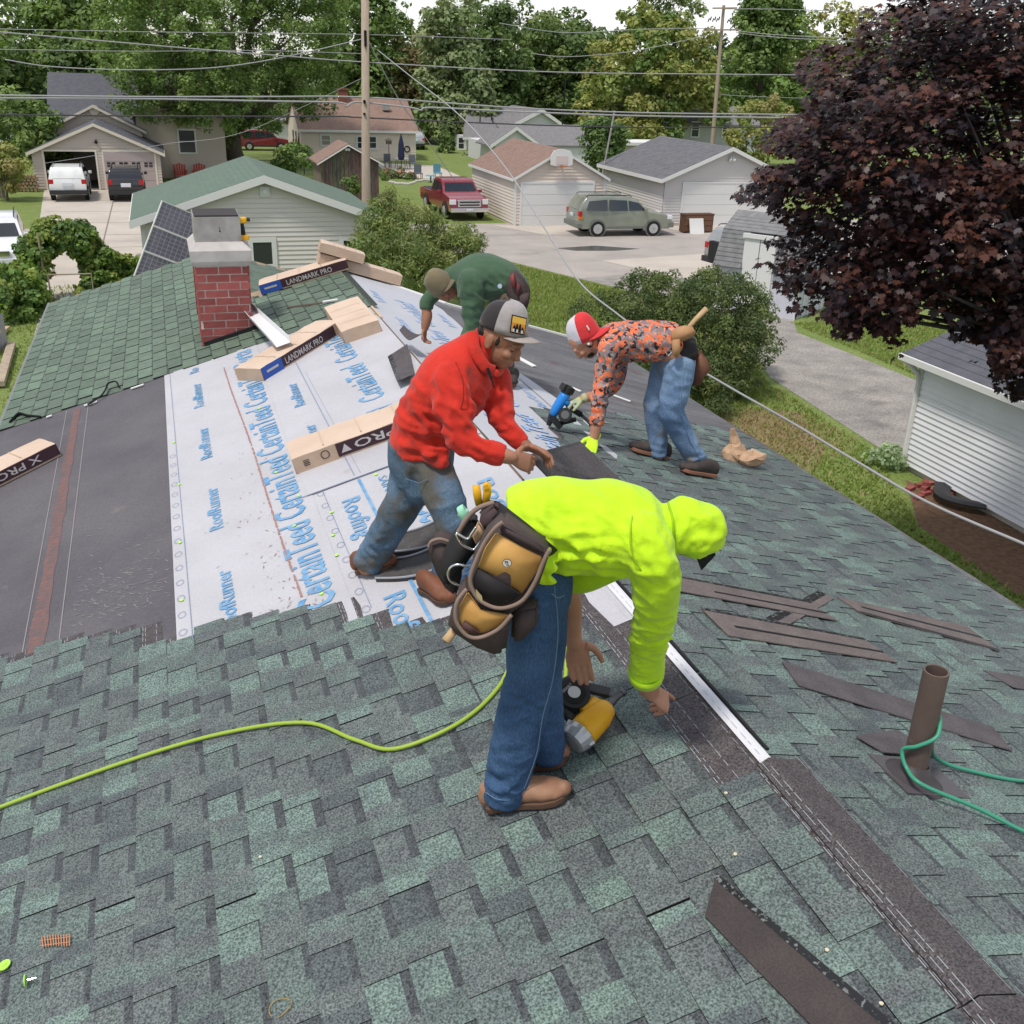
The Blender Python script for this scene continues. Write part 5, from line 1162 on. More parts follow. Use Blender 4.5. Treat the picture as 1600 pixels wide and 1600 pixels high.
for nm, lab, (pa, pb2), Y, r_ in (('post', 'short thin grey post standing in the dark trees behind the white gabled house', ((880, 170), (884, 126)), 96, .08), ('mast', 'slender white mast beside the grey-beige garage eave', ((941, 275), (960, 175)), 57, .055), ('mast', 'thin dark mast on the skyline left of the columnar tree', ((607, 65), (607, -10)), 120, .08), ('mast', 'thin dark mast on the skyline above the dark rounded tree', ((792, 70), (792, -10)), 120, .08)):
    a_, c_ = atY(*pa, Y), atY(*pb2, Y); b = MB(); b.tube([(a_.x, Y, 0 if nm == 'post' or 'white' in lab else a_.z), (a_.x, Y, a_.z), (c_.x, Y, c_.z)], r_, 8); b.ball((c_.x, Y, c_.z), r_*1.3, nu=8, nv=4)
    tag(obj(nm, b, m_galv if 'dark' not in lab else m_dark), lab, nm)
def wire(label, pts, r_, dark=False, Y=46.0, group='overhead wires'):
    P = []
    for p in spline(pts, 8): P.append(atY(p[0], p[1], p[2] if len(p) > 2 else Y))
    b = MB(); b.tube(P, r_, 6); o = obj('overhead_wire', b, m_wired if dark else m_wire, smooth=True); return tag(o, label, 'wire', group)
wire('upper of the two pale cables crossing just above the beige garage roof', [(-60, 148), (200, 151), (420, 151), (570, 152), (800, 168), (1000, 176), (1230, 179), (1700, 186)], .03)
wire('lower, thicker pale cable crossing just above the beige garage roof', [(-60, 153), (200, 154), (420, 158), (528, 160), (540, 166), (552, 160), (570, 160), (640, 168), (658, 172), (675, 168), (800, 174), (1000, 181), (1230, 184), (1700, 190)], .035)
wire('dark cable lowest of the three, crossing the round vent of the beige house', [(-60, 178), (200, 181), (470, 182), (540, 182), (570, 184), (800, 194), (1000, 199), (1230, 199), (1700, 203)], .028, True)
wire('long cable sloping from upper left towards the wooden pole', [(-60, 44), (0, 50), (150, 63), (300, 76), (450, 88), (570, 97), (850, 112), (1130, 116), (1700, 121)], .022)
wire('sagging cable across the huge maple rising to the right', [(8, 93), (80, 104), (200, 109), (330, 106), (440, 90), (570, 60)], .02)
wire('thin upper wire across the tops of the left trees', [(-60, 44), (250, 50), (570, 54), (800, 62)], .012)
wire('thin wire below the upper one across the left trees', [(-60, 76), (200, 80), (400, 79), (570, 84)], .012)
wire('pair wire sagging between the pale columnar tree and yellow green maple', [(780, 36, 88), (850, 48, 88), (900, 51, 88), (1000, 46, 88), (1110, 44, 88)], .03)
wire('thin sagging wire in front of the dark rounded tree', [(829, 83, 88), (870, 88, 88), (920, 87, 88), (1000, 78, 88), (1128, 50, 88)], .03)
wire('top wire running right from the far power pole', [(1131, 14, 88), (1240, 15, 86), (1500, 24, 80)], .028)
wire('upper of two wires running right from the lower crossarm of the far pole', [(1150, 48, 88), (1240, 56, 84), (1500, 66, 76)], .028)
wire('lower of two wires running right from the lower crossarm of the far pole', [(1150, 51, 88), (1240, 60, 84), (1500, 72, 76)], .028)
wire('thin wire crossing the full green tree right of the far pole', [(1125, 148, 88), (1240, 153, 86), (1500, 158, 80)], .02)
wire('guy wire from the wooden pole down to the red pickup', [(574, 60, 46), (620, 150, 48), (665, 215, 50), (712, 284, 52)], .02)
wire('thin wire rising from the left garage door towards the huge maple', [(70, 255, 64), (130, 246, 64), (260, 225, 62), (385, 205, 58), (570, 120, 46)], .012)
wire('twisted service cable sweeping from the wooden pole across the lawn to the right edge', [(590, 78, 45), (640, 118, 38), (720, 182, 31), (790, 262, 26), (850, 355, 21.8), (905, 440, 18.6), (960, 487, 16.8), (1040, 545, 14.4), (1140, 605, 12.1), (1240, 662, 10.4), (1340, 722, 9.1), (1450, 785, 8), (1600, 850, 6.9), (1720, 900, 6.2)], .017)
# ================================================================== vehicles (local: x forward, y left, z up)
def carpaint(name, col, metal=.25, rough=.25):
    m, n, b = _nodes(name); x = _noise(n, 2, 3); c = _mix(n, _ramp(n, x.outputs['Fac'], .4, .7), col, tuple(v*.85 for v in col))
    n.links.new(c, b.inputs['Base Color']); b.inputs['Metallic'].default_value = metal; b.inputs['Roughness'].default_value = rough; b.inputs['Coat Weight'].default_value = .6; b.inputs['Coat Roughness'].default_value = .08; return m
m_tyre = M('tyre', (.02, .02, .021), .85); m_rim = M('alloy', (.55, .55, .56), .35, metal=.6); m_chrome = M('chrome', (.7, .7, .72), .15, metal=1)
m_lampr = M('tail_lens', (.4, .02, .02), .2); m_lampo = M('amber_lens', (.55, .18, .02), .2); m_lampw = M('head_lens', (.7, .72, .75), .12, spec=.7); m_plate = M('plate', (.6, .62, .66), .5); m_trimb = M('black_trim', (.03, .03, .032), .6)
m_cglass = M('car_glass', (.02, .025, .03), .05, spec=.8)
def vehicle(label, group, loc, head, L, W, prof, belt, side, wheels, paint, name='parked_car', cat='car', tuck=.17, lamps=(), boxes=(), glass_segs=(), wr=.36, cladding=None, rack=False, rimm=None):
    t = thing(name, label, cat, (0, 0, 0), group, world=False)
    zr = max(p[1] for p in prof)
    def hw(z):
        if z <= belt: return W/2-(.03 if z < .5 else 0)
        return W/2-tuck*min(1, (z-belt)/(zr-belt))
    b = MB(); n = len(prof)
    # side sections: outer ring inset a little so that the shoulder rounds over
    rings = [[Vector((x, -hw(z), z)) for x, z in prof], [Vector((x, hw(z), z)) for x, z in prof]]
    b.add(rings[0]+rings[1], [tuple(range(n)), tuple(range(2*n-1, n-1, -1))]+[(i, n+i, n+(i+1) % n, (i+1) % n) for i in range(n)])
    body = obj('body', b, paint, t, bevel=.05)
    bm = bmesh.new(); bm.from_mesh(body.data); bmesh.ops.recalc_face_normals(bm, faces=bm.faces[:]); bmesh.ops.triangulate(bm, faces=[f for f in bm.faces if len(f.verts) > 4]); bm.to_mesh(body.data); bm.free()
    for poly in side:
        for sg in (-1, 1):
            b = MB(); pts = [Vector((x, sg*(hw(z)+.006), z)) for x, z in poly]
            b.poly(pts if sg < 0 else pts[::-1]); obj('side_window', b, m_cglass, t)
    for (xa, za, xb, zb, ins) in glass_segs:
        d = Vector((xb-xa, 0, zb-za)).normalized(); nn = Vector((d.z, 0, -d.x)); nn = nn if nn.z > 0 else -nn
        o_ = nn*.012; b = MB(); q = [Vector((xa, -hw(za)+ins, za))+o_, Vector((xa, hw(za)-ins, za))+o_, Vector((xb, hw(zb)-ins, zb))+o_, Vector((xb, -hw(zb)+ins, zb))+o_]
        b.poly(q if (q[1]-q[0]).cross(q[2]-q[0]).dot(nn) > 0 else q[::-1]); obj('windscreen', b, m_cglass, t)
    for x in wheels:
        for sg in (-1, 1):
            b = MB(); b.tube([(x, sg*(W/2-.005), wr+.02), (x, sg*(W/2+.004), wr+.02)], wr+.06, 20); obj('wheel_arch', b, cladding or m_trimb, t)
            b = MB(); b.tube([(x, sg*(W/2-.2), wr), (x, sg*(W/2-.17), wr), (x, sg*(W/2+.0), wr), (x, sg*(W/2+.03), wr)], [wr-.03, wr, wr, wr-.03], 20); wo_ = obj('wheel', b, m_tyre, t, smooth=False)
            b = MB(); b.tube([(x, sg*(W/2+.031), wr), (x, sg*(W/2+.036), wr)], wr*.62, 16)
            for k in range(5):
                a = k*math.pi*2/5; b.bar((x, sg*(W/2+.038), wr), (x+math.cos(a)*wr*.6, sg*(W/2+.038), wr+math.sin(a)*wr*.6), .07, .012, up=(0, 1, 0), m=1)
            obj('rim', b, [m_trimb if rimm else m_rim, m_rim], wo_)
    for nm, mt, bx in lamps+boxes:
        b = MB(); b.box(*bx); obj(nm, b, mt, t, bevel=.015)
    for sg in (-1, 1):
        xm = max(p[0] for p in side[0])-.05 if side else .6
        b = MB(); b.box(xm-.08, xm+.06, sg*(W/2+.02), sg*(W/2+.2), belt+.02, belt+.17) if sg > 0 else b.box(xm-.08, xm+.06, -(W/2+.2), -(W/2+.02), belt+.02, belt+.17); obj('mirror', b, paint, t, bevel=.02)
        b = MB(); b.box(-.2+.5, -.04+.5, min(sg*W/2, sg*(W/2+.02)), max(sg*W/2, sg*(W/2+.02)), belt-.1, belt-.06); obj('door_handle', b, paint, t)
        if rack:
            b = MB(); b.tube([(-L*.42, sg*(W/2-tuck-.08), zr-.02), (-L*.4, sg*(W/2-tuck-.08), zr+.05), (.15, sg*(W/2-tuck-.08), zr+.05), (.3, sg*(W/2-tuck-.08), zr-.02)], .02, 6); obj('roof_rail', b, m_trimb, t)
    t.location = loc; t.rotation_euler = (0, 0, head); return t
SUVP = [(-2.3, .4), (-2.38, .75), (-2.33, 1.12), (-2.2, 1.5), (-1.98, 1.74), (-1.0, 1.8), (.1, 1.76), (.55, 1.62), (1.15, 1.14), (2.05, 1.0), (2.33, .84), (2.37, .5), (2.25, .34), (-2.15, .34)]
SUVW = [[(.62, 1.52), (.98, 1.2), (.15, 1.17), (.1, 1.62)], [(.03, 1.63), (.07, 1.17), (-.85, 1.17), (-.85, 1.66)], [(-.95, 1.66), (-.95, 1.17), (-2.0, 1.2), (-1.85, 1.6)]]
def suv(label, loc, head, paint, sc=1.0, extra=(), rack=True, clad=None, group='cars around the garages', name='parked_car'):
    W = 1.86
    lamps = (('tail_light', m_lampr, (-2.36, -2.2, -W/2-.004, -W/2+.24, .92, 1.16)), ('tail_light', m_lampr, (-2.36, -2.2, W/2-.24, W/2+.004, .92, 1.16)),
             ('headlight', m_lampw, (2.1, 2.36, -W/2-.003, -W/2+.4, .78, .95)), ('headlight', m_lampw, (2.1, 2.36, W/2-.4, W/2+.003, .78, .95)))
    boxes = (('bumper', clad or m_trimb, (-2.46, -2.2, -W/2-.01, W/2+.01, .4, .62)), ('bumper', clad or paint, (2.2, 2.46, -W/2-.01, W/2+.01, .4, .64)), ('grille', m_chrome, (2.3, 2.4, -.42, .42, .7, .9)),
             ('number_plate', m_plate, (-2.42, -2.36, -.2, .2, .85, 1.0)), ('side_trim', clad or m_trimb, (-1.05, 1.0, -W/2-.012, W/2+.012, .36, .5)))
    t = vehicle(label, group, loc, head, 4.7, W, SUVP, 1.14, SUVW, (-1.4, 1.42), paint, name, 'car', lamps=lamps, boxes=boxes+tuple(extra), glass_segs=((-2.3, 1.18, -2.06, 1.62, .2), (1.08, 1.2, .6, 1.6, .12)), rack=rack, cladding=clad)
    t.scale = (sc, sc, sc); return t
suv('silver green suv parked sideways in front of the peach garage', (21.05, 47.4, 0), math.radians(-2), carpaint('sage_paint', (.3, .32, .26), .45, .3), 1.02, (('tail_light', m_lampo, (-2.37, -2.15, -.934, -.66, .8, .92)),), clad=M('grey_clad', (.16, .17, .15), .6))
suv('white suv seen from behind at the open bay of the beige garage', (-4.8, 63.5, 0), math.radians(91), carpaint('white_paint_car', (.75, .75, .75), .0, .3), 1.0, (('number_plate', m_plate, (-2.43, -2.37, -.26, .26, .8, 1.0)),), rack=True)
suv('black suv seen from behind before the closed bay of the beige garage', (-1.85, 63.3, 0), math.radians(90), carpaint('black_paint', (.02, .02, .026), .1, .2), .98, (('number_plate', m_plate, (-2.43, -2.37, -.26, .26, .8, 1.0)),))
suv('dark red suv parked far off beyond the huge maple trunk', (8.9, 97.3, 0), math.radians(-3), carpaint('maroon_paint', (.22, .025, .03), .2, .25), .95, rack=True)
suv('white suv cut by the left edge beside the vine arch', (-5.95, 42.3, 0), math.radians(-84), carpaint('white_paint_car2', (.74, .75, .77), .0, .3), 1.0)
suv('silver suv with a spare wheel, half hidden behind the gambrel shed', (23.0, 37.0, 0), math.radians(8), carpaint('silver_paint', (.4, .4, .4), .5, .3), 1.0, (('spare_wheel', m_tyre, (-2.6, -2.38, -.34, .34, .6, 1.28)),))
suv('small silver car parked far off between the columnar tree and peach bungalow', (23.2, 101, 0), math.radians(80), carpaint('silver_paint2', (.45, .46, .48), .4, .3), .9, rack=False)
TRP = [(-2.9, .55), (-2.92, 1.02), (-2.85, 1.12), (-.75, 1.12), (-.72, 1.2), (-.6, 1.72), (-.35, 1.88), (.6, 1.88), (.95, 1.74), (1.5, 1.26), (2.6, 1.14), (2.88, 1.02), (2.93, .6), (2.8, .42), (-2.8, .45)]
pw = 2.02
vehicle('dark red pickup truck facing us on the grass strip left of the peach garage', 'cars around the garages', (14.75, 55.2, 0), math.radians(-88), 5.8, pw, TRP, 1.2,
        [[(.95, 1.64), (1.3, 1.3), (.45, 1.28), (.42, 1.74)], [(.32, 1.74), (.35, 1.28), (-.55, 1.26), (-.5, 1.7)]], (-1.75, 1.85), carpaint('red_paint', (.26, .02, .035), .25, .22), 'pickup_truck', 'pickup truck', tuck=.16,
        lamps=(('headlight', m_lampw, (2.7, 2.93, -pw/2-.003, -pw/2+.3, .82, 1.06)), ('headlight', m_lampw, (2.7, 2.93, pw/2-.3, pw/2+.003, .82, 1.06))),
        boxes=(('grille', m_chrome, (2.8, 2.97, -.62, .62, .7, 1.06)), ('grille_mesh', m_trimb, (2.9, 2.98, -.54, .54, .76, .84)), ('grille_mesh', m_trimb, (2.9, 2.98, -.54, .54, .9, .98)), ('bumper', m_chrome, (2.7, 3.06, -pw/2, pw/2, .45, .66)), ('number_plate', m_plate, (3.05, 3.08, -.18, .18, .5, .62)), ('bed_liner', m_trimb, (-2.8, -.82, -.85, .85, 1.1, 1.14)), ('tail_light', m_lampr, (-2.93, -2.8, -pw/2, -pw/2+.2, .75, 1.05)), ('tail_light', m_lampr, (-2.93, -2.8, pw/2-.2, pw/2, .75, 1.05))),
        glass_segs=((1.44, 1.32, 1.0, 1.7, .12),), wr=.41)

# ================================================================== yard things
def simple(name, label, cat, loc, parts, group=None):
    t = thing(name, label, cat, loc, group)
    for nm, mb, mt in parts: obj(nm, mb, mt, t)
    return t
q = onG(1097, 364); x0, x1 = onG(1072, 366).x, onG(1120, 366).x
b1 = MB(); b1.box(x0, x1, q.y, q.y+.5, .05, .86); b1.box(x0-.03, x1+.03, q.y-.03, q.y+.5, .86, .92)
b2 = MB()
for i in range(3): b2.box(x0+.06, x1-.06, q.y-.025, q.y, .1+.26*i, .32+.26*i)
simple('dresser', 'brown wooden dresser put out on the drive in front of the white double door', 'dresser', (q.x, q.y, 0), [('carcass', b1, M('brown_wood', (.12, .06, .035), .6)), ('drawer', b2, M('brown_drawer', (.15, .075, .045), .5))])
xa, xb = onG(1085, 368).x, onG(1108, 368).x; b = MB(); b.hexa([(xa, q.y-.32, 0), (xb, q.y-.32, 0), (xb, q.y-.27, 0), (xa, q.y-.27, 0), (xa, q.y-.07, .72), (xb, q.y-.07, .72), (xb, q.y-.03, .72), (xa, q.y-.03, .72)])
tag(obj('white_panel', b, m_white), 'white square board leaning against the brown dresser', 'board')
for px, lab, col, lidc in ((1003, 'black wheeled bin beside the grey-beige garage wall', (.03, .03, .035), (.03, .03, .035)), (984, 'green lidded wheeled bin behind the silver green suv', (.03, .035, .03), (.12, .25, .03))):
    q = onG(px, 332); b = MB(); b.hexa([(q.x-.3, q.y-.3, .05), (q.x+.3, q.y-.3, .05), (q.x+.3, q.y+.3, .05), (q.x-.3, q.y+.3, .05), (q.x-.36, q.y-.36, 1.0), (q.x+.36, q.y-.36, 1.0), (q.x+.36, q.y+.36, 1.0), (q.x-.36, q.y+.36, 1.0)]); l = MB(); l.box(q.x-.4, q.x+.4, q.y-.42, q.y+.42, 1.0, 1.1)
    w_ = MB(); w_.tube([(q.x-.4, q.y+.2, .12), (q.x+.4, q.y+.2, .12)], .12, 10); simple('wheelie_bin', lab, 'bin', (q.x, q.y, 0), [('bin_body', b, M('bin_plastic', col, .6)), ('lid', l, M('bin_lid', lidc, .5)), ('wheel', w_, m_tyre)])
m_redp = M('red_plastic', (.42, .07, .05), .5)
def adirondack(loc, rz, label, m=m_redp, group='red garden chairs'):
    t = thing('garden_chair', label, 'chair', (0, 0, 0), group, world=False)
    for i in range(5): b = MB(); a = (-.26+.13*i); b.hexa([(-.2, a-.055, .34), (-.18, a-.055, .32), (-.18, a+.055, .32), (-.2, a+.055, .34), (-.5, a*1.25-.06, 1.0-.1*abs(i-2)/2), (-.48, a*1.25-.06, 1.0-.1*abs(i-2)/2), (-.48, a*1.25+.06, 1.0-.1*abs(i-2)/2), (-.5, a*1.25+.06, 1.0-.1*abs(i-2)/2)]); obj('back_slat', b, m, t)
    b = MB(); b.box(-.2, .32, -.3, .3, .32, .37); obj('seat', b, m, t)
    for s in (-1, 1):
        b = MB(); b.box(-.35, .35, s*.36-.06, s*.36+.06, .56, .59); obj('armrest', b, m, t)
        for x in (-.3, .28): b = MB(); b.box(x-.04, x+.04, s*.34-.03, s*.34+.03, 0, .56); obj('leg', b, m, t)
    t.location = loc; t.rotation_euler = (0, 0, rz)
q = onG(282, 277); adirondack((q.x, 72.4, 0), -1.5, 'left red garden chair against the beige house wall')
q = onG(312, 277); adirondack((2.35, 72.4, 0), -1.7, 'right red garden chair against the beige house wall')
# patio with closed navy umbrella, tables and chairs
sheet('patio', [(15.2, 74), (20.5, 72.5), (20.8, 83), (16.4, 85)], .01, m_conc)
q = atY(627, 250, 79); b = MB(); b.tube([(q.x, 79, 0), (q.x, 79, 2.6)], .03, 8); c_ = MB(); c_.tube([(q.x, 79, .75), (q.x, 79, 1.0), (q.x, 79, 1.9), (q.x, 79, 2.55)], [.2, .26, .2, .04], 10)
simple('patio_umbrella', 'closed navy patio umbrella in front of the peach bungalow', 'umbrella', (q.x, 79, 0), [('pole', b, m_dark), ('canopy', c_, M('navy_cloth', (.02, .025, .06), .9))])
def pxchair(px, py, label, m):
    q = onG(px, py); b = MB(); b.box(q.x-.25, q.x+.25, q.y-.25, q.y+.25, .4, .46); c_ = MB(); c_.box(q.x-.26, q.x+.26, q.y+.22, q.y+.28, .46, 1.0); l = MB()
    simple('garden_chair', label, 'chair', tuple(q), [('seat', b, m), ('backrest', c_, m)]+[('leg', MB().box(q.x+dx-.02, q.x+dx+.02, q.y+dy-.02, q.y+dy+.02, 0, .4), m) for dx in (-.22, .22) for dy in (-.22, .22)], 'patio chairs')
m_gch = M('grey_chair', (.13, .14, .16), .6); m_bch = M('blue_chair', (.12, .27, .35), .5)
pxchair(606, 262, 'dark patio chair left of the closed navy umbrella', m_gch); pxchair(645, 264, 'dark patio chair just right of the closed navy umbrella', m_gch); pxchair(654, 281, 'grey patio chair nearest the red pickup', m_gch); pxchair(684, 280, 'pale blue patio chair behind the red pickup cab', m_bch)
q = onG(627, 264); b = MB(); b.tube([(q.x, q.y, .7), (q.x, q.y, .74)], .6, 16); simple('patio_table', 'round grey patio table under the closed navy umbrella', 'table', tuple(q), [('tabletop', b, M('table_grey', (.3, .3, .31), .5))]+[('leg', MB().tube([(q.x+dx*.4, q.y+dy*.4, 0), (q.x+dx*.3, q.y+dy*.3, .7)], .025, 6), m_gch) for dx in (-1, 1) for dy in (-1, 1)])
q = onG(673, 285); b = MB(); b.tube([(q.x, q.y, .42), (q.x, q.y, .46)], .35, 12); simple('side_table', 'small bright blue table beside the pale blue chair', 'table', tuple(q), [('tabletop', b, M('bright_blue', (.05, .4, .5), .5)), ('leg', MB().tube([(q.x, q.y, 0), (q.x, q.y, .42)], .05, 8), m_gch)])
q = onG(608, 262); b = MB(); b.tube([(q.x, q.y, 0), (q.x, q.y, 1.7)], .03, 6); c_ = MB(); c_.box(q.x-.18, q.x+.18, q.y-.18, q.y+.18, 1.7, 1.95); r_ = MB(); r_.add([(q.x-.28, q.y-.28, 1.95), (q.x+.28, q.y-.28, 1.95), (q.x+.28, q.y+.28, 1.95), (q.x-.28, q.y+.28, 1.95), (q.x, q.y, 2.15)], [(0, 1, 4), (1, 2, 4), (2, 3, 4), (3, 0, 4), (3, 2, 1, 0)])
simple('bird_feeder', 'wooden bird feeder on a post between the shed and the navy umbrella', 'bird feeder', tuple(q), [('post', b, m_wood), ('feeder_box', c_, m_wood), ('roof', r_, m_wood)])
b = MB(); g_ = random.Random(4)
for i in range(17): q = onG(610+4.6*i, 286+3*math.sin(i*.4)+g_.uniform(-1, 1)); b.ball((q.x, q.y, .05), .16, .14, .1, 7, 5)
tag(obj('edging_stones', b, M('stone', (.45, .43, .4), .9)), 'row of pale stones edging the garden bed behind the red pickup', 'stones', kind='stuff')
# firewood, fence and timbers at the left edge
q0 = onG(20, 300); t = thing('firewood_stack', 'stack of cut firewood beside the beige garage wall', 'firewood', tuple(q0)); g_ = random.Random(8)
for r_i in range(5):
    for c_i in range(7):
        x = q0.x+c_i*.2+.1*(r_i % 2); z = .1+.18*r_i; b = MB(); b.tube([(x, q0.y+g_.uniform(-.04, 0), z), (x, q0.y+.5, z)], .095+g_.uniform(-.015, .005), 8); obj('log', b, M('log', (.3+g_.uniform(-.08, .05), .2, .12), .9), t)
t = thing('wooden_fence', 'short grey board fence at the left edge near the firewood', 'fence', (-8.6, 61.5, 0)); q = onG(8, 310)
for i in range(9): b = MB(); b.box(q.x-.05-1.6+i*.19, q.x+.12-1.6+i*.19, q.y, q.y+.03, 0, 1.5+.04*(i % 3)); obj('board', b, m_wood, t)
t = thing('metal_fence', 'grey sheet metal fence panel at the left edge below the vine arch', 'fence', (-4.6, 28.5, 0))
q0, q1 = onG(-25, 560), onG(14, 545); 
for i in range(5): a = q0.lerp(q1, i/5); c_ = q0.lerp(q1, (i+.92)/5); b = MB(); b.prism([(a.x, a.y, 0), (c_.x, c_.y, 0), (c_.x, c_.y, .95), (a.x, a.y, .95)], (0, .03, 0)); obj('fence_panel', b, M('fence_grey', (.3, .3, .32), .6), t)
q0, q1 = onG(18, 538, .12), onG(0, 600, .12); b = MB(); b.bar(q0, q1, .2, .12); tag(obj('timber_beam', b, M('pale_timber', (.42, .34, .25), .9, (.3, .24, .18), 5)), 'long pale timber lying on the grass at the left edge', 'timber')
q0, q1 = onG(12, 512, .1), onG(-10, 530, .1); b = MB(); b.bar(q0, q1, .14, .1); tag(obj('timber_beam', b, M('tan_timber', (.45, .34, .2), .9)), 'short tan timber end lying behind the sheet metal fence', 'timber')
# bricks, window well and tuft by the white outbuilding
t = thing('brick_stack', 'small heap of red bricks against the white outbuilding', 'bricks', tuple(onG(1445, 768)))
q = onG(1447, 770)
for i, (dx, dy, dz, a) in enumerate([(0, 0, .04, .2), (.22, .1, .04, .1), (-.1, .22, .04, .4), (.15, .3, .04, 0), (.05, .08, .11, .5), (.2, .2, .11, .2), (.1, .15, .18, .9), (-.2, -.1, .04, .3), (.35, -.1, .04, 0), (.28, .02, .11, 1.2), (.42, .2, .04, .6)]):
    b = MB(); c_ = Vector((q.x+dx*1.3-.1, q.y+dy*1.3-.1, dz)); b.obox(c_, (.11*math.cos(a), .11*math.sin(a), 0), (-.055*math.sin(a), .055*math.cos(a), 0), (0, 0, .034)); obj('brick', b, m_brick, t)
wq = [onG(1482, 780), onG(1505, 775), onG(1540, 790), onG(1565, 808)]
b = MB(); cen = Vector((13.9, 14.35, 0)); ring = [(13.88-.42*math.sin(math.pi*i/12), 14.9-1.15*i/12, 0) for i in range(13)]
for z0, z1, r_ in ((0, .32, .03),): b.tube([(x, y, .16) for x, y, _ in ring], .03, 6, r2=.18)
tag(obj('window_well', b, M('black_plastic', (.025, .026, .03), .4)), 'black plastic window well against the white outbuilding', 'window well')
V, C = leaf_cloud([((13.6, 16.35, .2), .35, .3, .25)], 14, 40, .05, .2, [(.2, .26, .16), (.14, .2, .1)], 55)
t = thing('weed_clump', 'pale weed clump at the foot of the white downpipe', 'plant', (13.6, 16.35, 0)); o = bpy.data.objects.new('foliage', npmesh('foliage', V, 4, C, m_leaf)); link(o, t); o['kind'] = 'stuff'
# low wire fence behind the shed
t = thing('wire_fence', 'low dark wire fence between the huge maple and the weathered shed', 'fence', (8, 76, 0))
for i in range(7):
    b = MB(); x = 5.8+i*.75; b.tube([(x, 76, 0), (x, 76, .95)], .03, 5); obj('fence_post', b, m_dark, t)
for z in (.3, .6, .92): b = MB(); b.tube([(5.8, 76, z), (10.3, 76, z)], .012, 4); obj('fence_wire', b, m_dark, t)
# solar array leaning beside the cream garage
P0 = atY(253, 313, 34.6); Pu = atY(253+61, 313+26, 35.2); Pv = atY(253-44, 313+118, 33.6); U = (Pu-P0)*1.25; Vv = (Pv-P0)/3; N_ = U.cross(Vv).normalized(); N_ = -N_ if N_.dot(Vector((0, -1, .3))) < 0 else N_
t = thing('solar_array', 'leaning array of three white framed solar panels between chimney and vine arch', 'solar panels', (P0.x, P0.y, 0))
m_cell = M('solar_cell', (.12, .105, .15), .25, (.16, .14, .19), 3, spec=.6)
for k in range(3):
    o0 = P0+Vv*k; b = MB(); f = .018
    for (a0, a1, c0, c1) in ((0, 1, 0, f*1.5), (0, 1, 1-f*1.5, 1), (0, f, f*1.5, 1-f*1.5), (1-f, 1, f*1.5, 1-f*1.5)):
        p = [o0+U*a0+Vv*c0, o0+U*a1+Vv*c0, o0+U*a1+Vv*c1, o0+U*a0+Vv*c1]; b.hexa([q-N_*.03 for q in p]+[q+N_*.012 for q in p])
    pn = obj('panel_frame', b, m_white, t); b = MB()
    p = [o0+U*f+Vv*f, o0+U*(1-f)+Vv*f, o0+U*(1-f)+Vv*(1-f), o0+U*f+Vv*(1-f)]; b.hexa([q-N_*.03 for q in p]+[q-N_*.012 for q in p]); obj('backing', b, M('panel_backing', (.5, .5, .54), .5), pn)
    b = MB()
    for i in range(10):
        for j in range(6):
            a0, a1 = f*1.3+(1-2.6*f)*(i+.06)/10, f*1.3+(1-2.6*f)*(i+.94)/10; c0, c1 = .04+.92*(j+.06)/6, .04+.92*(j+.94)/6
            p = [o0+U*a0+Vv*c0, o0+U*a1+Vv*c0, o0+U*a1+Vv*c1, o0+U*a0+Vv*c1]; b.poly([q-N_*.004 for q in (p if (p[1]-p[0]).cross(p[2]-p[0]).dot(N_) > 0 else p[::-1])])
    obj('cells', b, m_cell, pn, kind='stuff')
b = MB(); b.tube([P0+U*.2+Vv*.2-N_*.05, Vector((P0.x+.6, P0.y+1.2, 0))], .04, 6); b.tube([P0+U*.8+Vv*.2-N_*.05, Vector((P0.x+1.6, P0.y+1.2, 0))], .04, 6); obj('support', b, m_galv, t)
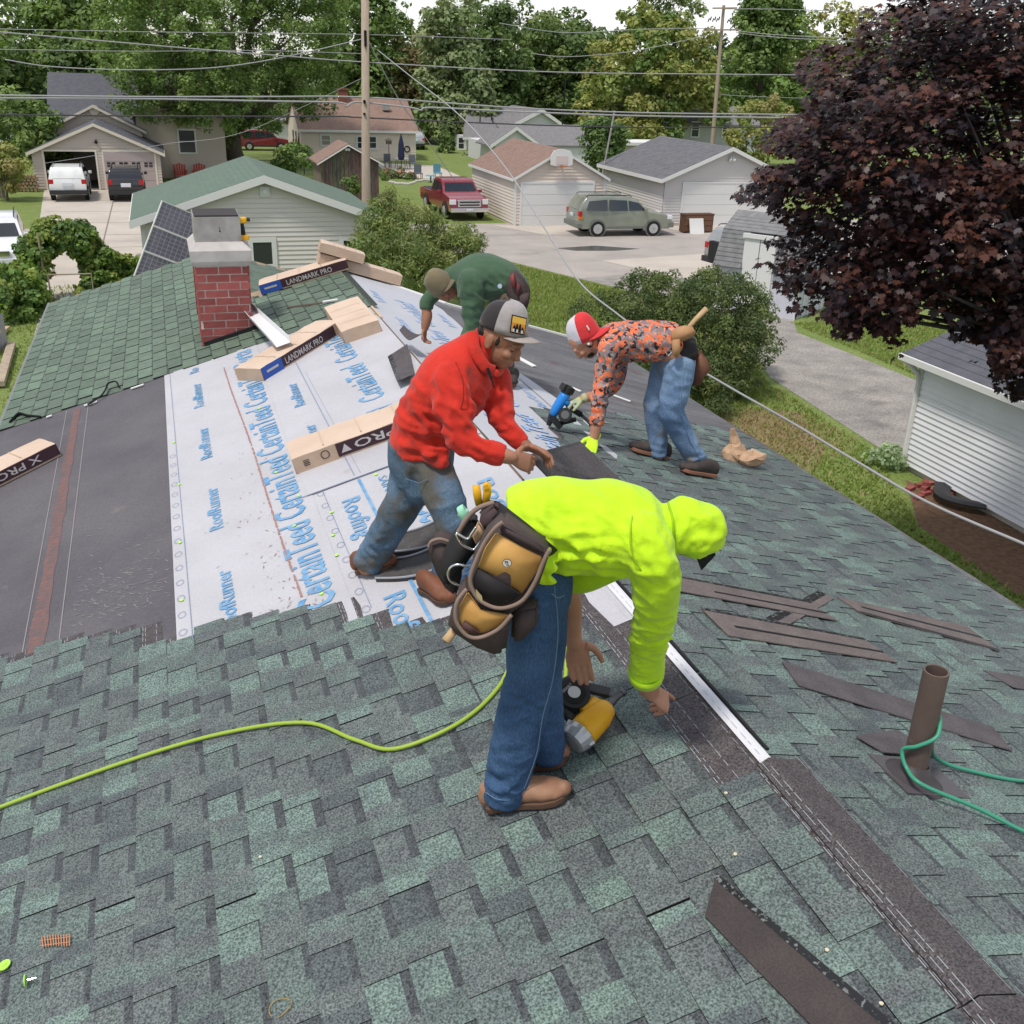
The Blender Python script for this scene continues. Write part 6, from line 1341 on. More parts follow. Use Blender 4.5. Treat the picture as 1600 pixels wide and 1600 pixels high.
# ================================================================== things lying on the roof
m_card = M('cardboard_wrap', (.52, .385, .29), .8, (.44, .32, .235), 5, coord='World', dirt=(9, (.42, .3, .22), .66, .8), bs=6, bstr=.25, bdist=.01)
m_cardl = M('paper_wrap', (.6, .465, .365), .75, (.54, .41, .315), 3, coord='World', bs=4, bstr=.3, bdist=.015)
m_maroon = M('maroon_print', (.05, .022, .03), .6); m_bluep = M('blue_label', (.03, .09, .38), .5); m_txtw = M('white_print', (.48, .45, .44), .7); m_txtb = M('black_print', (.04, .03, .03), .7)
T_PRO = text_mesh('LANDMARK PRO', .06, .004); T_PRO2 = text_mesh('X PRO', .075, .02); T_TRI = None
def bundle(label, P, y, s, ang, label_side, length=.99, wid=.335, hgt=.115, lift=.012, blue=False, txt='LANDMARK PRO', tilt=0, group='wrapped shingle bundles', stripe=(.0, 1.0), torn=True, flipx=False):
    """A wrapped bundle of shingles lying on slope P. (y, s) = centre; ang = angle of its long axis from down-slope towards -y."""
    t = thing('shingle_bundle', label, 'shingle bundle', P(y, s, lift), group, world=False)
    ca, sa = math.cos(ang), math.sin(ang)
    ax = (P(y-sa*.5, s+ca*.5, 0)-P(y+sa*.5, s-ca*.5, 0)).normalized()       # long axis
    n_ = (P(y, s, 1)-P(y, s, 0)).normalized(); wx_ = n_.cross(ax).normalized()
    m_ = Matrix((ax, wx_, n_)).transposed().to_4x4(); m_.translation = P(y, s, lift); t.matrix_world = m_
    hl, hw_ = length/2, wid/2
    b = MB(); g_ = random.Random(int(y*100)); nx, ny = 14, 5
    top = lambda i, j: (-hl+length*i/nx, -hw_+wid*j/ny, hgt+.006*noise.noise(Vector((i*.7, j*.9, y)))-(.006 if j in (0, ny) else 0)-(.005 if i in (0, nx) else 0))
    vs = [top(i, j) for i in range(nx+1) for j in range(ny+1)]; b.add(vs, [(i*(ny+1)+j, (i+1)*(ny+1)+j, (i+1)*(ny+1)+j+1, i*(ny+1)+j+1) for i in range(nx) for j in range(ny)], 1)
    n0 = len(vs); bot = [(-hl, -hw_, 0), (hl, -hw_, 0), (hl, hw_, 0), (-hl, hw_, 0)]
    for j, sg in ((0, -1), (ny, 1)):
        for i in range(nx):
            x0, x1 = -hl+length*i/nx, -hl+length*(i+1)/nx; a, c = top(i, j), top(i+1, j); w0 = sg*(hw_+.004)
            q = [(x0, w0, 0), (x1, w0, 0), c, a]; b.poly(q if sg < 0 else q[::-1], 0)
    for i, sg in ((0, -1), (nx, 1)):
        for j in range(ny):
            y0, y1 = -hw_+wid*j/ny, -hw_+wid*(j+1)/ny; a, c = top(i, j), top(i, j+1); q = [(sg*(hl+.004), y0, 0), (sg*(hl+.004), y1, 0), c, a]; b.poly(q[::-1] if sg < 0 else q, 0)
    obj('wrapper', b, [m_card, m_cardl], t)
    sg = label_side; yy = sg*(hw_+.006); z0, z1 = hgt*.12, hgt*.93
    def sq(mb, xa, xb, za, zb, m, off=0):
        q = [(xa, yy+sg*off, za), (xb, yy+sg*off, za), (xb, yy+sg*off, zb), (xa, yy+sg*off, zb)]; mb.poly(q if sg < 0 else q[::-1], m)
    b = MB(); xa, xb = -hl+length*stripe[0], -hl+length*stripe[1]; sq(b, xa, xb, z0, z1, 0)
    d = 1 if sg < 0 else -1                     # reading direction seen from that side
    if blue:
        xe = xa if d > 0 else xb; bw = .24; sq(b, min(xe, xe+d*bw), max(xe, xe+d*bw), hgt*.02, hgt*.96, 1, .002); sq(b, min(xe+d*.05, xe+d*.19), max(xe+d*.05, xe+d*.19), hgt*.42, hgt*.6, 2, .003)
    obj('label_band', b, [m_maroon, m_bluep, m_txtw], t)
    b = MB(); tm = text_mesh(txt, .055, .012)
    wd_ = width(tm); tl = (xb-xa)*(.52 if blue else .6); xs = (xa+(xb-xa)*(.3 if blue else .16)) if d > 0 else (xb-(xb-xa)*(.3 if blue else .16)); u = -1 if flipx else 1
    if flipx: xs = xs+d*tl
    kx = tl/(wd_[1]-wd_[0]); b.add([(xs+u*d*(x-wd_[0])*kx, yy+sg*.002, (hgt*.5-u*.03)+u*v) for x, v in tm[0]], tm[1] if (u*u*d > 0) == (sg < 0) else [f[::-1] for f in tm[1]], 0)
    if not blue:
        e_ = xb if d > 0 else xa; e_ = (xa if d > 0 else xb) if flipx else e_; x1 = e_+d*.06 if flipx else e_-d*.06
        b.add([(x1-.035, yy+sg*.002, hgt*.3), (x1+.035, yy+sg*.002, hgt*.3), (x1, yy+sg*.002, hgt*.8)], [(0, 1, 2) if sg < 0 else (2, 1, 0)], 0)
    obj('printed_lettering', b, m_txtw, t, kind='stuff')
    b = MB()                                    # torn flaps and creases of the wrapper end, bar marks on the plain side
    for k in range(3): x = -hl+length*(.28+.25*k); b.poly([(x, -hw_+.02, hgt+.0075), (x+.006, -hw_+.02, hgt+.0075), (x+.012, hw_-.03, hgt+.0075), (x+.004, hw_-.03, hgt+.0075)], 0)
    if stripe[1] < 1 or stripe[0] > 0:
        xe = (xb+.03) if stripe[1] < 1 else (xa-.13)
        for k in range(4): sq(b, xe+.16, xe+.16+.04, hgt*(.3+.1*k), hgt*(.35+.1*k), 1, .001)
        b.add([(xe+.05+.03*math.cos(a)*r_, yy+sg*.001, hgt*.55+.03*math.sin(a)*r_) for r_ in (1, .8) for a in [i*math.pi/8 for i in range(16)]], [(i, (i+1) % 16, 16+(i+1) % 16, 16+i) for i in range(16)], 1)
    obj('wrap_marks', b, [M('crease', (.5, .38, .27), .8), m_txtb], t, kind='stuff')
    return t
bundle('tan shingle bundle lying on the white underlayment directly behind the red-shirted man', LP, 6.52, .65, 0.0, +1, 1.05, stripe=(0, .72), txt='X PRO', flipx=True)
bundle('opened shingle bundle with white metal trim lying across it near the brick chimney', LP, 9.02, .86, .66, +1, 1.05, .34, blue=True, stripe=(.12, 1.0))
bundle('short fat shingle bundle beside the open ridge slot with a pale label', LP, 9.32, .24, math.pi/2, +1, 1.02, .34, stripe=(.0, .3), hgt=.12, txt='PRO')
bundle('shingle bundle at the left edge on the black felt', LP, 8.36, 3.38, .5, +1, .95, .335, stripe=(.0, .66), txt='X PRO', flipx=True)
bundle('shingle bundle with bright blue label on the old green shingles at the far ridge', LP, 11.72, .37, -.12, +1, 1.0, .3, blue=True, lift=.02)
bundle('upper tan box of the pair on the far end of the ridge', RP, 11.75, .0, .1, +1, .5, .3, hgt=.11, lift=.16, stripe=(.0, .04), txt='PRO', group='boxes on the far ridge')
bundle('lower tan box of the pair on the far end of the ridge', RP, 11.78, .25, .05, +1, .95, .3, hgt=.12, lift=.03, stripe=(.0, .04), txt='PRO', group='boxes on the far ridge')
# white metal trim lying on the bundle
a0, a1 = LP(10.72, 1.1, .14), LP(8.86, .92, .17); d_ = (a1-a0).normalized(); n_ = (LP(0, 0, 1)-LP(0, 0, 0)).normalized(); x_ = d_.cross(n_)
b = MB(); prof = [(-.06, .055), (-.055, .0), (.045, 0), (.06, .075)]
v = [a0+x_*p+n_*q for p, q in prof]+[a1+x_*p*1.25+n_*q for p, q in prof]; b.add(v, [(i, i+1, 5+i, 4+i) for i in range(3)]); v2 = [q+n_*.002 for q in v]
so_ = b; o = obj('metal_trim', b, M('white_metal', (.72, .72, .73), .35)); sm_ = o.modifiers.new('s', 'SOLIDIFY'); sm_.thickness = .004; tag(o, 'bent white metal trim channel resting on the opened shingle bundle', 'metal trim')
b = MB(); b.bar(LP(10.42, 1.04, .05), LP(10.2, .93, .05), .05, .06, m=0); b.bar(LP(10.55, 1.02, .08), LP(10.3, .97, .07), .03, .05, m=1); tag(obj('rag', b, [m_brick, m_white], bevel=.01), 'scrap of red brick and white flashing by the right foot of the chimney', 'debris')
b = MB(); b.tube([LP(10.68, .71, .02), LP(10.6, .6, .025), LP(10.48, .45, .022), LP(10.3, .22, .03)], .012, 5, r2=.004); b.tube([LP(10.41, .36, .03), LP(10.3, .22, .032)], .014, 5, m=1); tag(obj('trim_strip', b, [M('brown_strip', (.14, .1, .08), .8), m_white]), 'thin brown and white trim strip lying on the old green shingles', 'trim')
b = MB(); b.tube(spline([LP(9.58, 2.72, .03), LP(9.68, 2.6, .04), LP(9.78, 2.55, .06), LP(9.9, 2.53, .07), LP(9.92, 2.46, .06), LP(9.8, 2.44, .03)], 5), .008, 6); tag(obj('pry_hook', b, m_dark), 'black curved pry bar lying at the edge of the old green shingles', 'pry bar')
b = MB(); b.tube(spline([LP(9.88, 3.46, .02), LP(10.0, 3.38, .04), LP(9.86, 3.28, .03), LP(9.72, 3.16, .02)], 4), .02, 6, r2=.008); tag(obj('torn_strip', b, m_asph), 'curled black torn strip on the old shingles at the far left', 'strip')
for i, (y, s, l_) in enumerate(((9.62, 2.7, .12), (9.66, 2.27, .12), (9.66, 3.08, .05))):
    b = MB(); b.bar(LP(y, s+l_/2, .02), LP(y, s-l_/2, .02), .03, .008); tag(obj('paper_scrap', b, m_white), ['white paper scrap beside the black pry bar', 'white paper scrap next to the corner of the underlayment', 'smallest white scrap by the curled black strip'][i], 'scrap', 'white paper scraps')
# cordless driver on the chimney crown
t = thing('power_drill', 'yellow and black cordless driver standing on the chimney crown', 'drill', (0.640, 10.42, 5.69)); m_yel = M('tool_yellow', (.75, .42, .02), .45, (.68, .36, .015), 8); m_blk = M('tool_black', (.022, .022, .024), .5)
b = MB(); b.bar((0.610, 10.42, 5.88), (0.740, 10.42, 5.88), .06, .06); obj('motor_housing', b, m_yel, t, bevel=.015)
b = MB(); b.tube([(0.685, 10.42, 5.87), (0.695, 10.42, 5.8), (0.700, 10.42, 5.74)], .022, 8); obj('grip', b, m_blk, t)
b = MB(); b.box(.65, .75, 10.38, 10.46, 5.695, 5.745); obj('battery', b, m_yel, t, bevel=.008)
b = MB(); b.tube([(0.740, 10.42, 5.885), (0.770, 10.42, 5.885)], .018, 8); obj('chuck', b, m_blk, t)
# nails, rings
t = thing('nail_coil_strip', 'short strip of coppery coil nails on the new shingles at the lower left', 'nails', LP(3.02, 2.5, .03), world=True); m_cop = M('copper', (.6, .3, .17), .4, metal=.4)
for i in range(11):
    a = -.35+.05*i; y = 3.035-.0042*i+.004*math.sin(i*.5); s = 2.545-.0105*i; b = MB(); b.tube([LP(y+.028, s+.008*a, .026), LP(y-.028, s-.006+.02*a, .026)], .0022, 5); obj('nail', b, m_cop, t)
b = MB()
for off in (.012, -.012): b.tube([LP(3.035+off, 2.548, .027), LP(2.99+off, 2.435, .027)], .0012, 4)
obj('binding_wire', b, m_cop, t)
m_lime = M('lime_cap', (.42, .85, .1), .4)
t = thing('cap_nail', 'lime green cap nail lying flat at the lower left edge', 'nail', LP(3.0, 2.665, .03)); b = MB(); b.tube([LP(3.0, 2.665, .026), LP(3.0, 2.665, .03)], .022, 14); b.tube([LP(3.0, 2.665, .03), LP(3.0, 2.665, .034)], .009, 8); obj('cap', b, m_lime, t)
t = thing('cap_nail', 'lime green cap nail on its side with its shank showing, at the lower left', 'nail', LP(2.87, 2.57, .03)); p = LP(2.87, 2.575, .042); b = MB(); b.tube([p, p+Vector((.003, 0, 0))], .02, 14); obj('cap', b, m_lime, t); b = MB(); b.tube([p, p+Vector((.036, 0, .003))], .0024, 6); obj('shank', b, m_chrome, t)
b = MB(); b.tube([LP(2.33+.03*math.sin(a), 1.75+.036*math.cos(a), .026+.006*math.sin(2*a)) for a in [i*math.pi/12 for i in range(25)]], .0016, 5); tag(obj('wire_ring', b, M('brass_wire', (.45, .3, .1), .4, metal=.5)), 'thin tan wire ring lying on the new shingles at the bottom', 'ring')
b = MB()
for y, s in ((3.0, 1.75), (2.14, .3), (1.72, .25), (1.52, .22), (2.38, .2), (1.28, .21)): p = LP(y, s, .024); b.tube([p, p+Vector((0, 0, .003))], .006, 8)
tag(obj('roofing_nail_heads', b, M('pale_nail', (.6, .55, .4), .4)), 'scattered pale nail heads beside the ridge strip in front', 'nails', kind='stuff')
# air hoses
m_hose = M('lime_hose', (.3, .42, .05), .45); m_hose2 = M('teal_hose', (.05, .27, .17), .35)
hp = [(3.92, 3.2, .03), (3.93, 2.81, .032), (3.9, 2.26, .03), (3.82, 1.84, .034), (3.67, 1.49, .03), (3.42, 1.31, .034), (3.27, 1.17, .03), (3.26, .91, .034), (3.38, .70, .03), (3.6, .52, .04), (3.66, .40, .04), (3.55, .32, .05), (3.3, .42, .05), (3.12, .5, .05)]
b = MB(); b.tube([LP(*p) for p in spline(hp, 8)], .0085, 10); tag(obj('air_hose', b, m_hose, smooth=True), 'lime green air hose snaking over the new shingles to the yellow nail gun', 'hose')
# vent pipe with boot, teal hose round it
pb = RP(2.41, .62); t = thing('vent_pipe', 'brown plastic vent pipe rising from the right roof slope', 'vent pipe', tuple(pb)); m_pipe = M('brown_pipe', (.135, .095, .08), .5, (.1, .07, .06), 5, dirt=(9, (.2, .15, .13), .6, .75))
b = MB(); r0, r1 = .0435, .037; H_ = .47; n = 24; v = []
for (z, r_) in ((-.05, r0), (H_, r0), (H_, r1), (.1, r1)): v += [(pb.x+r_*math.cos(2*math.pi*i/n), pb.y+r_*math.sin(2*math.pi*i/n), pb.z+z) for i in range(n)]
b.add(v, [(k*n+i, k*n+(i+1) % n, (k+1)*n+(i+1) % n, (k+1)*n+i) for k in range(3) for i in range(n)]+[tuple(range(3*n, 4*n))]); obj('pipe', b, m_pipe, t, smooth=False)
b = MB(); m_boot = M('rubber_boot', (.05, .042, .045), .5)
rings = [(.0, .125, .024), (.0, .12, .03), (.01, .09, .04), (.03, .064, .07), (.06, .048, .12), (.06, .044, .12)]; v = []
nn = (RP(0, 0, 1)-RP(0, 0, 0)).normalized()
for k, (up_, r_, h_) in enumerate(rings):
    for i in range(n):
        a = 2*math.pi*i/n; q = RP(2.41+r_*math.sin(a), .62+r_*math.cos(a)*1.0, h_*.55 if k < 3 else .022); v.append(q+Vector((0, 0, up_)))
b.add(v, [(k*n+i, (k+1)*n+i, (k+1)*n+(i+1) % n, k*n+(i+1) % n) for k in range(len(rings)-1) for i in range(n)]); obj('boot', b, m_boot, t, smooth=True)
b = MB(); b.hexa([RP(2.3, .5, .018), RP(2.3, .8, .014), RP(2.53, .8, .014), RP(2.53, .5, .018), RP(2.3, .5, .024), RP(2.3, .8, .022), RP(2.53, .8, .022), RP(2.53, .5, .024)]); obj('flashing_plate', b, M('flash_plate', (.09, .08, .085), .45), t)
hz = [(2.05, 2.0, .03), (2.6, 1.35, .03), (2.78, 1.02, .03), (2.66, .8, .03), (2.5, .68, .06)]
hp = [RP(2.9, 1.9, .03), RP(2.62, 1.6, .03), RP(2.44, 1.25, .03), RP(2.47, .95, .03), RP(2.52, .74, .06)]
for i in range(14):
    a = .9-2*math.pi*i/12; hp.append(Vector((pb.x+.058*math.cos(a), pb.y+.058*math.sin(a), pb.z+.10+.11*math.sin(math.pi*min(i, 9)/9*.55+.2)+.008*i)))
hp = hp[:4]+[RP(2.5, .8, .05), pb+Vector((.075, .02, .14)), pb+Vector(FW)*.02+Vector(RT)*.056+Vector((0, 0, .27)), pb-Vector(FW)*.05+Vector(RT)*.03+Vector((0, 0, .235)), pb-Vector(FW)*.05-Vector(RT)*.03+Vector((0, 0, .19)), pb-Vector(RT)*.066-Vector(FW)*.02+Vector((0, 0, .15)), pb-Vector(RT)*.055-Vector(FW)*.06+Vector((0, 0, .1)), pb-Vector(FW)*.13-Vector(RT)*.02+Vector((0, 0, .085)), RP(2.2, .72, .05), RP(2.1, .87, .034), RP(2.02, 1.05, .026), RP(1.98, 1.25, .026), RP(1.94, 1.36, .028)]
b = MB(); b.tube([Vector(p) for p in spline([tuple(p) for p in hp], 8)], .0075, 10); ho = thing('air_hose', 'teal green air hose looped round the brown vent pipe', 'hose', tuple(RP(2.1, .9)));
obj('tube', b, m_hose2, ho, smooth=True); b = MB(); b.tube([RP(1.94, 1.36, .022), RP(1.9, 1.43, .024)], .012, 10, m=1); b.tube([RP(1.9, 1.43, .024), RP(1.8, 1.62, .024)], .014, 10); obj('coupling', b, [m_chrome, m_dark], ho)
# loose shingle strips on the right slope
m_back = M('shingle_back', (.15, .125, .118), .9, (.115, .096, .092), 8, coord='World', grain=(120, .25)); m_tar = M('tar_line', (.012, .012, .014), .35)
def strip(name, label, P, pts, h=.022, lines=(), dark=False, group='loose shingle strips', curl=.0, mat_=None):
    t = thing(name, label, 'shingle strip', P(*pts[0], h), group); b = MB()
    A_, B_, C_, D_ = [np.array(p) for p in pts]; nx = 10; v = []
    for i in range(nx+1):
        f = i/nx; a, d = A_+(B_-A_)*f, D_+(C_-D_)*f; hh = h+curl*(abs(2*f-1)**2)
        v += [P(*a, hh), P(*d, hh), P(*a, hh+.005), P(*d, hh+.005)]
    fs = []
    for i in range(nx): k = 4*i; fs += [(k+2, k+6, k+7, k+3), (k, k+1, k+5, k+4), (k, k+4, k+6, k+2), (k+1, k+3, k+7, k+5)]
    fs += [(0, 2, 3, 1), (4*nx, 4*nx+1, 4*nx+3, 4*nx+2)]
    b.add(v, fs); o = obj('strip', b, mat_ or (m_back), t); bm = bmesh.new(); bm.from_mesh(o.data); bmesh.ops.recalc_face_normals(bm, faces=bm.faces[:]); bm.to_mesh(o.data); bm.free()
    for (f0, f1, e0, e1, mt) in lines:      # bands across the width fraction f, along fraction e
        b = MB(); v = []
        for i in range(nx+1):
            e = e0+(e1-e0)*i/nx
            for f in (f0, f1):
                p = (A_+(B_-A_)*e)*(1-f)+(D_+(C_-D_)*e)*f; hh = h+curl*(abs(2*e-1)**2)+.0065; v.append(P(*p, hh))
        b.add(v, [(2*i, 2*i+1, 2*i+3, 2*i+2) for i in range(nx)]); o = obj('tar_band', b, mt, t)
        bm = bmesh.new(); bm.from_mesh(o.data); bmesh.ops.recalc_face_normals(bm, faces=bm.faces[:]); 
        if bm.faces[:] and sum(f.normal.z for f in bm.faces) < 0: bmesh.ops.reverse_faces(bm, faces=bm.faces[:])
        bm.to_mesh(o.data); bm.free()
    return t
m_glit = M('tar_glitter', (.02, .02, .022), .3, (.16, .17, .17), 60, .56, .62, coord='World')
strip('shingle_strip', 'brown backed shingle strip nearest the yellow-hooded man with one black line', RP, [(3.99, .36), (3.95, 1.2), (3.75, 1.27), (3.8, .30)], .024, ((0, .12, 0, 1, m_glit), (.6, .68, .28, 1, m_tar)))
strip('shingle_strip', 'short crossed shingle strip lying under the long strips on the right slope', RP, [(4.13, 1.42), (3.62, .72), (3.56, .8), (4.06, 1.48)], .020, ((0, .5, 0, 1, m_glit),))
strip('shingle_strip', 'middle brown backed shingle strip with a black line and jagged black edge', RP, [(3.64, .38), (3.58, 1.3), (3.36, 1.34), (3.38, .38)], .023, ((0, .1, 0, 1, m_glit), (.55, .63, .1, 1, m_tar)))
strip('shingle_strip', 'brown backed shingle strip furthest right with a long black line', RP, [(4.09, 1.52), (3.98, 2.38), (3.7, 2.36), (3.92, 1.55)], .022, ((.42, .52, .1, 1, m_tar), (.93, 1, 0, 1, m_tar)))
m_dbrown = granule('dark_strip', (1.9, 1.75, 1.75), 200, .35)
m_dkb = M('dark_brown_granule', (.1, .088, .092), .9, (.075, .066, .072), 9, coord='World', grain=(220, .4))
strip('shingle_strip', 'long dark brown starter strip passing behind the vent pipe', RP, [(3.2, .55), (2.84, 1.45), (2.66, 1.38), (3.0, .5)], .022, mat_=m_dkb)
strip('shingle_strip', 'dark brown strip cut by the right edge', RP, [(3.42, 1.96), (3.4, 2.6), (3.22, 2.55), (3.27, 2.02)], .022, mat_=m_dkb)
strip('shingle_strip', 'dark torn shingle scrap under the vent pipe flashing', RP, [(2.64, .52), (2.72, .8), (2.55, .86), (2.54, .58)], .026, mat_=m_dkb, group='loose shingle scraps')
strip('shingle_strip', 'large dark brown shingle strip with a shiny tar edge at the lower right', LP, [(2.1, .385), (1.35, .20), (1.35, .37), (1.98, .49)], .024, ((0, .16, 0, 1, m_glit),), mat_=M('dark_back', (.062, .05, .048), .85, (.05, .04, .04), 8, coord='World', grain=(160, .2)), curl=.004)
strip('shingle_strip', 'loose dark shingle standing on edge by the feet of the red-shirted man', LP, [(8.0, .0), (7.25, .12), (7.22, .26), (7.85, .2)], .03, ((.8, 1, 0, 1, m_glit),), mat_=m_dkb, curl=.05)
# white membrane scraps on the felt
for i, (p, q, wd_) in enumerate((((9.1, 1.28), (8.75, 1.4), .05), ((8.3, 2.04), (8.2, 2.18), .03), ((8.25, 1.5), (8.1, 1.62), .03))):
    b = MB(); b.bar(RP(*p, .014), RP(*q, .014), wd_, .006); tag(obj('membrane_scrap', b, m_white), ['pale membrane sliver on the grey felt left of the camouflage shirt', 'small membrane sliver on the felt under the arms of the camouflage shirt', 'tiny membrane sliver on the felt by the blue nail gun'][i], 'scrap', 'white membrane scraps')
b = MB(); p0 = RP(3.06, 2.2, .02); b.box(p0.x-.03, p0.x+.02, p0.y-.02, p0.y+.02, p0.z, p0.z+.012); tag(obj('paper_scrap', b, m_card, bevel=.004), 'tiny tan scrap of paper on the right slope above the vent pipe', 'scrap')
# crumpled paper bag
t = thing('paper_bag', 'crumpled tan paper bag on the right slope beside the camouflage-shirted man', 'bag', tuple(RP(6.9, 2.55)))
b = MB(); bp_ = RP(6.8, 2.5, .0); b.ball(bp_+Vector((0, 0, .07)), .1, .085, .1, 14, 9); b.ball(bp_+Vector((.1, -.1, .06)), .12, .08, .07, 14, 9); b.tube([bp_+Vector((0, 0, .12)), bp_+Vector((-.02, .02, .22)), bp_+Vector((-.03, .03, .28))], [.06, .03, .02], 9)
b.v = [tuple(Vector(v)+Vector((noise.noise(Vector(v)*17), noise.noise(Vector(v)*17+Vector((9, 0, 0))), noise.noise(Vector(v)*19+Vector((0, 7, 0)))))*.03) for v in b.v]
obj('bag', b, M('kraft', (.5, .33, .21), .9, (.42, .27, .17), 9, bs=14, bstr=.6, bdist=.02), t)
# black foam pads under the red-shirted man
m_foam = M('pad_foam', (.055, .05, .05), .8, (.075, .07, .07), 14, coord='World', grain=(90, .2)); m_sil = M('silver_piping', (.3, .31, .34), .35)
t = thing('knee_pad_mat', 'curved black foam mat with silver piping under the feet of the red-shirted man', 'mat', tuple(LP(4.85, .78, .02)))
for k in range(2):
    b = MB(); v = []
    for i in range(13):
        f = i/12; ya = 4.62-.1*f+.22*k*(1-.1*f)+.16*math.sin(math.pi*f)*-.5; s = .98-.42*f-.05*k
        for (dy, dh) in ((0, .016), (.19, .03)): v.append(LP(ya+dy, s, dh+.03*k+.012))
        for (dy, dh) in ((0, 0), (.19, .004)): v.append(LP(ya+dy, s, dh+.03*k+.004))
    fs = []
    for i in range(12): a = 4*i; fs += [(a, a+4, a+5, a+1), (a+2, a+3, a+7, a+6), (a, a+2, a+6, a+4), (a+1, a+5, a+7, a+3)]
    b.add(v, fs+[(0, 1, 3, 2), (48, 50, 51, 49)]); o = obj('mat', b, m_foam, t)
    bm = bmesh.new(); bm.from_mesh(o.data); bmesh.ops.recalc_face_normals(bm, faces=bm.faces[:]); bm.to_mesh(o.data); bm.free()
    b = MB(); b.tube([Vector(v[4*i+1])+Vector((0, 0, .006)) for i in range(13)], .006, 6); b.tube([Vector(v[4*i])+Vector((0, 0, .004)) for i in range(13)], .006, 6); obj('piping', b, m_sil, t)
# yellow nail gun
t = thing('nail_gun', 'yellow and black coil nail gun lying on the shingles beside the brown boots', 'nail gun', (0, 0, 0), world=False)
c0 = LP(2.9, .455, .085); ax = Vector((.84, .42, .34)).normalized()    # barrel axis, handle up-left
fw_ = ax; n_ = (LP(0, 0, 1)-LP(0, 0, 0)).normalized(); up_ = Vector((-.36, .78, .42)); up_ = (up_-fw_*up_.dot(fw_)).normalized(); sd_ = fw_.cross(up_)
t.matrix_world = Matrix(((fw_.x, up_.x, sd_.x, c0.x), (fw_.y, up_.y, sd_.y, c0.y), (fw_.z, up_.z, sd_.z, c0.z), (0, 0, 0, 1)))
m_silv = M('cast_alloy', (.5, .5, .5), .35, (.42, .42, .42), 12, metal=.5); m_yell = M('gun_yellow', (.8, .42, .02), .4, (.74, .34, .015), 9, dirt=(22, (.4, .16, .03), .7, .8))
b = MB(); b.tube([(-.07, 0, 0), (-.05, 0, 0), (.03, 0, 0), (.075, 0, 0), (.085, 0, 0)], [.056, .058, .054, .04, .03], 18); b.tube([(.0, .03, 0), (.07, .045, 0)], [.04, .025], 10); obj('body', b, m_yell, t, smooth=True)
b = MB(); b.tube([(-.125, 0, 0), (-.12, 0, 0), (-.09, 0, 0), (-.07, 0, 0)], [.036, .05, .06, .061], 18); 
for k in range(5): a = 2*math.pi*k/5+.3; b.tube([(-.09, .052*math.cos(a), .052*math.sin(a)), (-.07, .06*math.cos(a), .06*math.sin(a))], .011, 6)
obj('cylinder_cap', b, m_silv, t)
b = MB(); b.tube([(.08, 0, 0), (.125, 0, 0), (.165, -.004, 0)], [.02, .013, .011], 10); b.box(.085, .16, .004, .016, -.012, .012); b.tube([(.16, -.004, 0), (.175, -.004, 0)], .015, 10); obj('nose', b, m_silv if False else M('gunmetal', (.12, .12, .12), .35, metal=.7), t)
b = MB(); b.tube([(-.055, .04, 0), (-.05, .1, 0), (-.055, .15, 0), (-.06, .17, 0)], [.022, .02, .02, .024], 12); obj('handle', b, m_blk, t, smooth=True)
b = MB(); b.tube([(-.055, .165, 0), (-.06, .2, 0)], [.027, .022], 12); b.bar((-.06, .15, 0), (-.035, .2, 0), .03, .03); obj('handle_end', b, m_yell, t)
b = MB(); b.tube([(.02, .12, -.035), (.02, .12, .03)], .062, 22); obj('magazine', b, m_blk, t)
b = MB(); b.tube([(.02, .12, .03), (.02, .12, .033)], .045, 20); b.tube([(.02, .12, .033), (.02, .12, .036)], .024, 18, m=1)
tm = text_mesh('DEWALT', .011, .0); b.add([(.02-.03+x*.75+.0, .145+y, .0345) for x, y in tm[0]], tm[1], 1); obj('magazine_label', b, [M('label_black', (.012, .012, .012), .4), M('label_grey', (.5, .5, .48), .5)], t)
b = MB(); b.bar((.07, .13, 0), (.13, .03, 0), .035, .03); b.bar((.05, .17, .0), (.1, .12, 0), .025, .05); b.bar((.0, .19, 0), (.06, .17, .01), .03, .03); obj('feed_arm', b, M('gun_dark', (.05, .05, .052), .45), t, bevel=.004)
b = MB(); b.tube([(-.03, .05, 0), (-.01, .075, 0), (-.02, .1, 0)], .006, 6); obj('trigger', b, m_blk, t)
# ================================================================== people
FWV, RTV, ZV = Vector(FW), Vector(RT), Vector((0, 0, 1))
OPT = Vector(ROT@np.array([0, 0, 1.]))
def zdepth(p): return (p-Vector((0, 0, CAM_H))).dot(OPT)
def J(px, py, F): return atF(px, py, F)
def JR(px, py, F, rp): p = atF(px, py, F); return p, rp*zdepth(p)/1600
def limb(mb, pts, n=16, k=5, caps=(True, True), scale=1.0, m=0):
    """pts: (px, py, F, radius in photo pixels[, half depth in m])."""
    Q = []
    for p in pts:
        c, r = JR(*p[:4]); Q.append((*c, r*scale, (p[4] if len(p) > 4 else r)*scale))
    S = spline(Q, k); P = [Vector(s[:3]) for s in S]
    mb.tube(P, [s[4] for s in S], n, r2=[s[3] for s in S], up=FWV, m=m)
    for e, use in ((0, caps[0]), (-1, caps[1])):
        if use: r = min(S[e][3], S[e][4]); mb.ball(P[e], r*.99, nu=n, nv=8, m=m)
    return mb
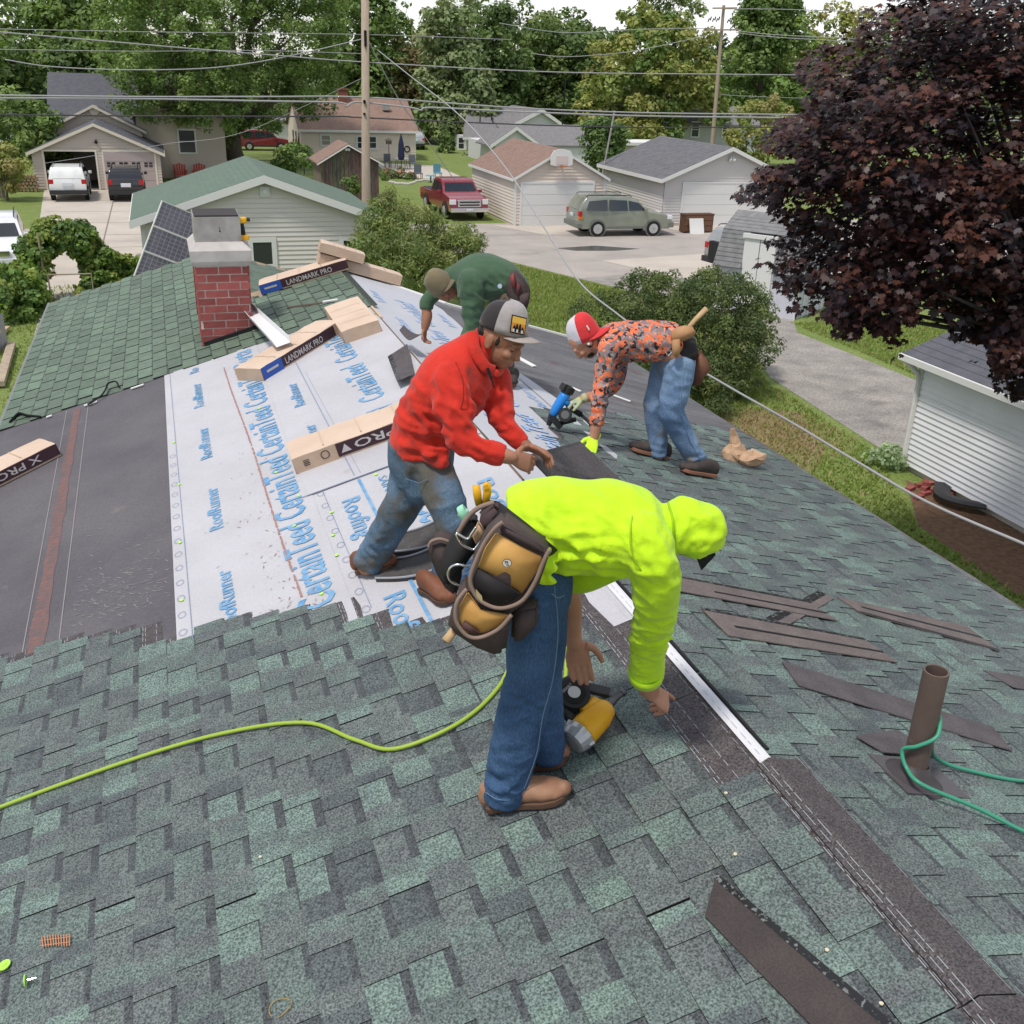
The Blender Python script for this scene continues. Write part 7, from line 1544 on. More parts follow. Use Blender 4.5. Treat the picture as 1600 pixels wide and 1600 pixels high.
def fuse(name, mb, mat_, parent, voxel=.01, smooth=6, folds=(), amp=.0, label=None, mats=None, tex=9.0, pick=None):
    me = mb.mesh(name, mat_); o = bpy.data.objects.new('tmp', me); COL.objects.link(o)
    bm = bmesh.new(); bm.from_mesh(me); bmesh.ops.recalc_face_normals(bm, faces=bm.faces[:]); bm.to_mesh(me); bm.free()
    r = o.modifiers.new('r', 'REMESH'); r.mode = 'VOXEL'; r.voxel_size = voxel; r.use_smooth_shade = True
    if smooth: s = o.modifiers.new('s', 'SMOOTH'); s.factor = .5; s.iterations = smooth
    me2 = bpy.data.meshes.new_from_object(o.evaluated_get(bpy.context.evaluated_depsgraph_get())); bpy.data.objects.remove(o); bpy.data.meshes.remove(me)
    n = len(me2.vertices); co = np.zeros(n*3); no = np.zeros(n*3); me2.vertices.foreach_get('co', co); me2.vertices.foreach_get('normal', no); co = co.reshape(-1, 3); no = no.reshape(-1, 3)
    d = np.zeros(n)
    if amp: 
        a = tex
        d += amp*(np.sin(co[:, 0]*a*3.1+2*np.sin(co[:, 1]*a*2.3+1)+co[:, 2]*a)*np.sin(co[:, 2]*a*2.1+1.7*np.sin(co[:, 0]*a*1.7)+co[:, 1]*a*1.3))
    for k_, (c, ax, rad, wl, am) in enumerate(folds):      # irregular creases, long across the axis
        c = np.array(c); ax = np.array(ax, float); ax /= np.linalg.norm(ax); q = co-c; d2 = (q**2).sum(1); w_ = np.exp(-d2/(rad*1.15)**2)
        for i in np.nonzero(w_ > .04)[0]:
            p = q[i]; t = p@ax; pr = (p-ax*t)*(.42/wl)+ax*(t*.95/wl)
            v = noise.noise(Vector(pr)+Vector((k_*7.3, 1.7*k_, 3.1))); v2 = noise.noise(Vector(pr*1.9)+Vector((3.3, k_*5.1, 8.7)))
            d[i] += am*2.2*w_[i]*(.42-1.6*abs(v)**.8+.55*v2)
    co += no*d[:, None]; me2.vertices.foreach_set('co', co.ravel())
    me2.materials.clear()
    for mt in (mats or [mat_]): me2.materials.append(mt)
    if pick is not None:
        cen = np.zeros(len(me2.polygons)*3); me2.polygons.foreach_get('center', cen); me2.polygons.foreach_set('material_index', pick(cen.reshape(-1, 3)).astype(np.int32))
    else: me2.polygons.foreach_set('material_index', [0]*len(me2.polygons))
    me2.polygons.foreach_set('use_smooth', [True]*len(me2.polygons)); me2.update(); me2.name = name
    o = bpy.data.objects.new(name, me2); link(o, parent)
    if label: o['label'] = label
    return o
def hand(mb, wr, dr, nrm, side, sz=1.0, curl=(.5, .5, .5, .5), thumb=.5, spread=.12, rad=.0085, m=0):
    """wr wrist, dr pointing along the palm, nrm out of the palm, side = towards the thumb."""
    wr, dr, nrm = Vector(wr), Vector(dr).normalized(), Vector(nrm); nrm = (nrm-dr*nrm.dot(dr)).normalized(); side = Vector(side); side = (side-dr*side.dot(dr)-nrm*side.dot(nrm)).normalized()
    pl = .092*sz
    mb.tube([wr-dr*.02, wr+dr*.012, wr+dr*.05*sz, wr+dr*pl], [.026*sz, .029*sz, .041*sz, .043*sz], 14, r2=[.02*sz, .018*sz, .0155*sz, .0135*sz], up=side, m=m)
    tips = []
    for i, (off, ln) in enumerate(((.031, .074), (.0105, .083), (-.0105, .077), (-.031, .06))):
        b0 = wr+dr*(pl-.012)+side*off*sz; a = curl[i]*1.15; d = (dr+side*(off*spread*12)).normalized(); P = [b0]; q = b0
        for s_, f in ((.46, .55), (.31, 1.0), (.23, .75)):
            d = (d*math.cos(a*f)+nrm*math.sin(a*f)).normalized(); q = q+d*ln*sz*s_; P.append(q)
        r_ = rad*sz*(1.04 if i < 3 else .9); mb.tube(P, [r_*1.12, r_*1.05, r_*.95, r_*.78], 9, m=m)
        for k_, z_ in ((0, 1.1), (1, 1.07), (2, .97), (3, .8)): mb.ball(P[k_], r_*z_, nu=9, nv=6, m=m)
        tips.append(P[-1])
    tb = wr+dr*.022*sz+side*.03*sz; td = (dr*.62+side*.75+nrm*.3*thumb).normalized(); P = [tb, tb+td*.036*sz]
    td = (td+dr*.45+nrm*.5*thumb-side*.25).normalized(); P.append(P[-1]+td*.032*sz); td = (td+dr*.4+nrm*.3*thumb-side*.2).normalized(); P.append(P[-1]+td*.024*sz)
    r_ = rad*sz; mb.tube(P, [r_*1.6, r_*1.32, r_*1.15, r_*.9], 9, m=m)
    for k_, z_ in ((1, 1.32), (2, 1.15), (3, .9)): mb.ball(P[k_], r_*z_, nu=9, nv=6, m=m)
    return tips
def head(mb, c, fw, up, sz=1.0, face=True):
    c, fw = Vector(c), Vector(fw).normalized(); up = Vector(up); up = (up-fw*up.dot(fw)).normalized(); sd = fw.cross(up)
    rot = Matrix((fw, sd, up)).transposed()
    B = lambda f, s, u, rx, ry, rz: mb.ball(c+(fw*f+sd*s+up*u)*sz, rx*sz, ry*sz, rz*sz, 16, 10, rot=rot)
    B(-.006, 0, .022, .098, .077, .09); B(.028, 0, -.035, .068, .062, .078); B(.052, 0, -.082, .036, .036, .028); B(.01, 0, -.06, .06, .056, .05)
    if face:
        B(.098, 0, -.022, .018, .0125, .03); B(.108, 0, -.036, .014, .0165, .011); B(.085, 0, .018, .02, .05, .012)
        B(.088, 0, -.062, .0115, .024, .0065); B(.085, 0, -.073, .012, .021, .0068)
        for s in (-1, 1): B(.07, s*.034, -.03, .024, .022, .02); B(.083, s*.03, .0, .011, .0155, .009)
    for s in (-1, 1): B(-.008, s*.078, -.012, .02, .009, .032); B(-.004, s*.08, -.03, .012, .008, .014)
    return rot
def dome(name, c, fw, up, sz, mats, parent, split=None, back=-.3, h=.115, zs=1.0, low=-.012):
    """Cap crown: half ellipsoid; faces ahead of split take material 1."""
    c, fw = Vector(c), Vector(fw).normalized(); up = Vector(up); up = (up-fw*up.dot(fw)).normalized(); sd = fw.cross(up); b = MB(); nu, nv = 24, 8
    vs = []
    for i in range(nv+1):
        th = math.pi/2*i/nv; 
        for j in range(nu):
            a = 2*math.pi*j/nu; x = math.cos(a); f = .104*x*(1 if x > 0 else 1.02); s = .085*math.sin(a); rr = math.cos(th)**.62
            vs.append(c+(fw*(f*rr)+sd*(s*rr)+up*(low+(h-low)*math.sin(th)*(1+.06*x)))*sz)
    for i in range(nv):
        for j in range(nu):
            xm = math.cos(2*math.pi*(j+.5)/nu)
            b.add([], [], 0); b.f.append((i*nu+j, i*nu+(j+1) % nu, (i+1)*nu+(j+1) % nu, (i+1)*nu+j)); b.m.append(0 if split is None else int(xm > split)); b.c.append(None)
    b.v = vs
    o = obj(name, b, mats, parent, smooth=True); s_ = o.modifiers.new('s', 'SOLIDIFY'); s_.thickness = .004; return o
def brim(c, fw, up, sz, mt, parent, ln=.075, tilt=-.12, wd=.078, arch=.018):
    c, fw = Vector(c), Vector(fw).normalized(); up = Vector(up); up = (up-fw*up.dot(fw)).normalized(); sd = fw.cross(up); b = MB(); v = []
    n = 14
    for i in range(n+1):
        a = -math.pi/2+math.pi*i/n; y = wd*math.sin(a); x0 = .1*math.sqrt(max(0, 1-(y/.09)**2)); x1 = x0+ln*math.cos(a)**.55
        for x in (x0-.004, (x0+x1)/2, x1): v.append(c+(fw*x+sd*y+up*(-.008+tilt*(x-x0)-arch*(y/wd)**2))*sz)
    b.add(v, [(3*i+j, 3*(i+1)+j, 3*(i+1)+j+1, 3*i+j+1) for i in range(n) for j in range(2)]); o = obj('brim', b, mt, parent, smooth=True); s_ = o.modifiers.new('s', 'SOLIDIFY'); s_.thickness = .004; s_.offset = 0; return o
def boot(parent, heel, toe, up, wd, mt, msole, ankle=None, h=.085, shaft=.05, label=None, laces=False):
    heel, toe, up = Vector(heel), Vector(toe), Vector(up).normalized(); d = (toe-heel); L = d.length; d.normalize(); sd = d.cross(up).normalized(); up = sd.cross(d)
    b = MB(); ring = lambda x, hh, w_: (heel+d*L*x+up*hh)
    P = []; R1 = []; R2 = []
    for x, hh, rw, rh in ((.03, .052, .5, .046), (.12, .062, .62, .058), (.3, .066, .66, .06), (.5, .056, .74, .05), (.72, .044, .86, .037), (.88, .038, .8, .03), (.97, .033, .52, .022)):
        P.append(heel+d*L*x+up*hh); R1.append(wd/2*rw/.86); R2.append(rh)
    b.tube(P, R1, 16, r2=R2, up=sd); b.ball(P[-1], R1[-1]*.9, nu=12, nv=8); b.ball(P[0], R1[0]*.95, R1[0]*.95, .045, 12, 8)
    a0 = heel+d*L*.2+up*.05; a1 = Vector(ankle) if ankle is not None else a0+up*(h+shaft); b.tube([a0, a0.lerp(a1, .5), a1], [wd*.44, wd*.42, wd*.43], 14)
    o = fuse('boot', b, mt, parent, .006, 4, amp=.0012, tex=22)
    s = MB(); out = [(.0, .33), (.06, .4), (.3, .36), (.5, .42), (.7, .5), (.85, .47), (.95, .34), (1.0, .12), (1.0, -.12), (.95, -.34), (.85, -.47), (.7, -.5), (.5, -.42), (.3, -.36), (.06, -.4), (.0, -.33)]
    s.prism([heel+d*L*x+sd*(-y*wd*1.06)+up*.0 for x, y in out], up*.026); so = obj('sole', s, msole, o, bevel=.004); return o
# fabrics
def cloth(name, col, col2, ns=6, bs=17, bstr=.45, dirt=None, rough=.85, lo=.4, hi=.65): return M(name, col, rough, col2, ns, lo, hi, bs=bs, bstr=bstr, bdist=.016, coord='World', dirt=dirt, sheen=.15)
m_skin = M('tan_skin', (.47, .24, .155), .55, (.4, .19, .12), 9, spec=.35, bs=90, bstr=.08, bdist=.002, coord='World')
m_skinb = M('brown_skin', (.36, .175, .108), .55, (.28, .125, .075), 9, spec=.35, bs=90, bstr=.08, bdist=.002, coord='World')
m_hair = M('black_hair', (.012, .01, .01), .6, (.022, .018, .017), 40)
def denim(name, c1, c2, dirt=None):
    m, n, b = _nodes(name); x = _noise(n, 5, 5, .6, coord='World'); y = _noise(n, 260, 2, coord='World', stretch=(1, 1, .25))
    c = _mix(n, _ramp(n, x.outputs['Fac'], .38, .68), c1, c2); c = _mix(n, 1, c, _ramp(n, y.outputs['Fac'], .3, .7, (.72,)*3+(1,), (1.3,)*3+(1,)), 'MULTIPLY')
    if dirt: z = _noise(n, 4.5, 4, coord='World'); c = _mix(n, _ramp(n, z.outputs['Fac'], dirt[1], dirt[2]), c, dirt[0])
    n.links.new(c, b.inputs['Base Color']); b.inputs['Roughness'].default_value = .85; b.inputs['Specular IOR Level'].default_value = .2
    bp = n.nodes.new('ShaderNodeBump'); bp.inputs['Strength'].default_value = .5; bp.inputs['Distance'].default_value = .014; z = _noise(n, 19, 5, coord='World'); n.links.new(z.outputs['Fac'], bp.inputs['Height']); n.links.new(bp.outputs[0], b.inputs['Normal']); return m
m_denimA = denim('dark_denim', (.035, .075, .155), (.055, .11, .21)); m_denimB = denim('worn_denim', (.075, .125, .19), (.12, .18, .26), ((.1, .095, .085), .46, .6)); m_denimC = denim('light_denim', (.11, .18, .3), (.2, .29, .42), ((.2, .18, .15), .58, .7))
m_hivis = cloth('hi_vis_yellow', (.5, .76, .012), (.44, .69, .01), 4, dirt=(5, (.6, .62, .08), .68, .8), rough=.8)
m_red = cloth('red_fleece', (.56, .026, .013), (.46, .02, .011), 5, dirt=(5.2, (.15, .035, .03), .585, .74))
m_gshirt = cloth('green_shirt', (.055, .11, .06), (.045, .09, .052), 5)
m_seam = M('seam_thread', (.12, .19, .29), .8)
def camo():
    m, n, b = _nodes('orange_camouflage')
    a = _noise(n, 19, 1.5, .4, coord='World'); c = _mix(n, _ramp(n, a.outputs['Fac'], .5, .505), (.2, .15, .155), (.68, .15, .06))
    d = _noise(n, 24, 1.5, .5, coord='World', stretch=(1.1, .9, 1)); c = _mix(n, _ramp(n, d.outputs['Fac'], .57, .575), c, (.03, .022, .028))
    e = _noise(n, 30, 1.2, .5, coord='World', stretch=(.8, 1.2, 1)); c = _mix(n, _ramp(n, e.outputs['Fac'], .6, .605), c, (.3, .24, .24))
    f = _noise(n, 34, 1, .5, coord='World', stretch=(1.3, .7, 1.1)); c = _mix(n, _ramp(n, f.outputs['Fac'], .63, .635), c, (.72, .24, .12))
    n.links.new(c, b.inputs['Base Color']); b.inputs['Roughness'].default_value = .85; return m
m_camo = camo()
m_bootb = M('brown_leather', (.25, .115, .065), .6, (.34, .19, .12), 7, bs=40, bstr=.2, coord='World', dirt=(6, (.38, .27, .2), .6, .75)); m_sole = M('tan_sole', (.11, .06, .04), .8); m_bootr = M('rust_boot', (.2, .075, .04), .6, (.15, .055, .03), 8, coord='World'); m_darksh = M('dark_shoe', (.045, .035, .032), .8, (.07, .055, .05), 12, coord='World'); m_gum = M('gum_sole', (.24, .11, .07), .7)
m_glove = cloth('lime_glove', (.62, .9, .03), (.52, .8, .03), 14); m_gtip = M('glove_palm', (.06, .06, .065), .8)
m_leatherd = M('dark_leather', (.05, .036, .036), .75, (.075, .054, .05), 9, bs=30, bstr=.4, coord='World', dirt=(7, (.13, .095, .08), .62, .78)); m_leathert = M('tan_leather', (.6, .34, .1), .6, (.48, .26, .075), 8, coord='World', dirt=(9, (.22, .1, .04), .63, .76)); m_pipe_t = M('taupe_piping', (.25, .175, .145), .7, (.2, .14, .115), 12, coord='World'); m_blackn = M('black_nylon', (.018, .016, .018), .7)

def person(label, loc): return thing('person', label, 'person', loc)
# -------- A: hi-vis hooded man bent double, tool belt towards us
tA = person('person in a bright yellow hooded shirt and jeans bent double, pointing at the ridge', LP(2.76, .9))
Fn, Ff = 2.90, 3.07
b = MB()
legN = [(835, 918, 2.87, 43, .1), (833, 985, 2.87, 42.5, .096), (827, 1060, 2.88, 39, .088), (814, 1120, 2.89, 41, .086), (801, 1180, 2.90, 38, .082), (787, 1246, 2.91, 34, .076)]
legF = [(846, 900, 3.05, 40, .095), (852, 980, 3.06, 36, .09), (850, 1060, 3.07, 29, .08), (852, 1120, 3.07, 29, .08), (857, 1180, 3.08, 28, .075)]
limb(b, legN, caps=(True, False)); limb(b, legF, caps=(True, False)); limb(b, [(822, 868, 2.96, 58.9, 0.162), (842, 905, 2.97, 55.1, 0.157), (845, 945, 2.97, 45.6, 0.133)], caps=(True, True))
jA = fuse('jeans', b, m_denimA, tA, .0085, 4, [(J(850, 1085, 2.84), (.75, .1, 1), .1, .06, .009), (J(800, 1100, 2.82), (-.6, .1, 1), .08, .055, .006), (J(790, 1225, 2.86), (.35, 0, 1), .075, .04, .0095), (J(820, 1170, 2.86), (-.7, 0, 1), .08, .06, .006), (J(855, 1130, 3.0), (.6, .1, 1), .1, .05, .006), (J(860, 960, 2.8), (1, 0, .7), .11, .07, .006), (J(810, 1000, 2.8), (-.8, 0, .7), .1, .08, .005)], amp=.0022)
b = MB(); S = spline([(866, 915, 2.79), (872, 985, 2.79), (864, 1060, 2.8), (848, 1120, 2.81), (838, 1180, 2.83), (816, 1240, 2.85)], 6); b.tube([J(*s) for s in S], .0016, 5); obj('side_seam', b, m_seam, jA)
b = MB(); limb(b, [(795, 818, 2.96, 51.6, 0.153), (850, 815, 2.96, 68.8, 0.167), (910, 823, 2.96, 74.5, 0.171), (965, 825, 2.95, 73.5, 0.180), (1012, 832, 2.95, 61.1, 0.171), (1040, 832, 2.95, 40.1, 0.108)], n=22, caps=(False, True))
limb(b, [(1000, 842, 2.82, 47.8, 0.090), (1024, 890, 2.80, 40.1, 0.077), (1024, 955, 2.88, 35.3, 0.068), (1014, 1005, 2.98, 29.6, 0.056), (1009, 1058, 3.05, 27.7, 0.052)], caps=(True, False))
limb(b, [(1000, 830, 3.12, 42.0, 0.086), (950, 872, 3.16, 38.2, 0.077), (900, 896, 3.17, 34.4, 0.068), (868, 888, 3.18, 29.6, 0.059), (871, 905, 3.185, 25.8, 0.052)], caps=(True, False))
limb(b, [(846, 868, 2.78, 21.0, 0.045), (851, 892, 2.77, 18.1, 0.027), (852, 916, 2.77, 13.4, 0.018)], caps=(True, False))
fo = [(J(1015, 1000, 2.9), (0, 0, 1), .13, .035, .009), (J(1000, 900, 2.72), (.7, 0, .7), .12, .05, .006), (J(880, 880, 2.78), (.25, 0, 1), .14, .042, .014), (J(940, 800, 2.8), (.5, 0, .8), .16, .08, .006), (J(1000, 800, 2.8), (.9, 0, .2), .13, .07, .006), (J(830, 800, 2.8), (.7, 0, .7), .12, .06, .007), (J(940, 895, 2.8), (.35, 0, 1), .15, .05, .009), (J(1040, 850, 2.8), (1, 0, .2), .08, .04, .006), (J(852, 895, 2.76), (.1, 0, 1), .06, .03, .006)]
sA = fuse('hooded_shirt', b, m_hivis, tA, .0085, 5, fo, amp=.0025, tex=7)
b = MB(); c_, r_ = JR(1085, 822, 2.95, 40)
b.ball(c_, .09, .094, .08, 18, 12); b.ball(c_+RTV*.012-ZV*.02, .086, .092, .075, 16, 10); b.tube([J(1030, 832, 2.95), J(1052, 826, 2.95), J(1072, 822, 2.95)], [.11, .1, .085], 16, r2=[.088, .082, .08], up=FWV); b.tube([c_+RTV*.02-ZV*.03, c_+RTV*.04-ZV*.075], [.085, .07], 14)
b.ball(c_-RTV*.03+ZV*.03, .075, .085, .06, 14, 9); b.ball(c_+RTV*.042+ZV*.008, .055, .08, .066, 14, 9)
hA = fuse('hood', b, m_hivis, tA, .008, 4, [(J(1075, 795, 2.85), (.8, 0, .5), .1, .05, .009), (J(1100, 825, 2.84), (.6, 0, -.7), .09, .05, .008), (J(1052, 830, 2.86), (1, 0, .3), .09, .04, .008), (J(1100, 845, 2.85), (.4, 0, 1), .07, .04, .004)], amp=.002, tex=10)
m_hseam = M('hi_vis_seam', (.3, .5, .01), .9)
b = MB(); b.tube([J(*q) for q in spline([(1044, 786, 2.93), (1050, 805, 2.86), (1052, 830, 2.835), (1054, 856, 2.85)], 6)], .0035, 6); obj('neck_seam', b, m_hseam, sA)
b = MB(); b.tube([J(*q) for q in spline([(988, 806, 2.80), (984, 840, 2.735), (990, 872, 2.72), (1003, 893, 2.725)], 6)], .0025, 6); obj('sleeve_seam', b, m_hseam, sA)
c1, r1 = JR(1009, 1048, 3.04, 28.5); c2 = J(1009, 1059, 3.053); b = MB(); b.tube([c1, c2], [.0625, .06], 18, r2=[.0605, .058], up=FWV, cap=False); o_ = obj('cuff', b, m_hivis, sA, smooth=True); s_ = o_.modifiers.new('s', 'SOLIDIFY'); s_.thickness = .004; s_.offset = 0
b = MB(); b.tube([J(*q) for q in spline([(862, 928, 2.775), (872, 934, 2.79), (882, 930, 2.82)], 5)], .002, 5); b.tube([J(*q) for q in spline([(759, 1238, 2.85), (775, 1248, 2.825), (795, 1250, 2.83), (812, 1243, 2.86)], 6)], .0016, 5); obj('pocket_seam', b, m_seam, jA)
b = MB(); bc = c_+RTV*.02-ZV*.07; b.hexa([bc-FWV*.06+RTV*(-.02), bc-FWV*.045-ZV*.062+RTV*.008, bc+FWV*.045-ZV*.062+RTV*.008, bc+FWV*.06+RTV*(-.02), bc-FWV*.06+RTV*.045, bc-FWV*.04-ZV*.06+RTV*.014, bc+FWV*.04-ZV*.06+RTV*.014, bc+FWV*.06+RTV*.045]); obj('cap_brim', b, M('black_cap', (.015, .015, .017), .8), tA)
b = MB()
head(b, c_-ZV*.015, (RTV*.45-ZV*.9), RTV*.9+ZV*.4, .74, False); limb(b, [(830, 880, 2.96, 40, .11), (900, 828, 2.96, 45, .12), (985, 830, 2.95, 48, .13), (1050, 826, 2.95, 22, .05), (1075, 822, 2.95, 20, .05)])
limb(b, [(1000, 842, 2.82, 20), (1024, 890, 2.80, 16), (1024, 955, 2.88, 14), (1012, 1010, 2.99, 13, .026), (1010, 1060, 3.05, 19, .037), (1018, 1084, 3.09, 14, .027)])
limb(b, [(1000, 830, 3.12, 18), (900, 894, 3.17, 14), (868, 886, 3.18, 15), (888, 935, 3.20, 20, .04), (893, 985, 3.22, 16, .032), (897, 1005, 3.225, 14, .028)])
limb(b, [(p[0], p[1], p[2], p[3]*.6) for p in legN]); limb(b, [(p[0], p[1], p[2], p[3]*.6) for p in legF]); limb(b, [(850, 900, 3.05, 25), (838, 890, 2.95, 25), (838, 918, 2.87, 25)])
w_ = J(1019, 1083, 3.09); k_ = J(1046, 1100, 3.14); hand(b, w_, k_-w_, (-RTV*.25-ZV*.75+FWV*.5), (RTV*.55+ZV*.6-FWV*.1), 1.06, (.05, 1.3, 1.45, 1.4), .9)
w_ = J(898, 1003, 3.225); k_ = J(903, 1030, 3.235); hand(b, w_, k_-w_, (-FWV*.9+RTV*.15+ZV*.3), RTV, 1.12, (.3, .24, .22, .26), .3, spread=.02, rad=.0098)
fuse('body', b, m_skin, tA, .0042, 3)
boot(tA, LP(2.772, .935, .028), LP(2.665, .665, .028), (LP(0, 0, 1)-LP(0, 0, 0)), .108, m_bootb, m_sole, ankle=J(790, 1236, 2.91), label=None)
boot(tA, LP(2.9, .80, .028), LP(2.84, .60, .028), (LP(0, 0, 1)-LP(0, 0, 0)), .105, m_bootb, m_sole, ankle=J(857, 1172, 3.08))
# tool belt (hangs from the waist: a thing of its own)
tb = thing('tool_belt', 'worn dark leather tool belt with tan pockets on the hip of the yellow-hooded man', 'tool belt', J(780, 900, 2.75))
def zp(x, y): return (660+x/5.714, 750+y/5.714)
def slabpx(name, poly, F, th, mt, parent, bev=.006, z=True, puff=0):
    """Panel with real thickness th, facing us at distance F. poly in enlarged-photo coordinates."""
    b = MB(); P = [J(*(zp(*q) if z else q), F) for q in poly]
    n = len(P); cen = sum(P, Vector())/n; fr = [p for p in P]; bk = [p+FWV*th+(cen-p)*.04 for p in P]
    cr_ = [(P[i]-cen).cross(P[(i+1) % n]-cen).dot(FWV) for i in range(n)]; star = all(c > 0 for c in cr_) or all(c < 0 for c in cr_)
    if not star: b.add(fr+bk, [tuple(range(n)), tuple(range(2*n-1, n-1, -1))]+[((i+1) % n, i, n+i, n+(i+1) % n) for i in range(n)])
    else: b.add(fr+bk+[cen-FWV*puff, cen+FWV*th], [(i, (i+1) % n, 2*n) for i in range(n)]+[(n+(i+1) % n, n+i, 2*n+1) for i in range(n)]+[((i+1) % n, i, n+i, n+(i+1) % n) for i in range(n)])
    o = obj(name, b, mt, parent, bevel=0); bm = bmesh.new(); bm.from_mesh(o.data); bmesh.ops.recalc_face_normals(bm, faces=bm.faces[:])
    if bev: bmesh.ops.bevel(bm, geom=[e for e in bm.edges if e.calc_face_angle(0) > 1.0], offset=bev, segments=2, affect='EDGES')
    bm.to_mesh(o.data); bm.free(); o.data.polygons.foreach_set('use_smooth', [True]*len(o.data.polygons)); return o
def tubepx(name, pts, F, r, mt, parent, closed=False, k=6, mb=None, dF=0):
    b = mb or MB(); S = spline([(*zp(*p[:2]), F+(p[2] if len(p) > 2 else 0)) for p in pts], k); b.tube([J(*s) for s in S], r, 8); return obj(name, b, mt, parent, smooth=True) if name else b
b = MB()
for (pa, pb) in (((640, 190), (1130, 610)),):
    S = spline([(*zp(560, 240), 3.0), (*zp(640, 260), 2.86), (*zp(760, 350), 2.79), (*zp(950, 500), 2.76), (*zp(1110, 640), 2.77), (*zp(1180, 690), 2.84), (*zp(1170, 700), 2.95)], 6)
    P = [J(*s) for s in S]; up_ = (J(*zp(700, 560), 2.78)-J(*zp(860, 380), 2.78)).normalized(); v = []
    for p in P: v += [p-up_*.024, p+up_*.03, p-up_*.024+FWV*.012, p+up_*.03+FWV*.012]
    fs = []
    for i in range(len(P)-1): a = 4*i; fs += [(a, a+1, a+5, a+4), (a+2, a+6, a+7, a+3), (a, a+4, a+6, a+2), (a+1, a+3, a+7, a+5)]
    b.add(v, fs)
obj('belt', b, m_blackn, tb, smooth=True)
slabpx('hip_pad', [(520, 300), (650, 215), (745, 340), (640, 420), (560, 500), (500, 420)], 2.83, .05, M('plum_pad', (.085, .055, .06), .85, (.065, .045, .048), 7, coord='World'), tb, .01)
pu = slabpx('upper_pouch', [(720, 370), (560, 520), (430, 790), (410, 930), (500, 1100), (680, 1190), (800, 1200), (900, 1130), (1040, 960), (1150, 640), (1000, 560)], 2.655, .11, m_leatherd, tb, .012, puff=.01)
slabpx('pocket_panel', [(655, 470), (860, 585), (1072, 690), (1040, 800), (890, 1020), (700, 900), (490, 780), (560, 600)], 2.648, .012, m_leathert, pu, .003, puff=.004)
slabpx('pocket_opening', [(488, 785), (700, 905), (885, 1022), (800, 1090), (700, 1110), (560, 1070), (470, 990), (450, 890)], 2.638, .008, m_blackn, pu, .002)
slabpx('pouch_top', [(700, 395), (860, 480), (1000, 545), (1095, 640), (1070, 672), (860, 570), (680, 455)], 2.642, .02, M('plum_leather', (.06, .042, .045), .8), pu, .006)
tubepx('piping', [(715, 375), (640, 440), (555, 560), (470, 740), (430, 860), (440, 960), (520, 1080), (690, 1145), (880, 1085), (1000, 920), (1080, 730), (1135, 620)], 2.636, .0062, m_pipe_t, pu)
b = MB(); c0 = J(*zp(755, 742), 2.632)
for r_, m_i, o_ in ((.0135, 0, 0), (.012, 1, .0008)): b.add([c0-FWV*o_]+[c0-FWV*o_+RTV*r_*math.cos(a)+(ZV*.95)*r_*math.sin(a) for a in [2*math.pi*i/18 for i in range(18)]], [(0, 1+(i+1) % 18, 1+i) for i in range(18)], m_i)
for dx in (-.0035, .002):
    b.bar(c0-FWV*.002+RTV*(dx-.002)+ZV*.006, c0-FWV*.002+RTV*(dx+.002)-ZV*.005, .0025, .001, m=2); b.bar(c0-FWV*.002+RTV*(dx-.004)+ZV*.006, c0-FWV*.002+RTV*(dx+.001)+ZV*.0065, .0015, .001, m=2)
b.bar(c0-FWV*.002+RTV*.0-ZV*.0055, c0-FWV*.002+RTV*.007-ZV*.0065, .0015, .001, m=2); obj('round_badge', b, [m_dark, M('badge_white', (.6, .58, .54), .6), m_dark], pu)
b = MB()
for i in range(7): p = J(*zp(478+8*i, 1010+9*i), 2.632); b.bar(p+ZV*.012, p-ZV*.012+RTV*.004, .0022, .0022)
obj('nail', b, M('brass_nail', (.55, .48, .28), .4, metal=.5), pu, kind='stuff')
pl_ = slabpx('lower_pouch', [(395, 960), (310, 1060), (280, 1180), (225, 1310), (300, 1400), (480, 1520), (640, 1580), (745, 1560), (800, 1210), (700, 1190), (520, 1090)], 2.66, .12, m_leatherd, tb, .014, puff=.012)
slabpx('pocket_panel', [(400, 1000), (520, 1165), (785, 1215), (700, 1300), (560, 1370), (380, 1370), (330, 1250), (330, 1120)], 2.643, .012, m_leathert, pl_, .003, puff=.006)
slabpx('pocket_flap', [(375, 1255), (520, 1365), (430, 1375), (345, 1320)], 2.632, .008, M('red_brown_flap', (.1, .05, .045), .8), pl_, .002)
tubepx('piping', [(395, 975), (320, 1070), (295, 1170), (310, 1280), (400, 1390), (520, 1405), (680, 1330), (795, 1205)], 2.632, .0062, m_pipe_t, pl_)
slabpx('side_pouch', [(870, 1160), (1040, 1130), (1030, 1300), (870, 1470), (790, 1440), (800, 1220)], 2.70, .08, m_leatherd, tb, .01, puff=.01)
lp_ = slabpx('rear_pouch', [(60, 560), (160, 530), (260, 560), (330, 640), (350, 880), (300, 1060), (200, 980), (120, 850), (50, 660)], 2.93, .09, m_leatherd, tb, .012, puff=.015)
tubepx('piping', [(55, 600), (80, 550), (160, 528), (260, 560)], 2.92, .0055, m_pipe_t, lp_)
slabpx('rear_pouch', [(250, 540), (430, 330), (520, 400), (480, 640), (420, 720), (330, 860), (210, 980), (140, 860), (170, 720)], 2.86, .07, M('charcoal_nylon', (.028, .026, .028), .8), tb, .012, puff=.008)
tubepx('strap', [(320, 470), (400, 340), (500, 250), (640, 200)], 2.85, .008, m_pipe_t, tb)
slabpx('leather_tab', [(500, 370), (565, 480), (480, 590), (440, 500)], 2.80, .02, M('pale_leather', (.42, .27, .17), .8), tb, .004)
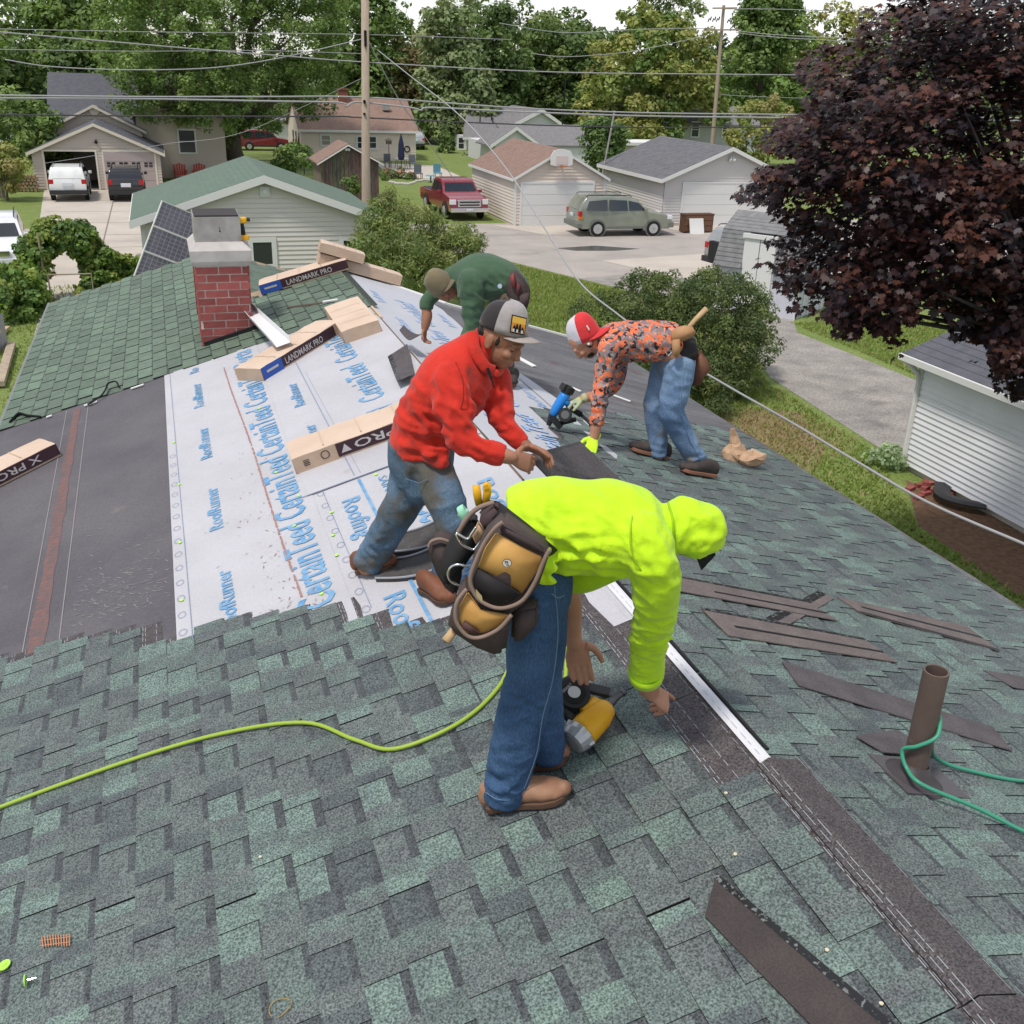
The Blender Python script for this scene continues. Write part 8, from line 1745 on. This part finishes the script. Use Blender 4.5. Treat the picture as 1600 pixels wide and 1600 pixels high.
tubepx('hammer_loop', [(410, 780), (330, 755), (260, 775), (228, 840), (260, 910), (360, 945), (395, 910)], 2.77, .004, m_chrome, tb)
tubepx('hammer_loop', [(300, 470), (400, 525), (440, 480), (480, 420)], 2.79, .0042, m_chrome, tb); tubepx('hammer_loop', [(300, 480), (350, 570), (450, 620), (490, 590), (560, 490)], 2.79, .0042, m_chrome, tb)
th_ = thing('hammer', 'wooden hammer handle poking out below the tool belt of the yellow-hooded man', 'hammer', J(*zp(230, 1420), 2.72)); b = MB(); b.tube([J(*zp(205, 1440), 2.68), J(*zp(270, 1360), 2.70), J(*zp(340, 1250), 2.74)], [.0125, .012, .011], 10, r2=[.016, .015, .014]); obj('handle', b, m_newwood, th_, smooth=True)
tp_ = thing('pliers', 'yellow handled pliers standing in the tool belt of the yellow-hooded man', 'pliers', J(*zp(540, 150), 2.9))
for pts in ([(480, 50), (490, 130), (505, 225)], [(575, 25), (580, 110), (560, 225)]): b = MB(); S = [J(*zp(*q), 2.92) for q in pts]; b.tube(S, [.0065, .0075, .007], 8, r2=[.012, .013, .011], up=FWV); obj('handle', b, m_yel, tp_, smooth=True)
b = MB(); b.bar(J(*zp(545, 65), 2.915), J(*zp(590, 50), 2.915), .012, .014); obj('lock', b, m_yel, tp_)
t_ = thing('tape_measure', 'pale mint green tool handle in the rear pocket of the tool belt', 'tool', J(*zp(360, 300), 2.9)); b = MB(); b.tube([J(*zp(330, 300), 2.9), J(*zp(390, 270), 2.9)], [.022, .024], 12, r2=[.018, .018]); b.tube([J(*zp(360, 285), 2.9), J(*zp(400, 360), 2.9)], [.02, .017], 10); fuse('handle', b, M('mint_plastic', (.3, .62, .45), .45), t_, .004, 3)
# -------- B: red shirt
tB = person('person in a red half-zip shirt and grey cap crouching to lay a shingle', LP(4.6, .9))
b = MB(); rl = [(645, 725, 4.66, 32.7, 0.092), (633, 775, 4.62, 31.0, 0.084), (613, 815, 4.64, 27.5, 0.076), (592, 852, 4.70, 26.7, 0.067), (573, 884, 4.73, 25.8, 0.066)]; ll = [(672, 725, 4.54, 34.4, 0.092), (695, 780, 4.44, 32.7, 0.084), (706, 815, 4.42, 27.5, 0.076), (702, 860, 4.43, 24.1, 0.067), (694, 912, 4.43, 21.5, 0.059)]
limb(b, rl, caps=(True, False)); limb(b, ll, caps=(True, False)); limb(b, [(658, 690, 4.6, 53.3, 0.143), (658, 725, 4.6, 51.6, 0.143), (662, 755, 4.58, 41.3, 0.109)], caps=(True, True))
jB = fuse('jeans', b, m_denimB, tB, .011, 4, [(J(625, 800, 4.5), (.9, 0, .8), .12, .07, .01), (J(705, 800, 4.3), (-.6, 0, 1), .12, .07, .009), (J(575, 875, 4.6), (.5, 0, 1), .09, .045, .011), (J(655, 745, 4.4), (1, 0, .5), .14, .08, .008), (J(598, 845, 4.6), (-.4, 0, 1), .1, .06, .007)], amp=.003)
b = MB(); S = [J(*q) for q in ((630, 735, 4.43), (634, 748, 4.43), (655, 755, 4.41), (668, 748, 4.41))]; b.tube(S, .002, 4); obj('pocket_seam', b, m_seam, jB)
b = MB(); limb(b, [(650, 702, 4.6, 42.7, 0.144), (662, 672, 4.58, 50.6, 0.144), (692, 625, 4.55, 58.5, 0.151), (718, 585, 4.55, 56.9, 0.167), (742, 552, 4.56, 38.0, 0.121), (757, 540, 4.56, 26.9, 0.076)], n=22, caps=(False, True))
limb(b, [(700, 590, 4.44, 34.8, 0.076), (712, 640, 4.36, 30.1, 0.064), (722, 684, 4.33, 26.1, 0.057), (750, 702, 4.32, 21.3, 0.047), (788, 713, 4.32, 17.4, 0.038)], caps=(True, False))
limb(b, [(770, 585, 4.66, 26.9, 0.068), (780, 625, 4.56, 24.6, 0.060), (786, 656, 4.5, 21.3, 0.053), (802, 680, 4.46, 17.4, 0.041), (818, 694, 4.45, 14.3, 0.035)], caps=(True, False))
limb(b, [(680, 705, 4.48, 23.7, 0.068), (690, 722, 4.45, 12.7, 0.038)], caps=(True, True))
fo = [(J(722, 690, 4.25), (.6, 0, .6), .13, .045, .012), (J(650, 680, 4.4), (.3, 0, 1), .18, .06, .012), (J(680, 640, 4.36), (.8, 0, .6), .13, .06, .009), (J(760, 640, 4.4), (.7, 0, .6), .12, .05, .01), (J(788, 655, 4.4), (.4, 0, 1), .1, .04, .01), (J(690, 715, 4.4), (.2, 0, 1), .09, .04, .008), (J(715, 600, 4.35), (1, 0, .1), .1, .06, .006)]
sB = fuse('shirt', b, m_red, tB, .0105, 5, fo, amp=.0035, tex=6)
b = MB(); S = [J(738, 518, 4.5), J(742, 545, 4.44), J(757, 572, 4.43), J(772, 580, 4.46)]; b.tube([Vector(s) for s in spline([tuple(s) for s in S], 5)], .012, 8, r2=.03); b.tube([Vector(s) for s in spline([tuple(J(745, 515, 4.6)), tuple(J(775, 545, 4.66)), tuple(J(785, 575, 4.6)), tuple(J(775, 584, 4.5))], 5)], .012, 8, r2=.022)
fuse('collar', b, m_red, sB, .007, 3); b = MB(); b.bar(J(762, 575, 4.42), J(768, 592, 4.41), .012, .008); b.bar(J(768, 592, 4.41), J(772, 606, 4.41), .005, .006); obj('zip', b, m_dark, sB)
b = MB(); S = spline([(712, 566, 4.36), (722, 590, 4.32), (724, 622, 4.30), (716, 650, 4.31)], 6); b.tube([J(*q) for q in S], .003, 5); obj('shoulder_seam', b, M('dark_red_seam', (.3, .02, .012), .9), sB)
hc = J(781, 529, 4.55); hf = (RTV*.8-FWV*.42-ZV*.36).normalized(); hu = (ZV*.9+RTV*.35-FWV*.06)
b = MB(); head(b, hc, hf, hu, 1.08); b.tube([J(748, 556, 4.56), J(765, 535, 4.56), hc-hf*.01], [.062, .058, .06], 14)
limb(b, [(655, 710, 4.6, 30, .08), (692, 625, 4.55, 36, .1), (735, 562, 4.56, 22, .08)])
limb(b, [(700, 590, 4.44, 18), (722, 684, 4.33, 11, .03), (775, 708, 4.32, 10, .03), (788, 712, 4.32, 12.5, .036), (800, 715, 4.32, 11, .029)]); limb(b, [(770, 585, 4.66, 15), (786, 656, 4.5, 9, .025), (806, 684, 4.46, 9, .026), (815, 692, 4.45, 11.5, .033), (823, 697, 4.45, 10, .028)])
limb(b, [(*p[:3], p[3]*.6) for p in rl]); limb(b, [(*p[:3], p[3]*.6) for p in ll]); limb(b, [(645, 725, 4.66, 22), (658, 715, 4.6, 24), (672, 725, 4.54, 22)])
w_ = J(800, 715, 4.32); hand(b, w_, J(838, 728, 4.38)-w_, (-ZV*.5+FWV*.8), (ZV*.8+FWV*.5), 1.08, (.35, .45, .5, .6), .5)
w_ = J(822, 697, 4.45); hand(b, w_, J(845, 706, 4.46)-w_, (-ZV*.8-FWV*.45), (-FWV*.8+ZV*.3), 1.05, (.6, .7, .75, .8), .6)
fuse('body', b, m_skinb, tB, .0048, 3, label=None)
u_ = (hu-hf*hu.dot(hf)).normalized(); sdh = hf.cross(u_); s_ = 1.08
b = MB()
for sg in (1, -1): b.ball(hc+(hf*.075+sdh*sg*.032+u_*.012)*s_, .012, .018, .0035, 8, 5, rot=Matrix((hf, sdh, u_)).transposed())
for sg in (1, -1): b.ball(hc+(hf*.022+sdh*sg*.0665+u_*.012)*s_, .014, .008, .03, 8, 6, rot=Matrix((hf, sdh, u_)).transposed())
b.ball(hc+(-hf*.06+u_*.005)*s_, .045, .076, .05, 10, 8, rot=Matrix((hf, sdh, u_)).transposed()); b.ball(hc+(hf*.088-u_*.05)*s_, .006, .024, .0028, 8, 5, rot=Matrix((hf, sdh, u_)).transposed()); fuse('hair', b, m_hair, tB, .004, 1)
b = MB(); 
for dz, rz in ((-.0665, .0055), (-.0745, .006)): b.ball(hc+(hf*.0905+u_*dz)*s_, .010, .021, rz, 10, 6, rot=Matrix((hf, sdh, u_)).transposed())
obj('lips', b, M('lips', (.36, .13, .11), .5), tB, smooth=True)
b = MB()
for sg in (1, -1): b.ball(hc+(hf*.084+sdh*sg*.031+u_*-.006)*s_, .008, .014, .005, 8, 5, rot=Matrix((hf, sdh, u_)).transposed())
obj('eyes', b, M('eye_dark', (.03, .02, .018), .3), tB)
m_capg = cloth('grey_cap', (.36, .33, .33), (.3, .275, .275), 6); m_capk = cloth('charcoal_cap', (.03, .025, .028), (.024, .02, .023), 8)
cc = hc+(u_*.052-hf*.006)*s_; cB = dome('cap', cc, (hf+u_*.2).normalized(), u_, 1.06, [m_capk, m_capg], tB, .12, h=.112); brim(cc, (hf+u_*.2).normalized(), u_, 1.06, M('brim_grey', (.36, .31, .29), .8, (.3, .26, .24), 8), cB, .08, -.05)
b = MB(); f2 = (hf+u_*.2).normalized(); pr = (f2*.82+sdh*.5 if sdh.dot(FWV) < 0 else f2*.82-sdh*.5).normalized(); pt = pr.cross(u_).normalized(); u_ = (u_-f2*u_.dot(f2)).normalized(); p0 = cc+(pr*.1+u_*.04)*1.06; slope = (u_*.98-pr*.2).normalized(); nr = pt.cross(slope); nr = nr if nr.dot(pr) > 0 else -nr
q = lambda a, c, o: p0+pt*a+slope*c+nr*o
for (w2, h2, o_, mi) in ((.032, .03, .0, 0), (.028, .026, .002, 1)): b.add([q((-w2)*1.3, (-h2)*1.3, o_), q((w2)*1.3, (-h2)*1.3, o_), q((w2)*1.3, (h2)*1.3, o_), q((-w2)*1.3, (h2)*1.3, o_)], [(0, 1, 2, 3)], mi)
b.add([q((-.028)*1.3, (.004)*1.3, .003), q((.028)*1.3, (.004)*1.3, .003), q((.028)*1.3, (.026)*1.3, .003), q((-.028)*1.3, (.026)*1.3, .003)], [(0, 1, 2, 3)], 2)
g_ = random.Random(1)
for a in (-.018, -.006, .007, .018): h2 = g_.uniform(.008, .02); b.add([q((a-.006)*1.3, (-.024)*1.3, .0045), q((a+.006)*1.3, (-.024)*1.3, .0045), q((a+.004)*1.3, (-.02+h2)*1.3, .0045), q((a-.001)*1.3, (-.012+h2)*1.3, .0045), q((a-.005)*1.3, (-.02+h2*.8)*1.3, .0045)], [(0, 1, 2, 3, 4)], 0)
for a in (-.016, .004, .02): b.add([q((a-.004)*1.3, (-.025)*1.3, .005), q((a+.004)*1.3, (-.025)*1.3, .005), q((a+.003)*1.3, (-.015)*1.3, .005), q((a-.003)*1.3, (-.015)*1.3, .005)], [(0, 1, 2, 3)], 3)
o = obj('patch', b, [m_dark, M('patch_orange', (.75, .3, .05), .7), M('patch_yellow', (.8, .48, .08), .7), m_white], cB); sm2 = o.modifiers.new('s', 'SOLIDIFY'); sm2.thickness = .001; sm2.offset = 0
boot(tB, LP(4.76, 1.05, .03), LP(4.68, .86, .03), (LP(0, 0, 1)-LP(0, 0, 0)), .11, m_bootr, M('rust_sole', (.09, .05, .035), .8), ankle=J(577, 878, 4.73)); boot(tB, LP(4.36, .78, .02), LP(4.14, .69, .02), (LP(0, 0, 1)-LP(0, 0, 0)), .11, m_bootr, M('rust_sole2', (.09, .05, .035), .8), ankle=J(694, 908, 4.43))
# shingle being carried
t_ = thing('shingle', 'dark shingle held in both hands by the red-shirted man', 'shingle', J(850, 725, 4.6))
b = MB(); P = [J(828, 704, 4.50), J(878, 770, 4.55), J(985, 765, 5.2), J(905, 690, 5.35)]; P[0] = J(822, 712, 4.42); nn_ = (P[1]-P[0]).cross(P[3]-P[0]).normalized(); nn_ = nn_ if nn_.z > 0 else -nn_; b.add([p for p in P]+[p+nn_*.006 for p in P], [(0, 1, 2, 3), (7, 6, 5, 4), (0, 4, 5, 1), (1, 5, 6, 2), (2, 6, 7, 3), (3, 7, 4, 0)])
o = obj('strip', b, granule('held_granule', (1, 1, 1)), t_); bm = bmesh.new(); bm.from_mesh(o.data); bmesh.ops.recalc_face_normals(bm, faces=bm.faces[:]); bm.to_mesh(o.data); bm.free()
ca = o.data.color_attributes.new('Col', 'FLOAT_COLOR', 'CORNER'); ca.data.foreach_set('color', [*C_NAIL, 1]*len(o.data.loops))
# -------- C: camouflage shirt
tC = person('person in orange camouflage shirt and backwards red cap, bending left with a nailer', RP(6.1, 1.6))
b = MB(); ln = [(1064, 568, 6.86, 23.4, 0.104), (1056, 605, 6.84, 23.4, 0.099), (1050, 642, 6.82, 20.7, 0.086), (1066, 680, 6.86, 18.9, 0.077), (1094, 728, 6.89, 15.3, 0.068)]; lf = [(1040, 562, 7.06, 19.8, 0.095), (1030, 600, 7.02, 18.0, 0.086), (1022, 640, 6.99, 17.1, 0.077), (1027, 675, 6.99, 16.2, 0.072), (1028, 714, 6.98, 13.5, 0.063)]
limb(b, ln, caps=(True, False)); limb(b, lf, caps=(True, False)); limb(b, [(1058, 558, 6.95, 26.1, 0.144), (1056, 580, 6.95, 27.0, 0.144), (1050, 600, 6.94, 19.8, 0.108)], caps=(False, True))
jC = fuse('jeans', b, m_denimC, tC, .013, 4, [(J(1055, 655, 6.72), (.8, 0, 1), .13, .08, .011), (J(1095, 718, 6.8), (-.3, 0, 1), .09, .05, .011), (J(1024, 640, 6.9), (.6, 0, 1), .12, .08, .009), (J(1028, 705, 6.9), (.3, 0, 1), .08, .05, .009), (J(1062, 590, 6.75), (.4, 0, 1), .12, .06, .008)], amp=.003)
b = MB(); b.tube([J(1072, 568, 6.73), J(1066, 610, 6.72), J(1062, 640, 6.73), J(1078, 690, 6.79), J(1104, 735, 6.83)], .0022, 4); b.tube([J(1038, 575, 6.74), J(1050, 583, 6.72), J(1054, 600, 6.71)], .0022, 4); obj('side_seam', b, m_seam, jC)
b = MB(); limb(b, [(1062, 528, 6.95, 23.4, 0.153), (1035, 532, 6.95, 30.6, 0.162), (1000, 533, 6.95, 32.4, 0.162), (965, 533, 6.95, 30.6, 0.171), (942, 534, 6.95, 23.4, 0.144), (930, 532, 6.95, 16.2, 0.081)], n=20, caps=(False, True))
limb(b, [(952, 545, 6.8, 19.8, 0.090), (944, 585, 6.76, 15.3, 0.072), (938, 620, 6.72, 14.0, 0.063), (932, 664, 6.68, 11.7, 0.052)], caps=(True, False)); limb(b, [(968, 545, 7.1, 16.2, 0.081), (966, 582, 7.1, 13.5, 0.068), (955, 606, 7.08, 12.2, 0.059), (924, 619, 7.0, 9.9, 0.047)], caps=(True, False))
sC = fuse('shirt', b, m_camo, tC, .0125, 4, [(J(940, 620, 6.65), (.2, 0, 1), .13, .06, .011), (J(1010, 560, 6.8), (.5, 0, 1), .16, .06, .012), (J(950, 560, 6.68), (.6, 0, .8), .1, .05, .009)], amp=.004, tex=7)
b = MB(); limb(b, [(1084, 545, 6.95, 18, .165), (1062, 545, 6.95, 26, .166)], caps=(False, False)); limb(b, [(1068, 556, 6.95, 24, .166), (1062, 538, 6.95, 26, .167)], caps=(False, False)); fuse('waistband', b, M('black_waistband', (.025, .023, .024), .8), tC, .012, 3)
hc = J(914, 531, 6.95); hf = (-RTV*.5-ZV*.8+FWV*.25-FWV*.35).normalized(); hu = (-RTV*.8+ZV*.55)
b = MB(); head(b, hc, hf, hu, 1.08); b.tube([J(936, 533, 6.95), J(925, 532, 6.95), hc], [.065, .058, .055], 12)
limb(b, [(1060, 562, 6.95, 25, .16), (1055, 545, 6.95, 27, .16), (1000, 534, 6.95, 20, .1), (945, 534, 6.95, 13, .07)]); limb(b, [(952, 545, 6.8, 10), (938, 620, 6.72, 7), (931, 658, 6.68, 7, .032), (931, 666, 6.68, 9, .04), (929, 682, 6.67, 7.5, .033)]); limb(b, [(968, 545, 7.1, 9), (955, 606, 7.08, 6.5), (924, 619, 7.0, 8, .038), (910, 623, 6.97, 6.5, .03)])
limb(b, [(*p[:3], p[3]*.6) for p in ln]); limb(b, [(*p[:3], p[3]*.6) for p in lf]); limb(b, [(1064, 570, 6.86, 14), (1055, 562, 6.95, 14), (1040, 565, 7.06, 14)])
w_ = J(929, 684, 6.67); hand(b, w_, J(924, 700, 6.6)-w_, FWV, -RTV, .9, (.25, .2, .2, .25), .2, spread=.2); w2_ = J(910, 623, 6.97); hand(b, w2_, J(893, 628, 6.95)-w2_, -ZV, -FWV, .9, (1.0, 1.1, 1.1, 1.1), .7)
fuse('body', b, m_skin, tC, .006, 2)
b = MB(); tips = hand(b, w_, J(924, 700, 6.6)-w_, FWV, -RTV, 1.06, (.25, .2, .2, .25), .2, spread=.22, rad=.0105); b.tube([w_-(J(924, 700, 6.6)-w_).normalized()*.035, w_], [.04, .034], 12); gl = fuse('glove', b, m_glove, tC, .0055, 2); b = MB()
for tp in tips: b.ball(tp, .0125, nu=8, nv=6)
obj('fingertips', b, m_gtip, gl, smooth=True)
b = MB(); hand(b, w2_, J(893, 628, 6.95)-w2_, -ZV, -FWV, 1.06, (1.0, 1.1, 1.1, 1.1), .7, rad=.0105); d_ = (J(893, 628, 6.95)-w2_).normalized(); b.tube([w2_-d_*.03, w2_], [.038, .033], 12); fuse('glove', b, M('grey_lime_glove', (.42, .5, .2), .85, (.35, .38, .3), 20), tC, .0055, 2)
u_ = (hu-hf*hu.dot(hf)).normalized(); sdh = hf.cross(u_); rt = Matrix((hf, sdh, u_)).transposed()
b = MB(); b.ball(hc+hf*.045-u_*.07, .05, .06, .045, 12, 8, rot=rt); b.ball(hc+hf*.01-u_*.03, .03, .083, .04, 10, 8, rot=rt); b.ball(hc-hf*.06, .05, .082, .06, 10, 8, rot=rt); fuse('hair', b, m_hair, tC, .006, 2)
b = MB(); sgn = 1 if sdh.dot(FWV) < 0 else -1; b.ball(hc+sdh*sgn*.094+hf*.004-u_*.02, .01, nu=8, nv=6); obj('earbud', b, m_white, tC)
m_capr = cloth('red_cap', (.6, .035, .04), (.52, .03, .035), 7); m_capw = cloth('white_mesh', (.6, .57, .62), (.54, .52, .57), 30)
cf = (RTV*.75+ZV*.35-FWV*.3).normalized(); cu = (-RTV*.35+ZV*.9-FWV*.1); cc = J(912, 521, 6.95); cC = dome('cap', cc, cf, cu, 1.1, [m_capw, m_capr], tC, -.12, h=.125, low=-.03); brim(cc, cf, cu, 1.1, m_capr, cC, .075, -.1)
cu_ = (cu-cf*cu.dot(cf)).normalized(); cs = cf.cross(cu_); pr = (cf*.75+cs*.65*(1 if cs.dot(FWV) < 0 else -1)).normalized(); b = MB(); p0 = cc+pr*.1+cu_*.05; b.bar(p0-cu_*.016-pr*.0, p0+cu_*.02-pr*.006, .035, .008); obj('logo', b, m_white, cC, bevel=.003)
RNv = (RP(0, 0, 1)-RP(0, 0, 0))
boot(tC, RP(6.07, 1.86, .03), RP(6.04, 1.56, .03), RNv, .11, m_darksh, m_gum, ankle=J(1095, 724, 6.89)); boot(tC, RP(6.28, 1.57, .03), RP(6.33, 1.28, .03), RNv, .11, m_darksh, m_gum, ankle=J(1026, 708, 6.98))
t_ = thing('tool_pouch', 'brown leather tool pouch and holster on the hips of the camouflage-shirted man', 'tool pouch', J(1075, 550, 6.8)); m_lbr = M('brown_pouch', (.19, .085, .05), .7, (.13, .055, .035), 10, coord='World'); m_ltan = M('tan_holster', (.45, .25, .12), .65, (.38, .2, .1), 10, coord='World')
def slabp(name, poly, F, th, mt, parent, bev=.008, puff=.01): return slabpx(name, poly, F, th, mt, parent, bev, False, puff)
slabp('holster', [(1050, 522), (1060, 514), (1072, 511), (1084, 513), (1088, 521), (1078, 529), (1062, 536), (1050, 536)], 6.74, .07, m_ltan, t_, .006, .004); slabp('holster_tongue', [(1050, 532), (1063, 530), (1064, 548), (1058, 561), (1051, 554)], 6.72, .03, m_ltan, t_, .004, .003); slabp('pouch', [(1094, 548), (1104, 560), (1113, 578), (1100, 590), (1098, 600), (1082, 604), (1078, 590), (1086, 566)], 6.9, .12, m_lbr, t_)
b = MB(); b.tube([J(1040, 548, 6.76), J(1044, 556, 6.75), J(1050, 550, 6.75)], .006, 6); obj('hook', b, m_chrome, t_)
t_ = thing('hammer', 'wooden hammer handle sticking up from the holster of the camouflage-shirted man', 'hammer', J(1085, 500, 6.85)); b = MB(); b.tube([J(1066, 524, 6.84), J(1086, 500, 6.86), J(1104, 482, 6.88)], [.016, .015, .018], 10, r2=[.022, .02, .024]); obj('handle', b, m_newwood, t_, smooth=True)
t_ = thing('nail_gun', 'blue and black coil nailer in the gloved hand of the camouflage-shirted man', 'nail gun', J(880, 630, 6.95)); m_bl = M('tool_blue', (.02, .2, .6), .4)
b = MB(); b.tube([J(886, 612, 6.95), J(880, 622, 6.94), J(868, 640, 6.92), J(863, 652, 6.92)], [.036, .038, .034, .024], 12); b.tube([J(878, 622, 6.93), J(890, 634, 6.93)], [.022, .02], 10); obj('body', b, m_bl, t_, smooth=True)
b = MB(); b.tube([J(889, 603, 6.95), J(884, 614, 6.95)], [.038, .044], 12); b.bar(J(878, 603, 6.93), J(894, 612, 6.97), .06, .05); obj('cylinder_cap', b, m_blk, t_, bevel=.008)
b = MB(); b.tube([J(863, 648, 6.92), J(857, 664, 6.92)], [.028, .018], 8); b.bar(J(862, 652, 6.9), J(876, 668, 6.9), .03, .04); obj('nose', b, m_blk, t_)
b = MB(); b.tube([J(883, 648, 6.88), J(883, 648, 6.98)], .05, 16); b.tube([J(883, 648, 6.875), J(883, 648, 6.88)], .03, 14, m=1); obj('magazine', b, [m_blk, M('mag_grey', (.12, .12, .125), .4)], t_)
b = MB(); b.tube([J(882, 627, 6.95), J(895, 640, 6.95), J(908, 648, 6.95)], [.02, .02, .022], 10); b.bar(J(872, 662, 6.92), J(900, 655, 6.94), .02, .03); obj('handle', b, m_blk, t_, smooth=True)
b = MB(); b.tube([J(893, 628, 6.92), J(900, 638, 6.92)], .012, 6); obj('strap', b, m_white, t_)
b = MB(); b.tube([J(908, 648, 6.95), J(916, 655, 6.9), J(922, 662, 6.85), J(926, 672, 6.9)], .012, 8); obj('hose_end', b, m_blk, t_)
# -------- D: green shirt
tD = person('person in a dark green shirt and olive cap bending far left behind the red-shirted man', RP(7.7, .9))
b = MB(); dn = [(800, 472, 8.05, 20, .11), (796, 510, 8.02, 19, .1), (790, 545, 8.0, 14, .085), (793, 585, 8.06, 11, .075)]; df = [(786, 465, 8.3, 20, .11), (772, 505, 8.3, 18, .1), (762, 540, 8.3, 15, .085), (758, 580, 8.3, 13, .075)]
limb(b, dn, caps=(True, False)); limb(b, df, caps=(True, False)); limb(b, [(797, 452, 8.17, 26, .16), (795, 475, 8.17, 24, .16)], caps=(True, True)); fuse('trousers', b, cloth('olive_trousers', (.06, .06, .045), (.1, .075, .05), 9), tD, .015, 4, [(J(793, 560, 7.95), (0, 0, 1), .15, .06, .012)], amp=.003)
b = MB(); limb(b, [(806, 448, 8.17, 22, .17), (785, 438, 8.18, 32, .18), (758, 432, 8.2, 36, .19), (735, 432, 8.2, 33, .2), (716, 434, 8.2, 22, .15), (706, 438, 8.2, 15, .08)], n=20, caps=(True, True)); limb(b, [(735, 440, 8.02, 24, .1), (738, 475, 8.0, 19, .085), (737, 510, 7.98, 14, .07), (724, 540, 7.94, 11, .06)], caps=(True, False)); limb(b, [(708, 432, 8.38, 16, .09), (686, 452, 8.38, 13, .075), (668, 470, 8.36, 11.5, .065), (666, 484, 8.34, 10.5, .06)], caps=(True, False))
sD = fuse('shirt', b, m_gshirt, tD, .0135, 5, [(J(737, 490, 7.9), (.4, 0, 1), .14, .06, .011), (J(775, 455, 8.0), (.6, 0, 1), .15, .07, .012), (J(720, 455, 8.0), (.9, 0, .3), .1, .05, .009)], amp=.004, tex=6)
hc = J(692, 447, 8.2); hf = (-RTV*.25-ZV*.85-FWV*.35+RTV*.3).normalized(); hu = (-RTV*.85+ZV*.35)
b = MB(); head(b, hc, hf, hu, 1.06); b.tube([J(712, 438, 8.2), J(702, 442, 8.2), hc], [.06, .056, .055], 12); limb(b, [(795, 450, 8.17, 18, .1), (735, 434, 8.2, 22, .1), (712, 436, 8.2, 14, .06)]); limb(b, [(735, 440, 8.02, 10), (738, 508, 7.98, 7), (716, 552, 7.92, 7, .036)]); limb(b, [(708, 432, 8.38, 8), (670, 468, 8.36, 7, .035), (667, 495, 8.33, 8.5, .045), (664, 512, 8.32, 6.2, .032)])
limb(b, [(*p[:3], p[3]*.6) for p in dn]); limb(b, [(*p[:3], p[3]*.6) for p in df]); limb(b, [(800, 472, 8.05, 12), (795, 460, 8.17, 14), (786, 465, 8.3, 12)])
w_ = J(664, 513, 8.32); hand(b, w_, J(662, 530, 8.31)-w_, RTV*.8-FWV*.3, -FWV, 1.0, (1.2, 1.2, 1.25, 1.25), .8); w_ = J(716, 552, 7.92); hand(b, w_, J(710, 565, 7.9)-w_, RTV, -FWV, .95, (.8, .8, .8, .8), .6); fuse('body', b, m_skinb, tD, .006, 2)
u_ = (hu-hf*hu.dot(hf)).normalized(); sdh = hf.cross(u_); rt = Matrix((hf, sdh, u_)).transposed(); b = MB(); b.ball(hc-hf*.055-u_*.01, .05, .08, .06, 10, 8, rot=rt); fuse('hair', b, m_hair, tD, .007, 2)
m_capo = cloth('olive_cap', (.19, .155, .09), (.16, .13, .078), 7); cf = (RTV*.62+ZV*.45-FWV*.5).normalized(); cu = (-RTV*.6+ZV*.62-FWV*.3); cc = J(688, 444, 8.17); cD = dome('cap', cc, cf, cu, 1.12, [m_capo], tD, None, h=.12, low=-.035); brim(cc, cf, cu, 1.12, m_capo, cD, .06, -.12)
boot(tD, RP(7.72, .82, .03), RP(7.5, .70, .03), RNv, .11, m_darksh, m_sole, ankle=J(793, 582, 8.06)); boot(tD, RP(8.0, .7, .03), RP(7.85, .52, .03), RNv, .11, m_darksh, m_sole, ankle=J(758, 576, 8.3))
t_ = thing('tool_pouch', 'dark red and black tool pouch at the waist of the green-shirted man', 'tool pouch', J(815, 450, 8.0)); slabp('pouch', [(798, 428), (806, 424), (820, 440), (829, 458), (826, 476), (818, 496), (806, 490), (798, 470), (788, 450)], 7.95, .16, m_leatherd, t_); slabp('panel', [(797, 432), (803, 426), (806, 448), (800, 450)], 7.92, .04, M('dark_red', (.22, .05, .05), .7), t_, .003); slabp('panel', [(808, 440), (814, 446), (812, 462), (806, 458)], 7.92, .04, M('dark_red2', (.12, .03, .035), .7), t_, .003); slabp('pocket', [(812, 462), (828, 458), (825, 478), (812, 482)], 7.90, .1, M('brown_pocket', (.07, .045, .045), .8), t_, .006)
b = MB(); b.tube([J(781, 447, 7.93), J(781, 447, 7.94)], .018, 12); obj('rivet', b, m_chrome, t_)
strip('shingle', 'narrow dark shingle hanging from the hand of the green-shirted man', LP, [(8.3, -.06), (7.9, -.12), (7.85, -.02), (8.2, .0)], .12, mat_=m_dkb, group='loose dark shingles by the far workers', curl=.03)
